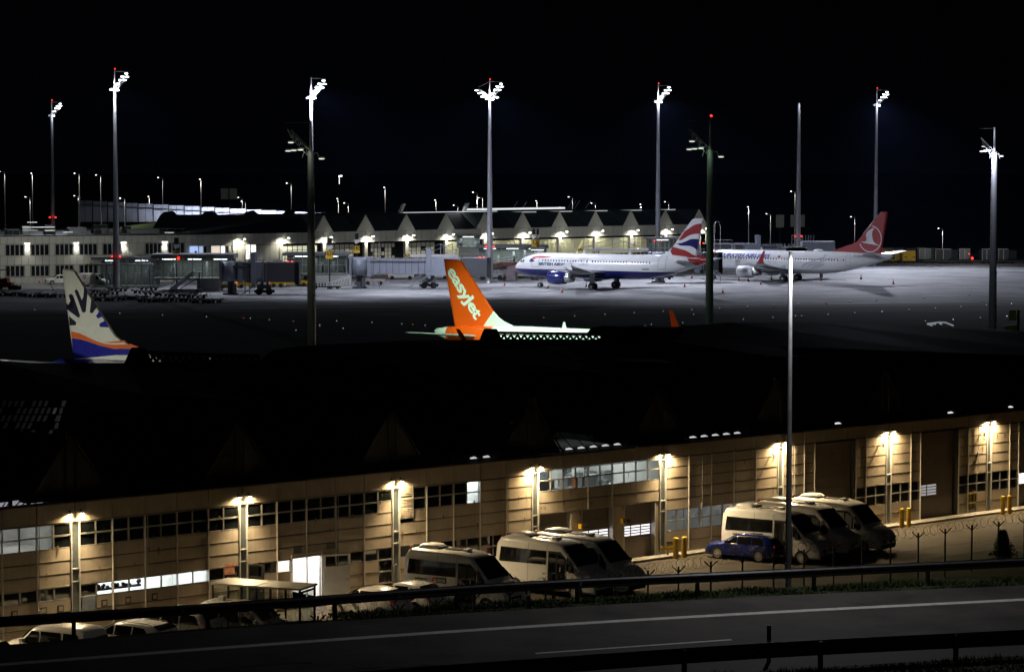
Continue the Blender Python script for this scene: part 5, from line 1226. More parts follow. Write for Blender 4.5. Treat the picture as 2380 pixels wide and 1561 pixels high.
    mb.tube((c, T(c)-1.6, ztop+.8), (d, T(c)-1.6, ztop+.8), .03, .03, 4); mb.build('roof_rail', M_steel, cb)
    for u in (d-.5, d-1.2): mb = MB(); mb.ball((u, T(d)-.8, ztop+.2), .12, 8, 5); mb.build('warning_light', M_redlamp, cb)
    if wheels:
        xw = X(wheels)-x0; yw = T(xw); w = MB(); w.box(xw-1.6, xw+1.6, yw-.4, yw+.4, .35, .8); w.tube((xw-.4, yw, .8), (xw-.4, yw, zbot-.1), .25, .25, 8); w.tube((xw+.5, yw, .8), (xw+.5, yw, zbot-.1), .18, .18, 8); w.box(xw-1.1, xw+1.1, yw-1.2, yw+1.2, 1.0, 1.6)
        g = w.build('drive_bogie', M_bridged, r)
        for dx in (-.8, .8): w = MB(); w.tube((xw+dx, yw-1.0, .55), (xw+dx, yw-.5, .55), .55, .55, 18); w.build('wheel', M_tyre, g)
        # stair from the cab down to the ground
        w = MB(); s0 = (xw-.2, yw-1.7, zbot-.2); s1 = (xw-3.6, yw-1.9, .15)
        for dyy in (0, -.8): w.tube((s0[0], s0[1]+dyy, s0[2]), (s1[0], s1[1]+dyy, s1[2]), .08, .08, 5); w.tube((s0[0], s0[1]+dyy, s0[2]+.9), (s1[0], s1[1]+dyy, s1[2]+.9), .03, .03, 5)
        w.build('service_stair', M_steel, r)
        sst = kids_last = None
        for i in range(9):
            t = (i+.5)/9; st = MB(); xx = s0[0]+(s1[0]-s0[0])*t; zz = s0[2]+(s1[2]-s0[2])*t; st.box(xx-.14, xx+.14, s0[1]-.8, s0[1], zz-.02, zz+.02); st.build('step', M_steel, r)
    if name_txt:
        q = AY(*txt_at, Y-1.5); 
        me = text_mesh(name_txt[0], 2.0, .95, .05); drape(me, lambda x, y: (q.x-x0+x, -1.462+T(q.x-x0), q.z+y), M_conp, 'lettering', t2)
        me = text_mesh(name_txt[1], 1.35, .85, .0); drape(me, lambda x, y: (q.x-x0+1.75+x, -1.462+T(q.x-x0), q.z+.55+y), M_grey, 'lettering', t2)
    return r, x0
bridge('long grey boarding bridge with large M and number, left of the blue bellied airliner', 449, 0, (1000+965*.42)*.595, ((1000+1065*.42)*.595, (1000+1603*.42)*.595, (1000+1905*.42)*.595), 1132, (1000+1610*.42)*.595, 5.1, 2.3, ('M', '162'), k2(1632, 940), dy=-2)
bridge('shorter boarding bridge with lettered side and big dark cab, in front of the lit doors', 427, 0, (550+1195*.294)*.595, ((550+1235*.294)*.595, (550+1500*.294)*.595, (550+1650*.294)*.595), 688, (550+1645*.294)*.595, 5.2, 2.3, ('M', '161'), (607, 626.5), dy=-1)
bridge('dark boarding bridge partly hidden behind the blue bellied airliner and its fin', 470, 0, (2000+1360*.42)*.595, ((2000+1420*.42)*.595, (2000+1720*.42)*.595, (2000+1760*.42)*.595), (2000+1925*.42)*.595, None, 5.2, 2.3, dy=2)
bridge('boarding bridge with faint lettering rising behind the white airliner with the red tail', 492, 0, 1860, (1815, 1760, 1700), 1640, None, 6.1, 3.2, rot=False)
q0 = AY(1895, 590, 492); mb = MB(); 
r = empty('bridge_cab_wagon', (q0.x, 492, 0), 0, 'end cab of a far boarding bridge above the rear of the white airliner', 'bridge cab'); mb.box(-6.5, 3.5, -1.5, 1.5, 3.2, 5.6); mb.build('tunnel', M_bridge, r); mb = MB(); mb.box(-2.6, 3.4, -1.7, 1.7, 5.61, 6.6); mb.build('roof_unit', M_bridge, r)
mb = MB()
for i in range(9): mb.tube((-4.5+i*.5, -1.6, 5.6), (-4.5+i*.5, -1.6, 7.8), .04, .04, 4)
for z in (6.1, 7.0, 7.8): mb.tube((-4.5, -1.6, z), (-2.6, -1.6, z), .04, .04, 4)
mb.build('roof_rail', M_steel, r); mb = MB(); mb.tube((-12, -1, 0), (-12, -1, 3.2), .3, .3, 8); mb.tube((1, -1, 0), (1, -1, 3.2), .3, .3, 8); mb.build('leg', M_bridged, r)
q = t4((85, 775)); me = text_mesh('M164', 1.5, 1, .05)
drape(me, lambda x, y: (AY(*k4(78, 775), 490.4).x-q0.x+x, -1.515, AY(*k4(78, 775), 490.4).z+y), M_grey, 'lettering', r)
# glass links between terminal and bridges
M_linkroof = mat('link_roof_metal', (.2, .21, .21), .5, .2)
def glink(label, Y, px0, px1, zr, zg, zb, n, depth=6, base=None, lit=1.0, solid=False, ztop_th=.5):
    x0 = AY(px0, 600, Y).x; x1 = AY(px1, 600, Y).x; w = x1-x0; r = empty('glass_link', (x0, Y, 0), 0, label, 'glass link')
    mb = MB(); mb.box(-.4, w+.4, -.4, depth, zr, zr+ztop_th); mb.build('roof', M_linkroof, r)
    mb = MB(); mb.box(0, w, .05, depth, zg-.25, zg); mb.build('floor', M_linkroof, r)
    if zb is not None and zg > 1:
        if base: 
            a = AY(base[0], 600, Y).x-x0; b2 = AY(base[1], 600, Y).x-x0; mb = MB(); mb.box(a, b2, .0, depth-.5, 0, zg-.26); mb.build('base_wall', base[2], r)
    mb = MB()
    for i in range(n+1): u = w*i/n; mb.box(u-.06, u+.06, -.04, .08, zg, zr)
    mb.box(0, w, -.03, .07, (zr+zg)/2-.04, (zr+zg)/2+.04); mb.build('mullion', M_steel, r)
    for i in range(n):
        for j in range(2):
            z0, z1 = (zg, (zr+zg)/2) if j == 0 else ((zr+zg)/2, zr)
            mb = MB(); mb.add([(w*i/n+.07, .0, z0+.05), (w*(i+1)/n-.07, .0, z0+.05), (w*(i+1)/n-.07, .0, z1-.05), (w*i/n+.07, .0, z1-.05)], [(0, 1, 2, 3)]); mb.build('pane', M_gl, r)
    mb = MB(); mb.box(0, w, depth-.3, depth-.2, zg, zr); mb.build('back_wall', mat('pale_link_back', (.14, .16, .15), .6, var=.2, scale=.5), r)
    nl = max(1, int(w/4))
    for i in range(nl): u = w*(i+.5)/nl; mb = MB(); mb.box(u-1.1, u+1.1, depth*.4, depth*.4+.15, zr-.25, zr-.15); mb.build('light_tube', tube_w, r)
    # clutter behind the glass
    rg = random.Random(int(px0)); mb = MB()
    for i in range(int(w*1.2)): u = rg.uniform(.2, w-.5); mb.box(u, u+rg.uniform(.1, .5), depth*.6, depth*.7, zg, zg+rg.uniform(.4, (zr-zg)*.9))
    o = mb.build('interior_fittings', M_grey, r); o['kind'] = 'stuff'
    if lit: a_ = area('link_light', (x0+w/2, Y+depth*.5, zr-.3), w*.8, depth*.5, 42*w*lit, (.92, 1, .97))
    return r
glink('low dim glass gallery at ground level beside the dark mast base at left', 452, 218, 360, 4.6, .2, None, 9, 7, lit=.35)
glink('raised glass link with grey roof and lit upper panes behind the passenger stairs', 437, 357, 538, 5.4, 2.2, 0, 8, 7, base=(457, 508, M_linkroof), lit=.55, ztop_th=.7)
glink('glass link with mirrored tall panes between the dark near mast and the long bridge', 456, 662, 805, 5.2, 2.1, 0, 7, 6, base=(720, 812, M_conp), lit=.35)
glink('brightly lit glass link with stairs inside, left of the airliner nose', 484, 1112, 1270, 5.6, .6, 0, 9, 7, base=None, lit=1.6)
r = empty('stair_base', (AY(1160, 600, 480).x, 480, 0), 0, 'pinkish concrete base wall with a stepped top in front of the bright glass link', 'wall')
w = AY(1203, 600, 480).x-AY(1160, 600, 480).x; mb = MB(); mb.box(0, w, 0, 1.0, 0, 2.7); mb.build('wall_body', mat('pinkish_concrete', (.4, .34, .36), .8), r); mb = MB(); mb.prism([(-4, 2.2), (0, 2.2), (w, 2.75), (w, 3.2), (0, 3.2)], -.05, 1, 'y'); mb.build('red_band', mat('dull_red_band', (.2, .07, .06), .6), r)
mb = MB()
for i in range(3):
    for k in range(2): mb.tube((-4+i*4, -.3, 2.8+k*.5+i*.6), (i*4, -.3, 3.4+k*.5+i*.6), .05, .05, 4)
mb.build('stair_rail', M_white, r)
glink('small lit cabin on the terminal roof beside the bright glass link', 505, 1062, 1115, 7.2, 5.2, 0, 4, 4, base=(1066, 1111, M_conp), lit=1.0, ztop_th=.3)
glink('dim glass box behind the fin of the blue bellied airliner', 495, 1506, 1575, 6.9, 3.6, 0, 7, 5, base=(1510, 1570, M_conp), lit=.2, ztop_th=.3)
glink('striped glass link behind the airliner nose', 478, 1238, 1262, 5.6, 2.5, 0, 4, 5, base=(1240, 1258, M_bridged), lit=.8, ztop_th=.2)
# canopy beams with hazard striped ends and stays
M_haz = bpy.data.materials.new('hazard_stripes'); M_haz.use_nodes = True; n = M_haz.node_tree; b = n.nodes['Principled BSDF']; tc = n.nodes.new('ShaderNodeTexCoord'); mp = n.nodes.new('ShaderNodeMapping'); mp.inputs['Rotation'].default_value = (0, R(40), 0)
wv = n.nodes.new('ShaderNodeTexWave'); wv.inputs['Scale'].default_value = .75; cr2 = n.nodes.new('ShaderNodeValToRGB'); cr2.color_ramp.interpolation = 'CONSTANT'; cr2.color_ramp.elements[0].color = (.02, .02, .02, 1); cr2.color_ramp.elements[1].position = .5; cr2.color_ramp.elements[1].color = (.7, .5, .04, 1)
n.links.new(tc.outputs['Object'], mp.inputs[0]); n.links.new(mp.outputs[0], wv.inputs[0]); n.links.new(wv.outputs[0], cr2.inputs[0]); n.links.new(cr2.outputs[0], b.inputs['Base Color'])
for (tr, x0, x1, xe, y0, y1, Y, sx, lb) in ((k2, 1375, 1870, 1430, 820, 842, 470, (1715, 1828), 'pale canopy beam with hazard striped end above the long bridge'), (k3, 612, 1270, 662, 765, 786, 490, (935, 1145), 'pale canopy beam with hazard striped end above the blue bellied airliner'), (k1, 790, 1420, 860, 906, 920, 447, (1165, 1300), 'thin canopy beam on stays crossing in front of the two storey wing')):
    a = AY(*tr(x0, y0), Y); b2 = AY(*tr(x1, y1), Y); e = AY(*tr(xe, y1), Y); r = empty('canopy_beam', (a.x, Y, 0), 0, lb, 'canopy')
    mb = MB(); mb.box(e.x-a.x, b2.x-a.x, 0, 2, b2.z, a.z); mb.build('beam', M_white if tr is not k1 else M_grey, r); mb = MB(); mb.box(0, e.x-a.x, 0, 2, b2.z, a.z); mb.build('striped_end', M_haz, r)
    mb = MB()
    tops = [AY(*tr(s_, y0-(100 if tr is not k3 else 95)), Y) for s_ in sx]
    for t in tops: mb.tube((t.x-a.x, 1, a.z), (t.x-a.x, 1, t.z), .07, .07, 5)
    mb.tube((tops[0].x-a.x, 1, tops[0].z), (b2.x-a.x, 1, a.z), .06, .06, 5); mb.tube((tops[0].x-a.x, 1, tops[0].z), (.5, 1, a.z), .04, .04, 5); mb.tube((tops[1].x-a.x, 1, tops[1].z), (tops[0].x-a.x-3, 1, a.z), .04, .04, 5); mb.build('stay', M_steel, r)
    mb = MB()
    for u in (.3, .95): mb.tube(((b2.x-a.x)*u, 1.2, 0), ((b2.x-a.x)*u, 1.2, b2.z), .15, .15, 6)
    mb.build('leg', M_grey, r)
# hoop posts
for tr, x, yt, yb, Y, lb in ((k2, 1117, 640, 850, 452, 'pale metal hoop standing on the long boarding bridge root'), (k3, 1910, 508, 725, 475, 'tall pale metal hoop to the right of the dark greenish mast'), (k1, 2296, 770, 890, 430, 'dark hoop above the shorter boarding bridge')):
    t = AY(*tr(x, yt), Y); r = empty('hoop', (t.x, Y, 0), 0, lb, 'metal hoop'); mb = MB(); w = .55 if tr is not k1 else .35
    mb.path([(-w, 0, 0), (-w*.95, 0, t.z-.9), (-w*.5, 0, t.z-.15), (0, 0, t.z), (w*.5, 0, t.z-.15), (w*.95, 0, t.z-.9), (w, 0, 0)], .06); mb.build('hoop_tube', M_dark if tr is k1 else M_steel, r)
# stand number signs
def stand_sign(tr, x, yt, ymid, yb0, yb1, Y, num, lb, wh=26):
    t = AY(*tr(x, yt), Y); r = empty('stand_sign', (t.x, Y, 0), 0, lb, 'stand sign'); z = lambda y: AY(*tr(x, y), Y).z
    s_ = Y/6200*4*.25*4
    W_ = wh*.25*Y/6200
    mb = MB(); mb.box(-W_*.75, W_*.75, -.3, .3, z(yt+55), z(yt)); mb.build('docking_display', M_black, r)
    mb = MB(); mb.prism([(-W_, z(ymid-20)), (W_, z(ymid-20)), (W_*.9, z(ymid+8)), (-W_*.6, z(ymid+22))], -.35, .3, 'y'); mb.build('camera_housing', M_white, r)
    mb = MB(); mb.box(-W_*1.25, W_*1.25, -.2, .0, z(yb1), z(yb0)); bd = mb.build('number_board', M_yel, r)
    me = text_mesh(num or '.', .95, .8, .02, 'CENTER')
    if num: drape(me, lambda a, c: (a, -.215, (z(yb0)+z(yb1))/2-.1+c), M_black, 'lettering', bd)
    mb = MB(); mb.tube((0, .1, 0), (0, .1, z(yt+5)), .12, .12, 8); mb.tube((0, .1, 0), (0, .1, .3), .5, .4, 10); mb.build('pole', M_dark, r)
    spot('sign_lamp', (t.x-1.5, Y-3, z(yb1)-.8), (t.x, Y, z(yb0)), 60, (1, .95, .8), 60)
    return r
stand_sign(k1, 1640, 662, 745, 783, 830, 440, '160', 'stand sign with black box and blank yellow board above the grey glass link roof')
stand_sign(k2, 683, 668, 755, 783, 858, 446, '162V', 'yellow stand sign under a black display, just right of the dark near mast', 28)
stand_sign(k2, 937, 622, 700, 736, 803, 462, '162', 'yellow stand sign under a display box, left of the tall metal hoop', 22)
stand_sign(k3, 203, 580, 655, 683, 750, 480, '163', 'left one of the twin yellow stand signs above the airliner nose', 18)
stand_sign(k3, 240, 580, 655, 683, 745, 481, '', 'right one of the twin yellow stand signs above the airliner nose', 14)
# cones
cone = MB(); cone.s = True; cone.tube((0, 0, .03), (0, 0, .28), .17, .12, 12); cone.tube((0, 0, .28), (0, 0, .45), .12, .085, 12); cone.tube((0, 0, .45), (0, 0, .78), .085, .02, 12); cone_mesh = cone.mesh('cone_body', mat('worn_cone_orange', (.5, .07, .02), .6))
cw = MB(); cw.tube((0, 0, .42), (0, 0, .58), .095, .065, 12); cwm = cw.mesh('white_band', M_white); cb_ = MB(); cb_.box(-.22, .22, -.22, .22, 0, .035); cbm = cb_.mesh('cone_base', M_black)
conesrc = [(k2, 2313, 1108, 'by the belt loader left of the airliner nose'), (k3, 333, 1137, 'just right of the nose wheel of the blue bellied airliner'), (k3, 464, 1174, 'nearest the camera under the blue engine'), (k3, 690, 1118, 'touching the left main wheels of the blue bellied airliner'), (k3, 1605, 1120, 'on the open apron left of the dark greenish mast'), (k3, 1672, 1040, 'under the tail of the blue bellied airliner'), (k3, 1959, 1176, 'right beside the foot of the dark greenish mast'), (k3, 2110, 1062, 'left of the white engine of the red tailed airliner'), (k3, 2197, 1068, 'directly under the white engine'), (k3, 2313, 1098, 'under the red winglet of the second airliner'), (k4, 33, 1050, 'left of the white lamp column by the main wheels'), (k4, 175, 1050, 'between the main wheels of the red tailed airliner'), (k4, 494, 1062, 'on the shadow line under the rear of the red tailed airliner'), (k4, 865, 1050, 'below the tail of the red tailed airliner'), (k4, 1165, 1095, 'alone on the open apron at right, clearly orange'), (k1, 365, 1083, 'against the pale two storey wing at far left')]
for tr, x, y, lb in conesrc:
    P = G(*tr(x, y)); r = empty('traffic_cone', P, random.random(), 'orange traffic cone '+lb, 'traffic cone', 'traffic cones on the apron'); s_ = 1.05
    r.scale = (s_, s_, s_*1.1)
    for nm, me in (('cone_body', cone_mesh), ('white_band', cwm), ('cone_base', cbm)): link(nm, me, r)
# ---- carts: low container dollies in the dark rows at left
dm = MB(); dm.box(-1.6, 1.6, -.8, .8, .42, .52)
for i in range(5): dm.box(-1.5+i*.7, -1.38+i*.7, -.8, .8, .52, .6)
dm.box(-1.65, -1.6, -.85, .85, .4, .7); dm.box(1.6, 1.65, -.85, .85, .4, .7); deck = dm.mesh('deck', M_dark)
wm2 = MB(); wm2.tube((0, -.08, .2), (0, .08, .2), .2, .2, 12); whl = wm2.mesh('wheel', M_tyre); tb = MB(); tb.tube((1.6, 0, .35), (2.5, 0, .55), .04, .04, 5); tbm = tb.mesh('tow_bar', M_dark)
rg = random.Random(9)
rowsd = [(30, 1205), (120, 1200), (270, 1208), (340, 1212), (430, 1215), (540, 1218), (905, 1205), (965, 1250), (1075, 1248), (1180, 1235), (1265, 1240), (1370, 1262), (1450, 1258), (1530, 1250), (1660, 1258), (1750, 1258), (1870, 1272), (1965, 1268), (930, 1180), (1020, 1190), (1320, 1180), (1420, 1195), (1520, 1205), (1640, 1215), (1740, 1205), (1820, 1225), (1100, 1160), (1380, 1150)]
for i, (x, y) in enumerate(rowsd):
    P = G(*k1(x, y)); r = empty('container_dolly', P, rg.uniform(-.25, .15), 'low dark container dolly standing in the rows on the left apron', 'dolly', 'dark container dollies in rows on the left apron')
    link('deck', deck, r); link('tow_bar', tbm, r)
    for dx in (-1.1, -.3, .5, 1.2): link('wheel', whl, r, (dx, -.6, 0))
    for dx in (-1.1, 1.2): link('wheel', whl, r, (dx, .6, 0))
for x, y, yt in ((1165, 1200, 1130), (1440, 1190, 1145), (490, 1150, 1100)):
    P = G(*k1(x, y)); t = AY(*k1(x, yt), P.y); mb = MB(); mb.tube((0, 0, 0), (-.3, 0, t.z), .05, .05, 5); mb.box(-.2, .2, -.2, .2, 0, .08); o = mb.build('raised_tow_bar', M_dark, None, P); tag(o, {1165: 'dark raised tow bar between the dolly rows, middle one', 1440: 'dark raised tow bar at the right end of the dolly rows', 490: 'dark raised tow bar beside the tail fin with sun rays'}[x], 'tow bar')
# ---- vehicle helpers (used for near and far vehicles)
def wheel_mesh(rad, wd, nsp=10, rim=mat('alloy_rim', (.6, .6, .6), .35, .4)):
    a = MB(); a.s = False; a.tube((0, -wd/2, 0), (0, wd/2, 0), rad, rad, 26); t = a.mesh('tyre', M_black)
    b_ = MB(); rr_ = rad*.72
    for sg in (-1, 1):
        y = sg*(wd/2+.006)
        k = 30; vs = []; 
        for i in range(k): an = 2*math.pi*i/k; vs += [(rr_*math.cos(an), y, rr_*math.sin(an)), (rr_*.88*math.cos(an), y, rr_*.88*math.sin(an))]
        b_.add(vs, [(2*i, 2*i+1, 2*((i+1) % k)+1, 2*((i+1) % k)) for i in range(k)])
        for i in range(nsp):
            an = 2*math.pi*i/nsp; c_, s_ = math.cos(an), math.sin(an); w0, w1 = .035, .028
            b_.add([(rr_*.9*c_-w1*s_, y, rr_*.9*s_+w1*c_), (rr_*.9*c_+w1*s_, y, rr_*.9*s_-w1*c_), (rr_*.15*c_+w0*s_, y, rr_*.15*s_-w0*c_), (rr_*.15*c_-w0*s_, y, rr_*.15*s_+w0*c_)], [(0, 1, 2, 3)])
        b_.tube((0, y-.01, 0), (0, y+.01, 0), rr_*.22, rr_*.22, 12)
    return t, b_.mesh('rim', rim)
def body_loft(prof, W, belt, zb, tum, rings_extra=(), taper=((0, 1),)):
    """prof: [(x, ztop)] from front(+x) to rear, W half width"""
    def wid(x):
        P_ = taper
        for a, b2 in zip(P_, P_[1:]):
            lo, hi = (a, b2) if a[0] < b2[0] else (b2, a)
            if lo[0] <= x <= hi[0]: return W*(lo[1]+(hi[1]-lo[1])*(x-lo[0])/(hi[0]-lo[0]))
        return W*(P_[0][1] if abs(x-P_[0][0]) < abs(x-P_[-1][0]) else P_[-1][1])
    zmax = max(z for _, z in prof)
    def top(x):
        for a, b2 in zip(prof, prof[1:]):
            lo, hi = (a, b2) if a[0] < b2[0] else (b2, a)
            if lo[0] <= x <= hi[0]: return lo[1]+(hi[1]-lo[1])*(x-lo[0])/max(1e-6, hi[0]-lo[0])
        return prof[-1][1]
    def hw(x, z):
        w = wid(x)
        if z > belt: w *= 1-tum*((z-belt)/(zmax-belt))
        return w
    rings = []
    for x, zt_ in prof:
        zt_ = max(zt_, zb+.1); r_ = min(.16, (zt_-zb)*.3)
        pts = [(0, zb), (wid(x)*.9, zb), (wid(x), zb+min(.1, (zt_-zb)*.3))]
        b_ = min(belt, zt_-r_)
        pts.append((hw(x, b_), b_)); zs = zt_-r_; m_ = (b_+zs)/2
        pts += [(hw(x, m_), m_), (hw(x, zs), zs), (hw(x, zs)-.3*r_, zt_-r_*.42), (hw(x, zs)-.85*r_, zt_-.1*r_), (hw(x, zs)*.55, zt_+.015), (0, zt_+.02)]
        rings.append([(x, y, z) for y, z in pts]+[(x, -y, z) for y, z in pts[-2:0:-1]])
    mb = MB(); mb.s = True; mb.loft(rings)
    return mb, hw, top, wid
def add_smooth(o, ang=35):
    for p in o.data.polygons: p.use_smooth = True
    try: o.data.set_sharp_from_angle(angle=R(ang))
    except Exception: pass
VEH = {}
def vehicle(kind, loc, ang, label, paint, cat='van', group=None, name=None, opts=None):
    o_ = opts or {}; name = name or kind
    r = empty(name, loc, ang, label, cat, group)
    if kind == 'minibus':
        L = 5.95; prof = [(2.97, .62), (2.93, .98), (2.75, 1.22), (2.2, 1.42), (2.05, 1.50), (1.15, 2.42), (1.0, 2.52), (.6, 2.64), (0, 2.70), (-2.4, 2.70), (-2.75, 2.66), (-2.92, 2.42), (-2.97, 1.6), (-2.98, .45)]
        W, belt, zb, tum = 1.0, 1.25, .3, .12; taper = ((2.98, .86), (2.6, .95), (2.0, 1), (-2.6, 1), (-2.98, .95)); wr, ww = .34, .22; wx = (1.95, -1.7)
        glasses = [('side_window', [(.16, 1.55), (-2.74, 1.5), (-2.66, 2.22), (.16, 2.22)])]
        door = [('passenger_door', [(1.36, .45), (.45, .45), (.45, 2.18), (1.0, 2.18), (1.36, 1.9)])] if False else []
    elif kind == 'panel_van':
        prof = [(2.5, .6), (2.46, .9), (2.3, 1.1), (1.75, 1.28), (1.0, 2.1), (.8, 2.2), (0, 2.26), (-2.2, 2.26), (-2.45, 2.1), (-2.5, 1.2), (-2.5, .45)]; L = 5
        W, belt, zb, tum = .98, 1.2, .3, .08; taper = ((2.5, .86), (2.0, 1), (-2.5, .98)); wr, ww = .33, .2; wx = (1.65, -1.5); glasses = [('side_window', [(1.5, 1.25), (.75, 1.25), (.78, 1.9), (1.05, 1.9)])]
    elif kind == 'small_van':
        prof = [(2.18, .55), (2.12, .85), (1.9, 1.02), (1.25, 1.12), (.55, 1.72), (.3, 1.79), (-.4, 1.83), (-1.9, 1.81), (-2.1, 1.7), (-2.2, 1.0), (-2.2, .4)]; L = 4.4
        W, belt, zb, tum = .9, 1.05, .25, .1; taper = ((2.2, .82), (1.6, .97), (0, 1), (-2.2, .96)); wr, ww = .32, .2; wx = (1.4, -1.35); glasses = [('side_window', [(1.05, 1.08), (.18, 1.06), (.18, 1.6), (.55, 1.6)]), ('side_window', [(.08, 1.06), (-.95, 1.08), (-.95, 1.62), (.08, 1.62)]), ('side_window', [(-1.08, 1.08), (-1.9, 1.1), (-1.8, 1.6), (-1.08, 1.62)])]
    elif kind == 'estate':
        prof = [(2.34, .5), (2.3, .72), (2.1, .86), (1.2, 1.0), (1.05, 1.03), (.3, 1.40), (.1, 1.45), (-.5, 1.49), (-1.6, 1.44), (-2.05, 1.3), (-2.25, 1.02), (-2.34, .8), (-2.34, .35)]; L = 4.68
        W, belt, zb, tum = .91, .93, .2, .22; taper = ((2.34, .74), (2.0, .92), (1.2, 1), (-1.6, 1), (-2.34, .84)); wr, ww = .335, .22; wx = (1.42, -1.3)
        glasses = [('side_window', [(.98, .97), (.2, .97), (.2, 1.34), (.3, 1.34)]), ('side_window', [(.12, .97), (-.75, .97), (-.75, 1.38), (.12, 1.37)]), ('side_window', [(-.83, .97), (-1.75, .99), (-1.4, 1.34), (-.83, 1.38)])]
    elif kind == 'suv':
        prof = [(2.3, .55), (2.26, .85), (2.0, 1.02), (1.2, 1.12), (1.05, 1.14), (.35, 1.58), (.1, 1.66), (-1.7, 1.66), (-2.0, 1.55), (-2.25, 1.1), (-2.3, .9), (-2.3, .4)]; L = 4.6
        W, belt, zb, tum = .93, 1.03, .25, .16; taper = ((2.3, .78), (1.9, .95), (0, 1), (-2.3, .9)); wr, ww = .35, .22; wx = (1.4, -1.3); glasses = [('side_window', [(.95, 1.07), (.2, 1.07), (.2, 1.52), (.35, 1.52)]), ('side_window', [(.1, 1.07), (-.8, 1.07), (-.8, 1.54), (.1, 1.54)]), ('side_window', [(-.9, 1.07), (-1.9, 1.1), (-1.65, 1.5), (-.9, 1.54)])]
    else:  # hatchback
        prof = [(2.0, .5), (1.96, .72), (1.8, .85), (1.05, .98), (.9, 1.01), (.15, 1.38), (-.1, 1.44), (-.6, 1.46), (-1.3, 1.38), (-1.7, 1.15), (-1.95, .95), (-2.0, .75), (-2.0, .35)]; L = 4
        W, belt, zb, tum = .85, .93, .2, .2; taper = ((2.0, .74), (1.7, .93), (.8, 1), (-1.5, .98), (-2.0, .84)); wr, ww = .31, .2; wx = (1.25, -1.25)
        glasses = [('side_window', [(.8, .97), (.05, .97), (.05, 1.32), (.2, 1.32)]), ('side_window', [(-.03, .97), (-.85, .98), (-.8, 1.34), (-.03, 1.34)]), ('side_window', [(-.92, .99), (-1.35, 1.02), (-1.15, 1.25), (-.9, 1.32)])]
    key = (kind, paint.name)
    fine = []
    for a, b2 in zip(prof, prof[1:]):
        k_ = max(1, int(abs(a[0]-b2[0])/.45)); fine += [(a[0]+(b2[0]-a[0])*i/k_, a[1]+(b2[1]-a[1])*i/k_) for i in range(k_)]
    fine.append(prof[-1])
    mb, hw, top, wid = body_loft(fine, W, belt, zb, tum, (), taper)
    if key not in VEH: VEH[key] = mb.mesh('body', paint); 
    bd = link('body', VEH[key], r); add_smooth(bd, 40)
    wk = ('w', wr, ww)
    if wk not in VEH: VEH[wk] = wheel_mesh(wr, ww)
    sides = (1, -1)
    for x in wx:
        for sg in sides:
            w = link('wheel', VEH[wk][0], r, (x, sg*(W-ww/2+.005), wr)); link('rim', VEH[wk][1], w)
            # dark arch
            m2 = MB(); n_ = 16; c_ = [(x+(wr+.07)*math.cos(math.pi*i/n_), wr+(wr+.07)*math.sin(math.pi*i/n_)) for i in range(n_+1)]; m2.add([(p[0], sg*(wid(p[0])+.004), max(p[1], zb)) for p in c_], [tuple(range(n_+1))]); m2.build('wheel_arch', M_black, bd)
    gk = 0
    for nm, poly in glasses:
        for sg in sides:
            m2 = MB(); drape([poly], lambda x, z: (x, sg*(hw(x, z)+.014), z), M_carglass, nm, bd, .5, .3)
    # windscreen and rear glass from the profile
    def strip(x0, x1, nm, m, wf=.86, lift=.015):
        k_ = 6; vs = []; 
        for i in range(k_+1):
            x = x0+(x1-x0)*i/k_; z = top(x); w = hw(x, z-.12)*wf
            for j in range(7): vs.append((x, -w+2*w*j/6, z+lift+.02))
        f_ = [(i*7+j, i*7+j+1, (i+1)*7+j+1, (i+1)*7+j) for i in range(k_) for j in range(6)]
        m2 = MB(); m2.s = True; m2.add(vs, f_); return m2.build(nm, m, bd)
    ws = {'minibus': (2.0, 1.12), 'panel_van': (1.7, 1.02), 'small_van': (1.2, .57), 'estate': (1.02, .3), 'suv': (1.02, .36), 'hatchback': (.87, .17)}[kind]
    strip(*ws, 'windscreen', M_carglass, .88)
    xr = prof[-1][0]
    if kind in ('hatchback', 'estate', 'suv'):
        rr_ = {'hatchback': (-1.35, -1.68), 'estate': (-1.72, -2.1), 'suv': (-1.9, -2.15)}[kind]; strip(*rr_, 'rear_window', M_carglass, .84)
    else:
        zt_ = top(xr+.1); m2 = MB(); m2.box(xr-.03, xr+.06, -W*.8, W*.8, zt_*.56, zt_*.84); m2.build('rear_window', M_carglass, bd)
    # lights
    for sg in sides:
        x = prof[0][0]; m2 = MB(); m2.box(x-.3, x-.08, sg*wid(x)*.62-.12, sg*wid(x)*.62+.16*sg*0+.12, prof[1][1]-.22, prof[1][1]-.05); m2.build('headlight', M_carglass if kind != 'estate' else mat('clear_lens', (.5, .55, .6), .1), bd)
        m2 = MB(); m2.box(xr-.02, xr+.06, sg*W*.86-.07, sg*W*.86+.07, .85, 1.35 if L > 4.5 and kind in ('minibus', 'panel_van') else 1.05); m2.build('tail_light', mat('red_lens', (.45, .02, .02), .2), bd)
        xm = ws[0]-.25; m2 = MB(); m2.box(xm-.06, xm+.1, sg*(hw(xm, belt+.1)+.03)-.0, sg*(hw(xm, belt+.1)+.22), belt+.05, belt+(.36 if kind in ('minibus', 'panel_van') else .2)); m2.build('mirror', M_black if kind == 'minibus' else paint, bd)
    m2 = MB(); m2.box(prof[0][0]-.05, prof[0][0]+.06, -W*.68, W*.68, .28, .5); m2.box(xr-.06, xr+.05, -W*.8, W*.8, .3, .5); m2.build('bumper', M_black if kind in ('minibus', 'panel_van', 'small_van') else paint, bd)
    m2 = MB(); m2.box(prof[0][0]-.03, prof[0][0]+.02, -W*.45, W*.45, .58, .78); m2.build('grille', M_black, bd)
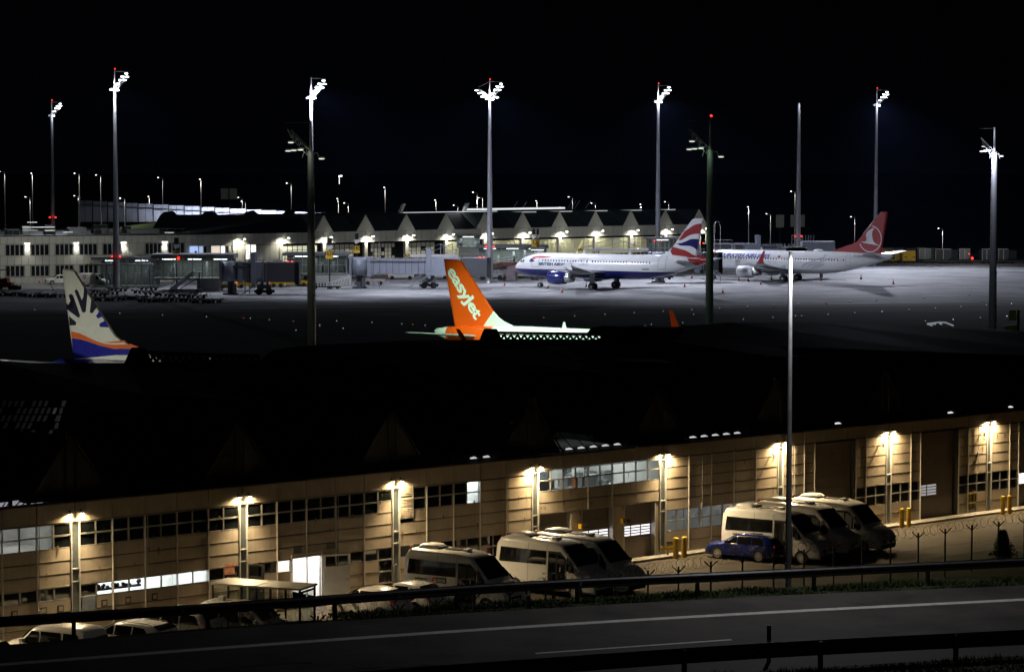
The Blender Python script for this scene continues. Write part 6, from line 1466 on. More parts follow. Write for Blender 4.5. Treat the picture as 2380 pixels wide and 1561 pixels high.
    for xx, sx_ in ((xr-.035, 0), (prof[0][0]+.06, .02)):
        m2 = MB(); m2.box(xx-.012, xx+.012, -.26, .26, .42+sx_*8 if kind in ('minibus', 'panel_van') else .6-sx_*8, .53+sx_*8 if kind in ('minibus', 'panel_van') else .71-sx_*8); m2.build('number_plate', M_white, bd)
    if kind != 'minibus':
        xs_ = sorted({round(p[0], 2) for nm, pl in glasses for p in pl if p[1] < belt+.1})[1:-1][::2]
        for xx in xs_:
            for sg in sides: drape([[(xx, zb+.12), (xx+.014, zb+.12), (xx+.014, belt+.02), (xx, belt+.02)]], lambda x, z: (x, sg*(wid(x)+.006), z), M_black, 'door_seam', bd)
            for sg in sides: m2 = MB(); m2.box(xx+.08, xx+.24, sg*(wid(xx)+.01)-.012, sg*(wid(xx)+.01)+.012, belt-.12, belt-.09); m2.build('door_handle', paint, bd)
    return r, bd, hw, top
# ================================================================== YARD: vehicles, shelter, bollards, fence, lamp
M_vw = mat('cream_white_van_paint', (.82, .81, .77), .3, coat=.4, var=.03)
M_blue = mat('metallic_blue_car_paint', (.005, .018, .18), .28, .35, coat=.6, var=.05)
M_silv = mat('white_car_paint', (.74, .74, .72), .28, coat=.5, var=.03)
EPSV = .03
def minibus(A, ang, label, txt=True, ac='near', code=None):
    h = Vector((math.cos(R(ang)), math.sin(R(ang)), 0)); lf_ = Vector((-h.y, h.x, 0)); C_ = A+h*2.75+lf_*.88; C_.z = 0
    r, bd, hw, top = vehicle('minibus', C_, R(ang), label, M_vw, 'minibus', 'white minibuses parked along the pier building')
    s = -1
    F = lambda x, z, e=.012: (x, s*(hw(x, z)+e+.012), z)
    # double leaf passenger door, cab window
    drape([[(1.36, .42), (.28, .42), (.28, 2.24), (1.0, 2.24), (1.36, 1.92)]], lambda x, z: F(x, z, .010), M_black, 'passenger_door', bd, .5, .3)
    dd = bd.children[-1] if bd.children else bd
    for x0, x1 in ((.34, .76), (.84, 1.28)):
        drape([[(x0, .5), (x1, .5), (x1, 1.98 if x0 > .8 else 2.12), (x0, 2.12)]], lambda x, z: F(x, z, .016), M_carglass, 'door_pane', bd, .5, .3)
    drape([[(1.02, .7), (1.06, .7), (1.06, .9), (1.02, .9)]], lambda x, z: F(x, z+.6, .02), M_white, 'door_notice', bd)
    drape([[(1.42, 1.32), (1.85, 1.34), (1.86, 1.5), (1.5, 1.98), (1.42, 2.0)]], lambda x, z: F(x, z, .012), M_carglass, 'cab_window', bd, .5, .3)
    # waist line seams
    for x in (.2, -.95): drape([[(x, .4), (x+.012, .4), (x+.012, 2.55), (x, 2.55)]], lambda x_, z: F(x_, z, .006), M_black, 'panel_seam', bd, None, .2)
    if txt:
        me = text_mesh('swissport', .2, .95, .006); w = max(v.co.x for v in me.vertices)
        drape(me, lambda x, z: F(-2.25+x, 1.27+z, .012), M_black, 'lettering', bd, .3, None)
        drape([[(-1.3, 1.22), (-1.14, 1.22), (-1.0, 1.45), (-1.16, 1.45)]], lambda x, z: F(x, z, .012), mat('signal_red_print', (.7, .08, .04), .5), 'red_emblem', bd)
        drape([[(-1.0, 1.2), (-.38, 1.2), (-.38, 1.46), (-1.0, 1.46)]], lambda x, z: F(x, z, .012), M_black, 'name_plate', bd)
        me = text_mesh('LÖSCH', .2, .82, .008); drape(me, lambda x, z: F(-.98+x, 1.25+z, .018), M_white, 'lettering', bd, .3, None)
    if code:
        me = text_mesh(code, .22, .9, .0); drape(me, lambda x, z: F(-.45+x, .85+z, .012), M_black, 'lettering', bd, .3, None)
    for x, z in ((.02, 1.12), (.14, 1.12), (.02, .85), (.14, .85)):
        q = [(x+.035*math.cos(t), z+.035*math.sin(t)) for t in [i*math.pi/4 for i in range(8)]]
        drape([q], lambda a, b_: F(a, b_, .012), M_dark, 'round_sticker', bd)
    # roof: air conditioning unit, hatch, marker lamps, beacon bar
    m = MB(); m.s = True
    rg_ = [[(x_, y_, z_) for (y_, z_) in [(-.45*k_, 2.69), (-.45*k_, 2.69+hh*.6), (-.36*k_, 2.69+hh), (.36*k_, 2.69+hh), (.45*k_, 2.69+hh*.6), (.45*k_, 2.69)]] for x_, hh, k_ in ((-2.45, .02, .9), (-2.4, .15, .98), (-2.2, .21, 1), (-1.55, .21, 1), (-1.35, .12, .95), (-1.3, .02, .9))]
    m.loft(rg_); u_ = m.build('roof_air_unit', M_vw, bd); add_smooth(u_, 50)
    m = MB(); m.box(-1.34, -1.22, -.35, .35, 2.7, 2.8); m.build('unit_vent', M_black, u_)
    m = MB(); m.box(-.95, -.1, -.3, .3, 2.715, 2.75); m.build('roof_hatch', M_dark, bd); m = MB(); m.box(.0, .28, -.22, .22, 2.7, 2.8); m.build('roof_vent', M_vw, bd)
    for yy in (-.7, .7): m = MB(); m.ball((-2.72, yy, 2.73), .07, 8, 5); m.build('marker_lamp', mat('amber_red_lens', (.6, .06, .02), .3), bd)
    return r
vans = [((948.5, 1280), -35, 'white minibus nearest the camera with lettering and the code VC14 on its side', True, 'VC14'),
 ((1162, 1252), -37, 'white minibus with dark folding door, front one of the middle pair', False, None),
 ((1240, 1243), -38, 'white minibus behind its twin, its dark nose next to the yellow bollards', False, None),
 ((1687, 1184), -35, 'white minibus with lettering standing behind the blue estate car', True, None),
 ((1759, 1170), -38, 'white minibus in the middle of the three standing by the white lamp column', False, None),
 ((1838, 1161), -39, 'white minibus farthest right, its dark front towards the razor wire', False, None)]
for q, ang, lb, tx, cd in vans: minibus(G(q[0], q[1], 2.55), ang, lb, tx, code=cd)
# a lower white van nose between the first two minibuses
vehicle('small_van', (-1.3, 127.9, 0), R(-35), 'small white van with dark windscreen wedged between the first two minibuses', M_vw, 'van')
rw = Vector((13.19, 140.99, 0)); fw = Vector((11.10, 142.30, 0)); hb = (fw-rw).normalized(); mid = (rw+fw)/2; lb_ = Vector((-hb.y, hb.x, 0)); Cb = mid-lb_*.8
r, bd, hw, top = vehicle('estate', (Cb.x, Cb.y, 0), math.atan2(hb.y, hb.x), 'blue estate car with silver window line and pale alloy wheels in front of a minibus', M_blue, 'car', None, 'estate_car')
r.scale = (.90, .92, .95)
mb = MB()
for sg in (1, -1):
    pts = [(1.0, sg*(hw(1.0, .96)+.01), .95), (-1.75, sg*(hw(-1.75, .97)+.012), .965), (-1.45, sg*(hw(-1.45, 1.34)+.012), 1.35), (-.8, sg*(hw(-.8, 1.4)+.012), 1.395), (.3, sg*(hw(.3, 1.36)+.012), 1.36)]; mb.path(pts, .012, 4)
mb.build('window_trim', M_bare, bd)
mb = MB()
for sg in (1, -1): mb.path([(-.1, sg*.62, 1.47), (-.3, sg*.62, 1.52), (-1.5, sg*.6, 1.49), (-1.7, sg*.6, 1.42)], .015, 5)
mb.build('roof_rail', M_bare, bd)
def add_antenna(bd, x, z):
    mb = MB(); mb.tube((x, 0, z), (x-.18, 0, z+.22), .008, .004, 4); mb.build('aerial', M_black, bd)
_, b1, _, _ = vehicle('hatchback', (-6.7, 124.1, 0), R(146), 'white hatchback in front, left one of the pair beside the glass shelter', M_silv, 'car', None, 'hatchback_car'); add_antenna(b1, -1.1, 1.42)
_, b1, _, _ = vehicle('hatchback', (-5.15, 125.6, 0), R(146), 'white hatchback behind the other one and next to the nearest minibus', M_silv, 'car', None, 'hatchback_car'); add_antenna(b1, -1.1, 1.42)
vehicle('small_van', (-19.35, 111.8, 0), R(152), 'cream small van with large dark rear window at the lower left corner', M_vw, 'van')
_, b1, _, _ = vehicle('estate', (-16.6, 114.6, 0), R(150), 'pale estate car with roof rails, second vehicle from the left edge', M_silv, 'car', None, 'estate_car'); mb = MB()
for sg in (1, -1): mb.path([(-.1, sg*.62, 1.47), (-.3, sg*.62, 1.53), (-1.5, sg*.6, 1.5), (-1.7, sg*.6, 1.42)], .018, 5)
mb.build('roof_rail', M_bare, b1)
vehicle('suv', (-14.9, 117.0, 0), R(150), 'pale sport utility car with dark tailgate between the estate car and the printed van', M_silv, 'car', None, 'utility_car')
vehicle('hatchback', (-22.6, 110.2, 0), R(152), 'cream car whose roof only just shows at the left frame edge', M_silv, 'car', None, 'hatchback_car')
A = G(466, 1400, 1.78); h = Vector((math.cos(R(-24)), math.sin(R(-24)), 0)); C_ = A+h*1.95+Vector((-h.y, h.x, 0))*.75
_, b1, hw, _ = vehicle('small_van', (C_.x, C_.y, 0), R(-24), 'cream delivery van with coloured side print behind the guard rail, left of the shelter', M_vw, 'van')
mb = MB(); mb.box(-1.4, -1.15, -.15, .15, 1.8, 2.02); mb.build('roof_box', M_white, b1)
rg = random.Random(2)
for i, (x, z, w, c) in enumerate(((-.9, .95, .22, (.1, .25, .4)), (-.75, 1.2, .14, (.6, .3, .1)), (-.6, 1.15, .12, (.7, .55, .1)), (.3, .8, .2, (.1, .45, .05)), (-.55, .85, .1, (.5, .3, .3)))):
    q = [(x+w*math.cos(t)*rg.uniform(.6, 1), z+w*math.sin(t)*rg.uniform(.6, 1)) for t in [k_*math.pi/4 for k_ in range(8)]]
    drape([q], lambda a, b_: (a, -(hw(a, b_)+.014), b_), mat('print_colour_%d' % i, c, .5), 'side_print', b1)
# glass smoking shelter
q0 = G(*c7(180, 450), 2.4); q1 = G(*c7(1265, 465), 2.4); qd = G(*c7(1040, 508), 2.4); 
sa = math.atan2(qd.y-q0.y, qd.x-q0.x); Lx = (qd-q0).length; SH = Frame((q0.x, q0.y, 0), sa); dw = abs((q1-q0).dot(SH.N)); dw = min(dw, 1.7)
sh = empty('glass_shelter', (q0.x, q0.y, 0), sa, 'glass walled shelter with flat pale roof in front of the bright open doorway', 'shelter')
mb = MB(); mb.box(-.1, Lx+.1, -.1, dw+.1, 2.36, 2.44); mb.box(Lx*.49, Lx*.51, -.1, dw+.1, 2.4405, 2.46); mb.build('roof', mat('translucent_roof_sheet', (.5, .48, .4), .4, var=.08), sh)
for x in (0, Lx/3, 2*Lx/3, Lx):
    for y in (0, dw):
        mb = MB(); mb.box(x-.04, x+.04, y-.04, y+.04, 0, 2.36); mb.build('post', M_dark, sh)
for i in range(3):
    for y in ((0, dw) if i != 1 else (dw, 0)):
        mb = MB(); mb.add([(Lx*i/3+.05, y, .15), (Lx*(i+1)/3-.05, y, .15), (Lx*(i+1)/3-.05, y, 2.2), (Lx*i/3+.05, y, 2.2)], [(0, 1, 2, 3)]); mb.build('glass_panel', M_gl, sh)
for x in (0, Lx):
    mb = MB(); mb.add([(x, .05, .15), (x, dw-.05, .15), (x, dw-.05, 2.2), (x, .05, 2.2)], [(0, 1, 2, 3)]); mb.build('glass_panel', M_gl, sh)
mb = MB(); mb.box(Lx-.01, Lx+.05, .04, dw-.04, 2.2, 2.28); mb.box(Lx*.2, Lx*.8, dw-.45, dw-.1, .42, .48); mb.build('bench', M_dark, sh)
# bollards and barrier
def bollard(P, lb, r_=.14, h_=1.1):
    e = empty('bollard', P, 0, lb, 'bollard', 'yellow bollards by the gates'); m = MB(); m.s = False; m.tube((0, 0, 0), (0, 0, h_), r_, r_, 18); m.build('bollard_tube', M_yel, e); m = MB(); m.tube((0, 0, h_), (0, 0, h_+.03), r_*.98, r_*.8, 18); m.build('bollard_cap', M_yel, e)
bollard(G(*c3(1523, 1262)), 'yellow bollard joined to the low yellow barrier, left of its pair'); bollard(G(*c3(1600, 1252)), 'yellow bollard on its own, just right of the low yellow barrier')
bollard(G(*c4(1243, 1093)), 'left bollard of the pair beyond the farthest minibus', .13); bollard(G(*c4(1308, 1088)), 'right bollard of the pair beyond the farthest minibus', .13)
bollard(G(*c4(2182, 972)), 'left bollard of the pair near the right frame edge', .13); bollard(G(*c4(2245, 966)), 'right bollard of the pair near the right frame edge', .13)
P = G(*c3(1395, 1250)); e = empty('barrier', P, NB.a-R(38), 'low yellow barrier rail on two legs by the gate column', 'barrier'); m = MB(); m.box(-.05, .8, -.05, .05, .42, .58); m.build('barrier_rail', M_yel, e)
m = MB(); m.box(.25, .35, -.04, .04, 0, .42); m.box(.2, .75, -.06, .06, 0, .06); m.box(.6, .68, -.04, .04, .06, .42); m.build('barrier_leg', M_yel, e)
P = G(*c3(1160, 1240)); e = empty('yellow_block', P, NB.a, 'low yellow wheel guard block at the foot of the lit gate', 'wheel guard'); m = MB(); m.prism([(-.35, 0), (.4, 0), (.4, .25), (-.2, .3)], -.25, .25, 'y'); m.build('guard_body', M_yel, e)
# fence with razor wire
tops = [(1506, 1325), (1577, 1315.5), (1652, 1304), (1725.5, 1293), (1798, 1285), (1869, 1276), (1938, 1266), (2004, 1256), (2070, 1245), (2134.5, 1237), (2197, 1228), (2259, 1219.5), (2321, 1211.5), (2381, 1204)]
ZT = 2.5
FP = [G(a, b_, ZT) for a, b_ in tops]
d_ = (FP[0]-FP[6])/6
for i in range(1, 13): FP.insert(0, FP[0]+d_)
for i in range(4): FP.append(FP[-1]+(FP[-1]-FP[-2]))
fe = empty('security_fence', (0, 0, 0), 0, 'wire fence on dark posts with forked tops and a coil of razor wire along them', 'fence')
pm_ = MB(); pm_.box(-.035, .035, -.035, .035, -ZT, 0)
pm_.tube((0, 0, -.27), (-.33, 0, .03), .03, .03, 5); pm_.tube((0, 0, -.27), (.33, 0, .03), .03, .03, 5); M_post = mat('fence_post_dark_steel', (.05, .05, .05), .5, .4); pmesh = pm_.mesh('post', M_post)
for i, p_ in enumerate(FP):
    link('post', pmesh, fe, p_, .25)
mb = MB(); acc = []; turns_per_m = 3.6; rr_ = .26
rg = random.Random(8); vs_prev = None
for a, b_ in zip(FP, FP[1:]):
    L_ = (b_-a).length; n_ = int(L_*turns_per_m*9)
    t = (b_-a).normalized(); sdir = Vector((-t.y, t.x, 0))
    for i in range(n_):
        f_ = i/n_; th = 2*math.pi*turns_per_m*(L_*f_)+len(acc)*0; an = th
        R_ = rr_*(1+.12*math.sin(f_*9+a.x)); c_ = a.lerp(b_, f_)+Vector((0, 0, .06+.03*math.sin(f_*7+a.x)))
        p_ = c_+sdir*(R_*math.cos(an))+Vector((0, 0, R_*math.sin(an)))+t*(.16*math.sin(an*.5+a.x))
        if vs_prev: mb.tube(vs_prev, p_, .0065, .0065, 3, cap=False)
        vs_prev = p_.copy()
mb.build('razor_wire_coil', mat('dull_wire', (.09, .085, .075), .6, .4), fe)
mb = MB()
for zz in (-.25, -.9, -1.5, -2.2):
    for a, b_ in zip(FP, FP[1:]): mb.tube(a+Vector((0, 0, zz)), b_+Vector((0, 0, zz)), .006, .006, 3, cap=False)
mb.build('tension_wire', M_post, fe)
# lamp column at the road
lc = empty('street_lamp_column', (9.0, 86.2, 7.35), 0, 'tall white lit lamp column with flat black disc head standing behind the far guard rail', 'street lamp')
zt_ = AY(1838, 583, 86.2).z-7.35
mb = MB(); mb.s = True; mb.loft([[(q_*math.cos(2*math.pi*i/18), q_*math.sin(2*math.pi*i/18), z_) for i in range(18)] for z_, q_ in ((-.3, .105), (3, .093), (6, .08), (9, .07), (zt_, .06))], cap=False); mb.build('column', mat('lamp_column_paint', (.3, .3, .32), .45, .1), lc)
mb = MB(); mb.s = True; mb.tube((.2, 0, zt_), (.2, 0, zt_+.07), .33, .36, 28); mb.tube((.2, 0, zt_+.07), (.2, 0, zt_+.1), .36, .2, 28); mb.build('lamp_disc', M_black, lc)
mb = MB(); mb.tube((.2, 0, zt_-.012), (.2, 0, zt_-.004), .26, .26, 24); mb.build('lamp_lens', emit('column_lamp_glow', (.9, .93, 1), 2), lc)
spot('column_lamp_light', (9.42, 85.55, 7.35+zt_-.08), (9.42, 85.5, 7), 1400, (.95, .93, .95), 172, .6, .12)
spot('column_lamp_light', (9.0, 85.9, 7.35+zt_-.08), (9.0, 86.2, 7), 60, (.88, .9, 1), 60, .6, .05)
# reflectors on the rail
mb = MB()
for px, py in ((930, 1383), (425, 1418), (1350, 1356), (1540, 1341), (1660, 1333)):
    q = G(px, py, ZR+.6); m = MB(); m.box(-.04, .04, -.02, .0, -.05, .05); m.build('rail_reflector', mr_, bpy.data.objects['guard_rail'], (q.x, q.y-.12, q.z))
# dark shrub and turf edge at right
sheet('turf_corner', [G(*c4(1420, 1388)).xy, G(*c4(2080, 1303)).xy, (29.5, 143.5), (60, 152), (60, 105), (12, 105), (14, 126)], .03, M_grassdark)
q = G(2315, 1285); e = empty('shrub', (q.x, q.y-2, 0), 0, 'dark shrub in a tub beyond the razor wire near the right frame edge', 'shrub')
m = MB(); rg = random.Random(6)
for i in range(3200):
    t = rg.uniform(0, 6.28); u = rg.random()**.5; zz = rg.uniform(.1, 1.5)**1.0; R_ = (.62+.2*math.sin(t*3+zz*4))*u*(1.15-zz*.62); c_ = Vector((R_*math.cos(t), R_*math.sin(t), zz)); a = Vector((rg.uniform(-1, 1), rg.uniform(-1, 1), rg.uniform(-1, 1)))*.13; b_ = Vector((rg.uniform(-1, 1), rg.uniform(-1, 1), rg.uniform(-1, 1)))*.09; m.add([c_, c_+a, c_+b_], [(0, 1, 2)])
m.build('foliage', mat('shrub_leaf', (.04, .06, .02), .7, var=.3), e); m = MB(); m.tube((0, 0, 0), (0, 0, 1.4), .06, .03, 6); m.build('stem', M_dark, e)
# ================================================================== far apron vehicles and equipment
def P_at(tr, x, y): return G(*tr(x, y))
kz = cr(0, 960, 600)
q = P_at(kz, 1440, 632); rr_o = vehicle('panel_van', (q.x, q.y+1, 0), R(-14), 'white delivery van with red squares on its side, right of the sun ray tail', M_white, 'van')
_, bd, hw, _ = rr_o
for x, z in ((-1.5, 1.55), (-1.3, 1.75), (-1.1, 1.55), (-1.3, 1.35), (-1.5, 1.95), (-1.1, 1.95)):
    drape([[(x-.1, z-.1), (x+.1, z-.1), (x+.1, z+.1), (x-.1, z+.1)]], lambda a, b_: (a, -(hw(a, b_)+.012), b_), mat('magenta_print', (.6, .03, .15), .5), 'red_square', bd)
q = P_at(kz, 895, 600); vehicle('suv', (q.x, q.y+1, 0), R(205), 'small white car standing left of the sun ray tail, dark windows', M_white, 'car', None, 'utility_car')
def gse(name, loc, ang, label, cat, parts):
    r = empty(name, loc, ang, label, cat)
    for nm, m, fn in parts: mb = MB(); fn(mb); mb.build(nm, m, r)
    return r
def wheels_fn(xs, y=.8, rad=.35):
    def f(mb):
        for x in xs:
            for sg in (-1, 1): mb.tube((x, sg*y-.12, rad), (x, sg*y+.12, rad), rad, rad, 14)
    return f
def add_wheels(r, xs, y=.8, rad=.35):
    for x in xs:
        for sg in (-1, 1): mb = MB(); mb.tube((x, sg*y-.12, rad), (x, sg*y+.12, rad), rad, rad, 14); mb.build('wheel', M_tyre, r)
q = P_at(kz, 90, 678); r = gse('cleaning_tractor', (q.x, q.y, 0), R(-10), 'orange red loader vehicle at the far left edge of the apron', 'loader', [('body', mat('rust_orange_paint', (.4, .1, .05), .6), lambda m: (m.box(-1.8, 1.2, -.8, .8, .4, 1.2), m.prism([(-1.6, 1.2), (.6, 1.2), (.4, 2.0), (-1.4, 1.8)], -.7, .7, 'y'), m.box(1.2, 2.4, -.6, .6, .5, .8))), ('mast', M_dark, lambda m: (m.tube((-1, 0, 1.8), (-1, 0, 3.3), .06, .06, 5), m.tube((-1, 0, 3.3), (1.5, 0, 3.2), .08, .05, 5)))]); add_wheels(r, (-1.2, 1.0, 2.1))
q = P_at(kz, 1680, 612); r = gse('covered_cart', (q.x, q.y, 0), 0, 'cart under a dark blue cover between the white van and the dark mast base', 'cart', [('cover', mat('dark_blue_tarp', (.05, .04, .16), .6), lambda m: m.loft([[(-.9, -.7, .5), (-.9, .7, .5), (-.7, .6, 1.7), (-.7, -.6, 1.7)], [(.9, -.7, .5), (.9, .7, .5), (.9, .6, 1.8), (.9, -.6, 1.8)]])), ('bed', M_dark, lambda m: m.box(-1, 1, -.75, .75, .35, .48))]); add_wheels(r, (-.6, .6), .7, .22)
q = P_at(kz, 1615, 590); r = gse('compressor', (q.x-.3, q.y+2, 0), 0, 'small yellow machine with a dark round wheel beside the blue covered cart', 'compressor', [('body', M_yel, lambda m: (m.box(-.5, .5, -.4, .4, .4, 1.3), m.tube((-.2, -.45, .5), (-.2, .45, .5), .45, .45, 14)))]); add_wheels(r, (-.2,), .5, .4)
# passenger stairs
kb = cr(550, 920, 700)
q = P_at(kb, 400, 752); q2 = P_at(kb, 680, 752)
r = empty('passenger_stairs', (q.x, q.y, 0), R(0), 'grey mobile passenger stairs leaning up to the glass link at left', 'stairs')
Ls = (q2.x-q.x); zt2 = 3.3
mb = MB()
for y in (-.9, .9): mb.prism([(0, .3), (.4, .25), (Ls+.3, zt2-.35), (Ls+.3, zt2+.05), (Ls, zt2+.05), (0, .7)], y-.04, y+.04, 'y'); mb.path([(0, y, 1.25), (Ls, y, zt2+1.0), (Ls+1.6, y, zt2+1.0)], .035); mb.path([(0, y, .6), (0, y, 1.25)], .03)
mb.build('side_panel', M_bridge, r)
for i in range(14):
    t = i/14; mb = MB(); mb.box(.3+Ls*t, .3+Ls*t+.3, -.85, .85, .35+(zt2-.3)*t, .39+(zt2-.3)*t); mb.build('step', M_steel, r)
mb = MB(); mb.box(-.3, Ls+1.6, -1, 1, .3, .5); mb.box(Ls+.3, Ls+1.8, -.95, .95, zt2-.1, zt2); mb.tube((Ls+1.2, 0, .5), (Ls+1.2, 0, zt2-.1), .12, .12, 6); mb.tube((1.5, -.7, .5), (Ls+1, -.7, 2.4), .07, .07, 5); mb.build('chassis', M_dark, r); add_wheels(r, (.3, Ls+.9), .8, .3)
def tug(tr, x, y, ang, lb, m_, L_=3.6, cab=True, name='baggage_tractor', cat='tractor'):
    q = P_at(tr, x, y); r = gse(name, (q.x, q.y, 0), R(ang), lb, cat, [('body', m_, lambda m: (m.box(-L_/2, L_/2, -.85, .85, .35, .95), m.box(-L_/2, -L_/2+.9, -.8, .8, .951, 1.15)))])
    if cab:
        mb = MB(); mb.box(-.1, .9, -.7, .7, .96, 1.75); mb.build('cab', M_carglass, r); mb = MB(); mb.box(-.15, .95, -.75, .75, 1.751, 1.83); mb.build('cab_roof', m_, r)
    add_wheels(r, (-L_/2+.7, L_/2-.7)); mb = MB(); mb.ball((-L_/2, -.6, .8), .09, 8, 5); mb.build('tail_lamp', M_redlamp, r); return r
tug(k2, 200, 1122, 0, 'small yellow tractor with a red tail lamp under the dark cab of the left bridge', M_yel, 2.6)
tug(k2, 345, 1113, 0, 'long yellow aircraft tug behind the dark bridge cab', M_yel, 5.2, False, 'aircraft_tug', 'aircraft tug')
tug(k2, 450, 1108, 0, 'yellow vehicle with open frame just left of the dark near mast', M_yel, 2.6, True)
tug(k1, 2075, 1150, 0, 'yellow ground vehicle half hidden by the grey base left of the bridge', M_yel, 3.8, False, 'belt_loader', 'belt loader')
tug(k1, 2290, 1130, 20, 'yellow loader with a white stair under the left boarding bridge', M_yel, 3.5, True, 'belt_loader', 'belt loader')
tug(k2, 1350, 1050, 0, 'white box vehicle seen under the long boarding bridge', M_white, 4.6, False, 'service_truck', 'service truck')
tug(k2, 1700, 1045, 0, 'white car like vehicle under the M marked part of the bridge', M_white, 3.6, True, 'service_car', 'service car')
tug(k2, 1100, 1100, 0, 'pale pink tractor by the rotunda of the long bridge', mat('pale_pink_paint', (.45, .38, .36), .5), 3.6, False)
q = P_at(k2, 2190, 1055); r = gse('belt_loader', (q.x, q.y, 0), R(0), 'belt loader with raised conveyor left of the airliner nose', 'belt loader', [('body', mat('light_grey_paint', (.4, .4, .42), .5), lambda m: m.box(-2.6, 2.2, -.9, .9, .5, 1.1)), ('conveyor', M_dark, lambda m: m.prism([(-2.8, 1.2), (2.6, 2.2), (2.6, 2.5), (-2.8, 1.5)], -.5, .5, 'y')), ('hand_rail', mat('olive_yellow_rail', (.4, .4, .1), .5), lambda m: (m.path([(-2, -.5, 1.5), (-2, -.5, 2.4), (2, -.5, 3.3), (2.5, -.5, 2.6)], .05), m.path([(-1, -.5, 1.7), (-1, -.5, 2.6)], .04), m.path([(.8, -.5, 2.1), (.8, -.5, 3.0)], .04)))]); add_wheels(r, (-1.6, 1.5), .9, .45)
q = P_at(k2, 690, 1138); r = gse('ladder_trolley', (q.x, q.y, 0), 0, 'pale ladder standing on a low trolley at the foot of the stand sign', 'ladder', [('trolley', M_dark, lambda m: (m.box(-3, 1.8, -.5, .5, .25, .45), [m.box(-2.9+i*.5, -2.7+i*.5, -.5, -.45, .45, 1.0) for i in range(5)]))])
for i in range(8): mb = MB(); mb.tube((-.6+i*.45, -.5, .6), (-.45+i*.5, -.5, 1.0+i*.13), .05, .05, 5); mb.build('rung', M_white, r)
mb = MB(); mb.tube((-.8, -.5, .6), (3.2, -.5, .75), .05, .05, 5); mb.tube((-.6, -.5, 1.0), (3.3, -.5, 2.0), .05, .05, 5); mb.build('ladder_rail', M_white, r); add_wheels(r, (-2.4, 1.2), .4, .22)
q = P_at(k3, 1650, 990); r = gse('baggage_carts', (q.x, q.y, 0), 0, 'dark baggage cart with a yellow box, under the fin of the blue bellied airliner', 'baggage cart', [('bed', M_dark, lambda m: m.box(-3, 3, -.8, .8, .4, .6)), ('yellow_box', M_yel, lambda m: m.box(.2, 1.3, -.6, .6, .601, 1.6)), ('frame', M_grey, lambda m: (m.tube((-2.9, -.7, .6), (-2.9, -.7, 1.6), .05, .05, 5), m.tube((2.9, -.7, .6), (2.9, -.7, 1.6), .05, .05, 5)))]); add_wheels(r, (-2.3, 2.3), .7, .25)
q = P_at(k3, 130, 1055); r = gse('step_ladder', (q.x, q.y, 0), 0, 'small pale step ladder under the belly near the airliner nose', 'ladder', [('side_rails', M_steel, lambda m: (m.path([(-.8, 0, 0), (-.2, 0, 2.2)], .05), m.path([(.8, 0, 0), (.2, 0, 2.2)], .05), m.path([(-.8, .8, 0), (-.2, .4, 2.2)], .05)))])
for i in range(6): mb = MB(); mb.tube((-.7+i*.1, 0, .3+i*.33), (.7-i*.1, 0, .3+i*.33), .04, .04, 4); mb.build('rung', M_steel, r)
q = P_at(k3, 1385, 1050); r = gse('tow_bar_cart', (q.x, q.y, 0), 0, 'low dark cart with a sloping belt behind the main wheels of the airliner', 'cart', [('bed', M_dark, lambda m: (m.box(-2.2, 2.2, -.8, .8, .3, .7), m.prism([(0, .7), (6, 2.3), (6, 2.6), (0, 1.0)], -.4, .4, 'y')))]); add_wheels(r, (-1.5, 1.5), .8, .3)
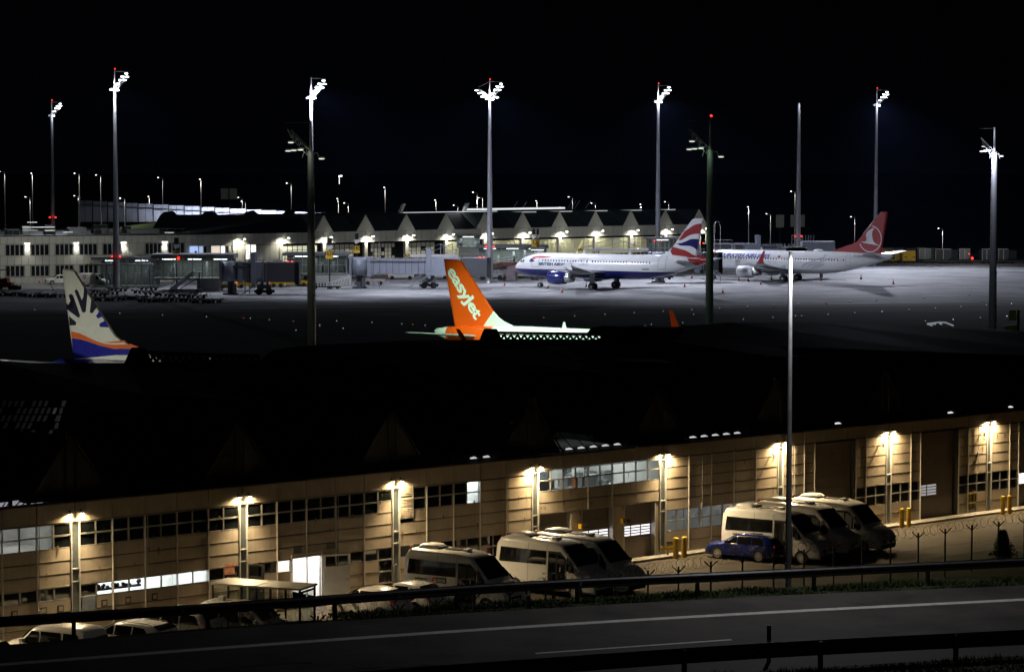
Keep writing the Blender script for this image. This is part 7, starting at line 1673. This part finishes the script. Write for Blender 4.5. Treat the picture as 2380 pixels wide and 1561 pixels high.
# container trailers along the far edge at right
kt = cr(3400, 940, 600)
M_box = mat('dull_container_grey', (.26, .28, .27), .55, .3, var=.1); M_boxd = mat('dark_container', (.07, .075, .085), .6)
cont = [(232, 345, 80, 'y', 'yellow container trailer half hidden behind the tail of the white airliner'), (370, 345, 150, 'y', 'yellow container trailer with an open dark left half, middle one of three'), (590, 350, 200, 'y', 'bright yellow closed container trailer, rightmost of the three yellow ones'), (835, 340, 190, 'g', 'pale grey container on a dolly just right of the yellow trailers'), (1120, 345, 250, 'd', 'wide dark container with a lit roof edge behind empty dollies'), (1450, 340, 170, 'g', 'pale grey container left of the bright red lamp'), (1790, 345, 150, 'd', 'dark container with pale left side next to the near mast, left of it'), (2050, 345, 160, 'd', 'dark container just right of the near mast')]
for x, y, wpx, ty, lb in cont:
    q = P_at(kt, x, y); W_ = wpx*.252*.595*q.y/6200; r = empty('container_trailer', (q.x, q.y, 0), 0, lb, 'container trailer', 'container trailers along the far apron edge')
    m_ = M_yel if ty == 'y' else M_box if ty == 'g' else M_boxd
    ht = {'y': 2.05, 'g': 2.35, 'd': 2.35}[ty]
    mb = MB(); mb.prism([(-W_/2, .75), (W_/2-.2*W_, .75), (W_/2, 1.15), (W_/2, .55+ht), (-W_/2, .55+ht)] if ty != 'y' else [(-W_/2, .55), (W_/2, .55), (W_/2, .45+ht), (W_/2-.15, .55+ht), (-W_/2+.15, .55+ht), (-W_/2, .45+ht)], -.9, .9, 'y'); mb.build('container', m_, r)
    mb = MB(); mb.box(-W_/2, W_/2, -.95, .9, .552+ht, .62+ht); mb.box(-W_/2+.02, -W_/2+.1, -.95, -.9, .7, .5+ht); mb.box(-.05, .05, -.94, -.9, .8, .5+ht); mb.build('roof_edge', M_white if ty != 'y' else M_yel, r)
    mb = MB(); mb.box(-W_/2-.3, W_/2+.3, -.8, .8, .35, .5); mb.build('chassis', M_dark, r)
    for dx in (-.35, .35): mb = MB(); mb.tube((W_*dx, -.85, .25), (W_*dx, -.7, .25), .25, .25, 12); mb.build('wheel', M_tyre, r)
    if ty == 'y' and wpx == 150: mb = MB(); mb.box(-W_/2+.1, 0, -.94, -.9, .8, 2.2); mb.build('open_side', M_black, r)
    if wpx == 200:
        for dx in (-.25, .35): mb = MB(); mb.box(W_*dx-.25, W_*dx+.25, -.93, -.9, 1.2, 1.4); mb.build('cargo_handle', M_dark, r)
for i, x in enumerate((940, 1240, 1340, 1610, 1910, 2240)):
    q = P_at(kt, x, 350); r = empty('flat_dolly', (q.x, q.y-2, 0), .05*i, 'empty flat dolly between the far containers', 'dolly', 'empty flat dollies at the far apron edge'); mb = MB(); mb.box(-2, 2, -.8, .8, .5, .7); mb.box(-2.3, -2, -.1, .1, .4, .5); mb.build('deck', M_boxd, r)
    for dx in (-1.4, 1.4): mb = MB(); mb.tube((dx, -.85, .27), (dx, -.7, .27), .27, .27, 12); mb.build('wheel', M_tyre, r)
back = [(160, 370, 115), (374, 545, 115), (549, 720, 118), (725, 885, 106), (890, 1060, 120), (1060, 1230, 126), (1235, 1400, 140), (1405, 1560, 145), (1700, 1860, 150), (2080, 2280, 150)]
for i, (x0, x1, yt_) in enumerate(back):
    Yb = 580; a = AY(*kt(x0, 200), Yb); b_ = AY(*kt(x1, 200), Yb); z = AY(*kt(x0, yt_), Yb).z
    r = empty('cargo_container', (a.x, Yb, 0), 0, 'dim grey cargo container in the rear row beyond the apron edge', 'container', 'dim cargo containers in the rear row beyond the apron'); mb = MB(); mb.box(0, b_.x-a.x-.2, 0, 3, .1, z); mb.build('container_body', [M_box, mat('teal_grey_container', (.14, .19, .2), .6), M_boxd][i % 3 if i < 5 else 2], r)
    mb = MB()
    for j in range(9): mb.box((b_.x-a.x-.3)*j/9+.1, (b_.x-a.x-.3)*j/9+.25, -.05, 0, .2, z-.1)
    mb.build('side_ribs', M_boxd, r)
for x, y, rr_, lb in ((1578, 272, .28, 'bright red lamp among the dark containers at right'), (1530, 205, .12, 'faint red lamp just above the bright red one among the containers')):
    q = AY(*kt(x, y), 552); r = empty('red_lamp', (q.x, 552, 0), 0, lb, 'warning lamp'); mb = MB(); mb.ball((0, 0, q.z), rr_, 8, 5); mb.build('lamp_lens', M_redlamp, r); mb = MB(); mb.tube((0, 0, 0), (0, 0, q.z), .05, .05, 5); mb.build('pole', M_dark, r)
for x, y, Y, lb, tr in ((500, 292, 436, 'red sign lamp on the roof edge of the left glass link', kb), (1068, 602, 424, 'small red lamp below', kb)): pass
q = AY(*k1(1659, 851), 436.4); r = empty('red_sign_lamp', (q.x, 436.4, 5.2), 0, 'small red lamp strip on the roof edge of the glass link at left', 'warning lamp'); mb = MB(); mb.box(-.22, .22, -.12, 0, 0, .55); mb.build('lamp_lens', emit('red_strip_glow', (1, .05, .03), 1.2), r)
# taxiway and stand lights
tl = [(k1, 323, 1345, 'w'), (k1, 1113, 1377, 'w'), (k1, 1511, 1392, 'w'), (k1, 1920, 1408, 'g'), (k1, 2265, 1422, 'r'), (k1, 2328, 1424, 'w'), (k2, 124, 1438, 'w'), (k2, 347, 1450, 'r'), (k2, 372, 1535, 'w'), (k2, 592, 1485, 'w'), (k2, 592, 1499, 'r'), (k2, 750, 1448, 'w'), (k2, 810, 1518, 'w'), (k2, 1078, 1461, 'w'), (k2, 1355, 1475, 'w'), (k2, 1458, 1482, 'r'), (k2, 1573, 1490, 'w'),
 (k3, 295, 1417, 'r'), (k3, 582, 1401, 'w'), (k3, 864, 1386, 'w'), (k3, 1137, 1372, 'w'), (k3, 1407, 1358, 'w'), (k3, 1672, 1343, 'w'), (k3, 1688, 1387, 'w'), (k3, 1930, 1329, 'w'), (k3, 2189, 1315, 'w'), (k3, 1296, 1481, 'w'), (k3, 1587, 1465, 'w'), (k3, 2150, 1433, 'w'),
 (k4, 54, 1302, 'r'), (k4, 281, 1290, 'w'), (k4, 540, 1276, 'r'), (k4, 762, 1263, 'w'), (k4, 1008, 1249, 'r'), (k4, 1448, 1224, 'w'), (k4, 1874, 1198, 'r'), (k4, 44, 1416, 'w'), (k4, 256, 1400, 'w'), (k4, 313, 1401, 'w'), (k4, 559, 1388, 'w'), (k4, 807, 1373, 'w'), (k4, 1061, 1358, 'w'), (k4, 1310, 1344, 'w'), (k4, 1556, 1329, 'w'), (k4, 2032, 1301, 'w'), (k4, 2264, 1287, 'b'), (k4, 1974, 1419, 'w'), (k4, 2221, 1404, 'b'), (k4, 1722, 1435, 'b'), (k4, 1464, 1450, 'w'), (k4, 668, 1503, 'w'), (k4, 1795, 1315, 'w')]
tcol = {'w': emit('taxi_lamp_white', (.95, 1, .98), .4), 'r': emit('taxi_lamp_red', (1, .2, .08), .55), 'g': emit('taxi_lamp_dim', (.6, .8, .7), .6), 'b': emit('taxi_lamp_blue', (.6, .75, 1), 1.5)}
nmz = {'w': 'tiny white taxiway light on the dark ground before the apron', 'r': 'tiny red taxiway light on the dark ground before the apron', 'g': 'tiny dim green taxiway light on the dark ground', 'b': 'tiny bluish taxiway light on the dark ground at right'}
mb = MB(); mb.tube((0, 0, 0), (0, 0, .12), .12, .12, 8); tb_ = mb.mesh('lamp_base', M_dark)
tme = {}
for c_ in tcol: mb = MB(); mb.ball((0, 0, .2), .062, 8, 5); tme[c_] = mb.mesh('lamp_lens', tcol[c_])
for tr, x, y, c_ in tl:
    q = P_at(tr, x, y); r = empty('taxiway_light', q, 0, nmz[c_], 'taxiway light', 'taxiway lights ('+{'w': 'white', 'r': 'red', 'g': 'green', 'b': 'bluish'}[c_]+')'); link('lamp_lens', tme[c_], r); link('lamp_base', tb_, r)
# glass roof edges with their lamplight put in as a glow, and dim board beyond the roof at right
q = AY(*k4(1600, 1480), 225); r = empty('glass_canopy', (q.x, 225, 0), 0, 'small glass roof with bright white edges behind the dark pier roof at right', 'canopy')
def kz4(x, y): p_ = AY(*k4(x, y), 225); return (p_.x-q.x, 0, p_.z)
mb = MB()
for a, b_ in (((1478, 1462), (1590, 1448)), ((1590, 1448), (1650, 1450)), ((1650, 1450), (1725, 1480)), ((1590, 1450), (1615, 1472)), ((1478, 1462), (1530, 1480)), ((1520, 1458), (1560, 1466))): mb.tube(kz4(*a), kz4(*b_), .07, .07, 5)
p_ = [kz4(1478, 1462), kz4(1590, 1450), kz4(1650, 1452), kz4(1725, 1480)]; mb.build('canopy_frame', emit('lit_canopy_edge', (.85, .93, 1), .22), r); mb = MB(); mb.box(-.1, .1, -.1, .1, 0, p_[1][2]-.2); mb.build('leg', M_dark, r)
q = AY(*k4(2275, 1380), 226); r = empty('yellow_board', (q.x, 226, 0), 0, 'dim yellow green board and box behind the dark roof at the right edge', 'sign'); z0, z1 = AY(*k4(2275, 1430), 226).z, AY(*k4(2275, 1335), 226).z
mb = MB(); mb.box(-.3, .3, -.05, .05, z0, z1); mb.build('board', mat('dull_yellow_green', (.25, .26, .08), .6), r); mb = MB(); mb.prism([(-.75, z0-.5), (.3, z0-.35), (.3, z0-1.4), (-.2, z0-1.4)], -.3, .3, 'y'); mb.build('box', mat('dull_yellow_green', (.25, .26, .08), .6), r); mb = MB(); mb.tube((.5, .1, 0), (.5, .1, z1), .12, .12, 6); mb.build('pole', M_dark, r)
spot('board_lamp', (q.x-2, 221, 14), (q.x, 226, 8), 60, (.7, 1, .5), 40)
bpy.context.view_layer.update()

spot('added_trailer_light', (96, 535, 16), (92, 557, 1), 5200, (1, .97, .9), 90, 1, .5)  # added light without a mast, brightens the trailer row
# ---- labels that count along a row, from the left
ONES = ['first', 'second', 'third', 'fourth', 'fifth', 'sixth', 'seventh', 'eighth', 'ninth', 'tenth', 'eleventh', 'twelfth', 'thirteenth', 'fourteenth', 'fifteenth', 'sixteenth', 'seventeenth', 'eighteenth', 'nineteenth', 'twentieth']
def ordw(i):
    if i < 20: return ONES[i]
    t = ['twenty', 'thirty', 'forty'][(i+1)//10-2]; r_ = (i+1) % 10
    return {'twenty': 'twentieth', 'thirty': 'thirtieth', 'forty': 'fortieth'}[t] if r_ == 0 else t+'-'+ONES[r_-1]
def count_off(pref, base):
    L = [o for o in bpy.data.objects if o.parent is None and str(o.get('group', '')).startswith(pref)]
    L.sort(key=lambda o: o.location.x/o.location.y)
    for i, o in enumerate(L): o['label'] = base % ordw(i)
count_off('distant street lamps above the terminal wing', 'street lamp on thin pole above the left terminal wing, %s from the left')
count_off('distant street lamps above the lit screen wall', 'street lamp on thin pole above the lit screen wall, %s from the left')
count_off('distant street lamps above the gabled terminal', 'street lamp on thin pole above the gabled roof, %s from the left')
count_off('distant street lamps beyond the apron', 'distant street lamp beyond the right hand apron, %s from the left')
count_off('dark container dollies', 'low dark container dolly in the rows on the left apron, %s from the left')
count_off('taxiway lights (white)', 'tiny white taxiway light on the dark ground, %s white one from the left')
count_off('taxiway lights (red)', 'tiny red taxiway light on the dark ground, %s red one from the left')
count_off('taxiway lights (bluish)', 'tiny bluish taxiway light near the right frame edge, %s from the left')
count_off('dim cargo containers', 'dim grey container in the rear row beyond the apron, %s from the left')
count_off('empty flat dollies', 'empty flat dolly between the far containers, %s from the left')
# ---- night air: thin haze that lets the lamps glow
hm = bpy.data.materials.new('haze_air'); hm.use_nodes = True; nn = hm.node_tree; nn.nodes.clear()
oo = nn.nodes.new('ShaderNodeOutputMaterial'); pv = nn.nodes.new('ShaderNodeVolumePrincipled'); pv.inputs['Density'].default_value = .000028; pv.inputs['Color'].default_value = (.3, .45, 1, 1); pv.inputs['Anisotropy'].default_value = .2
nn.links.new(pv.outputs[0], oo.inputs[1])
mb = MB(); mb.box(-3100, 3100, -100, 4600, -1.1, 60); o = mb.build('haze', hm); o['kind'] = 'stuff'
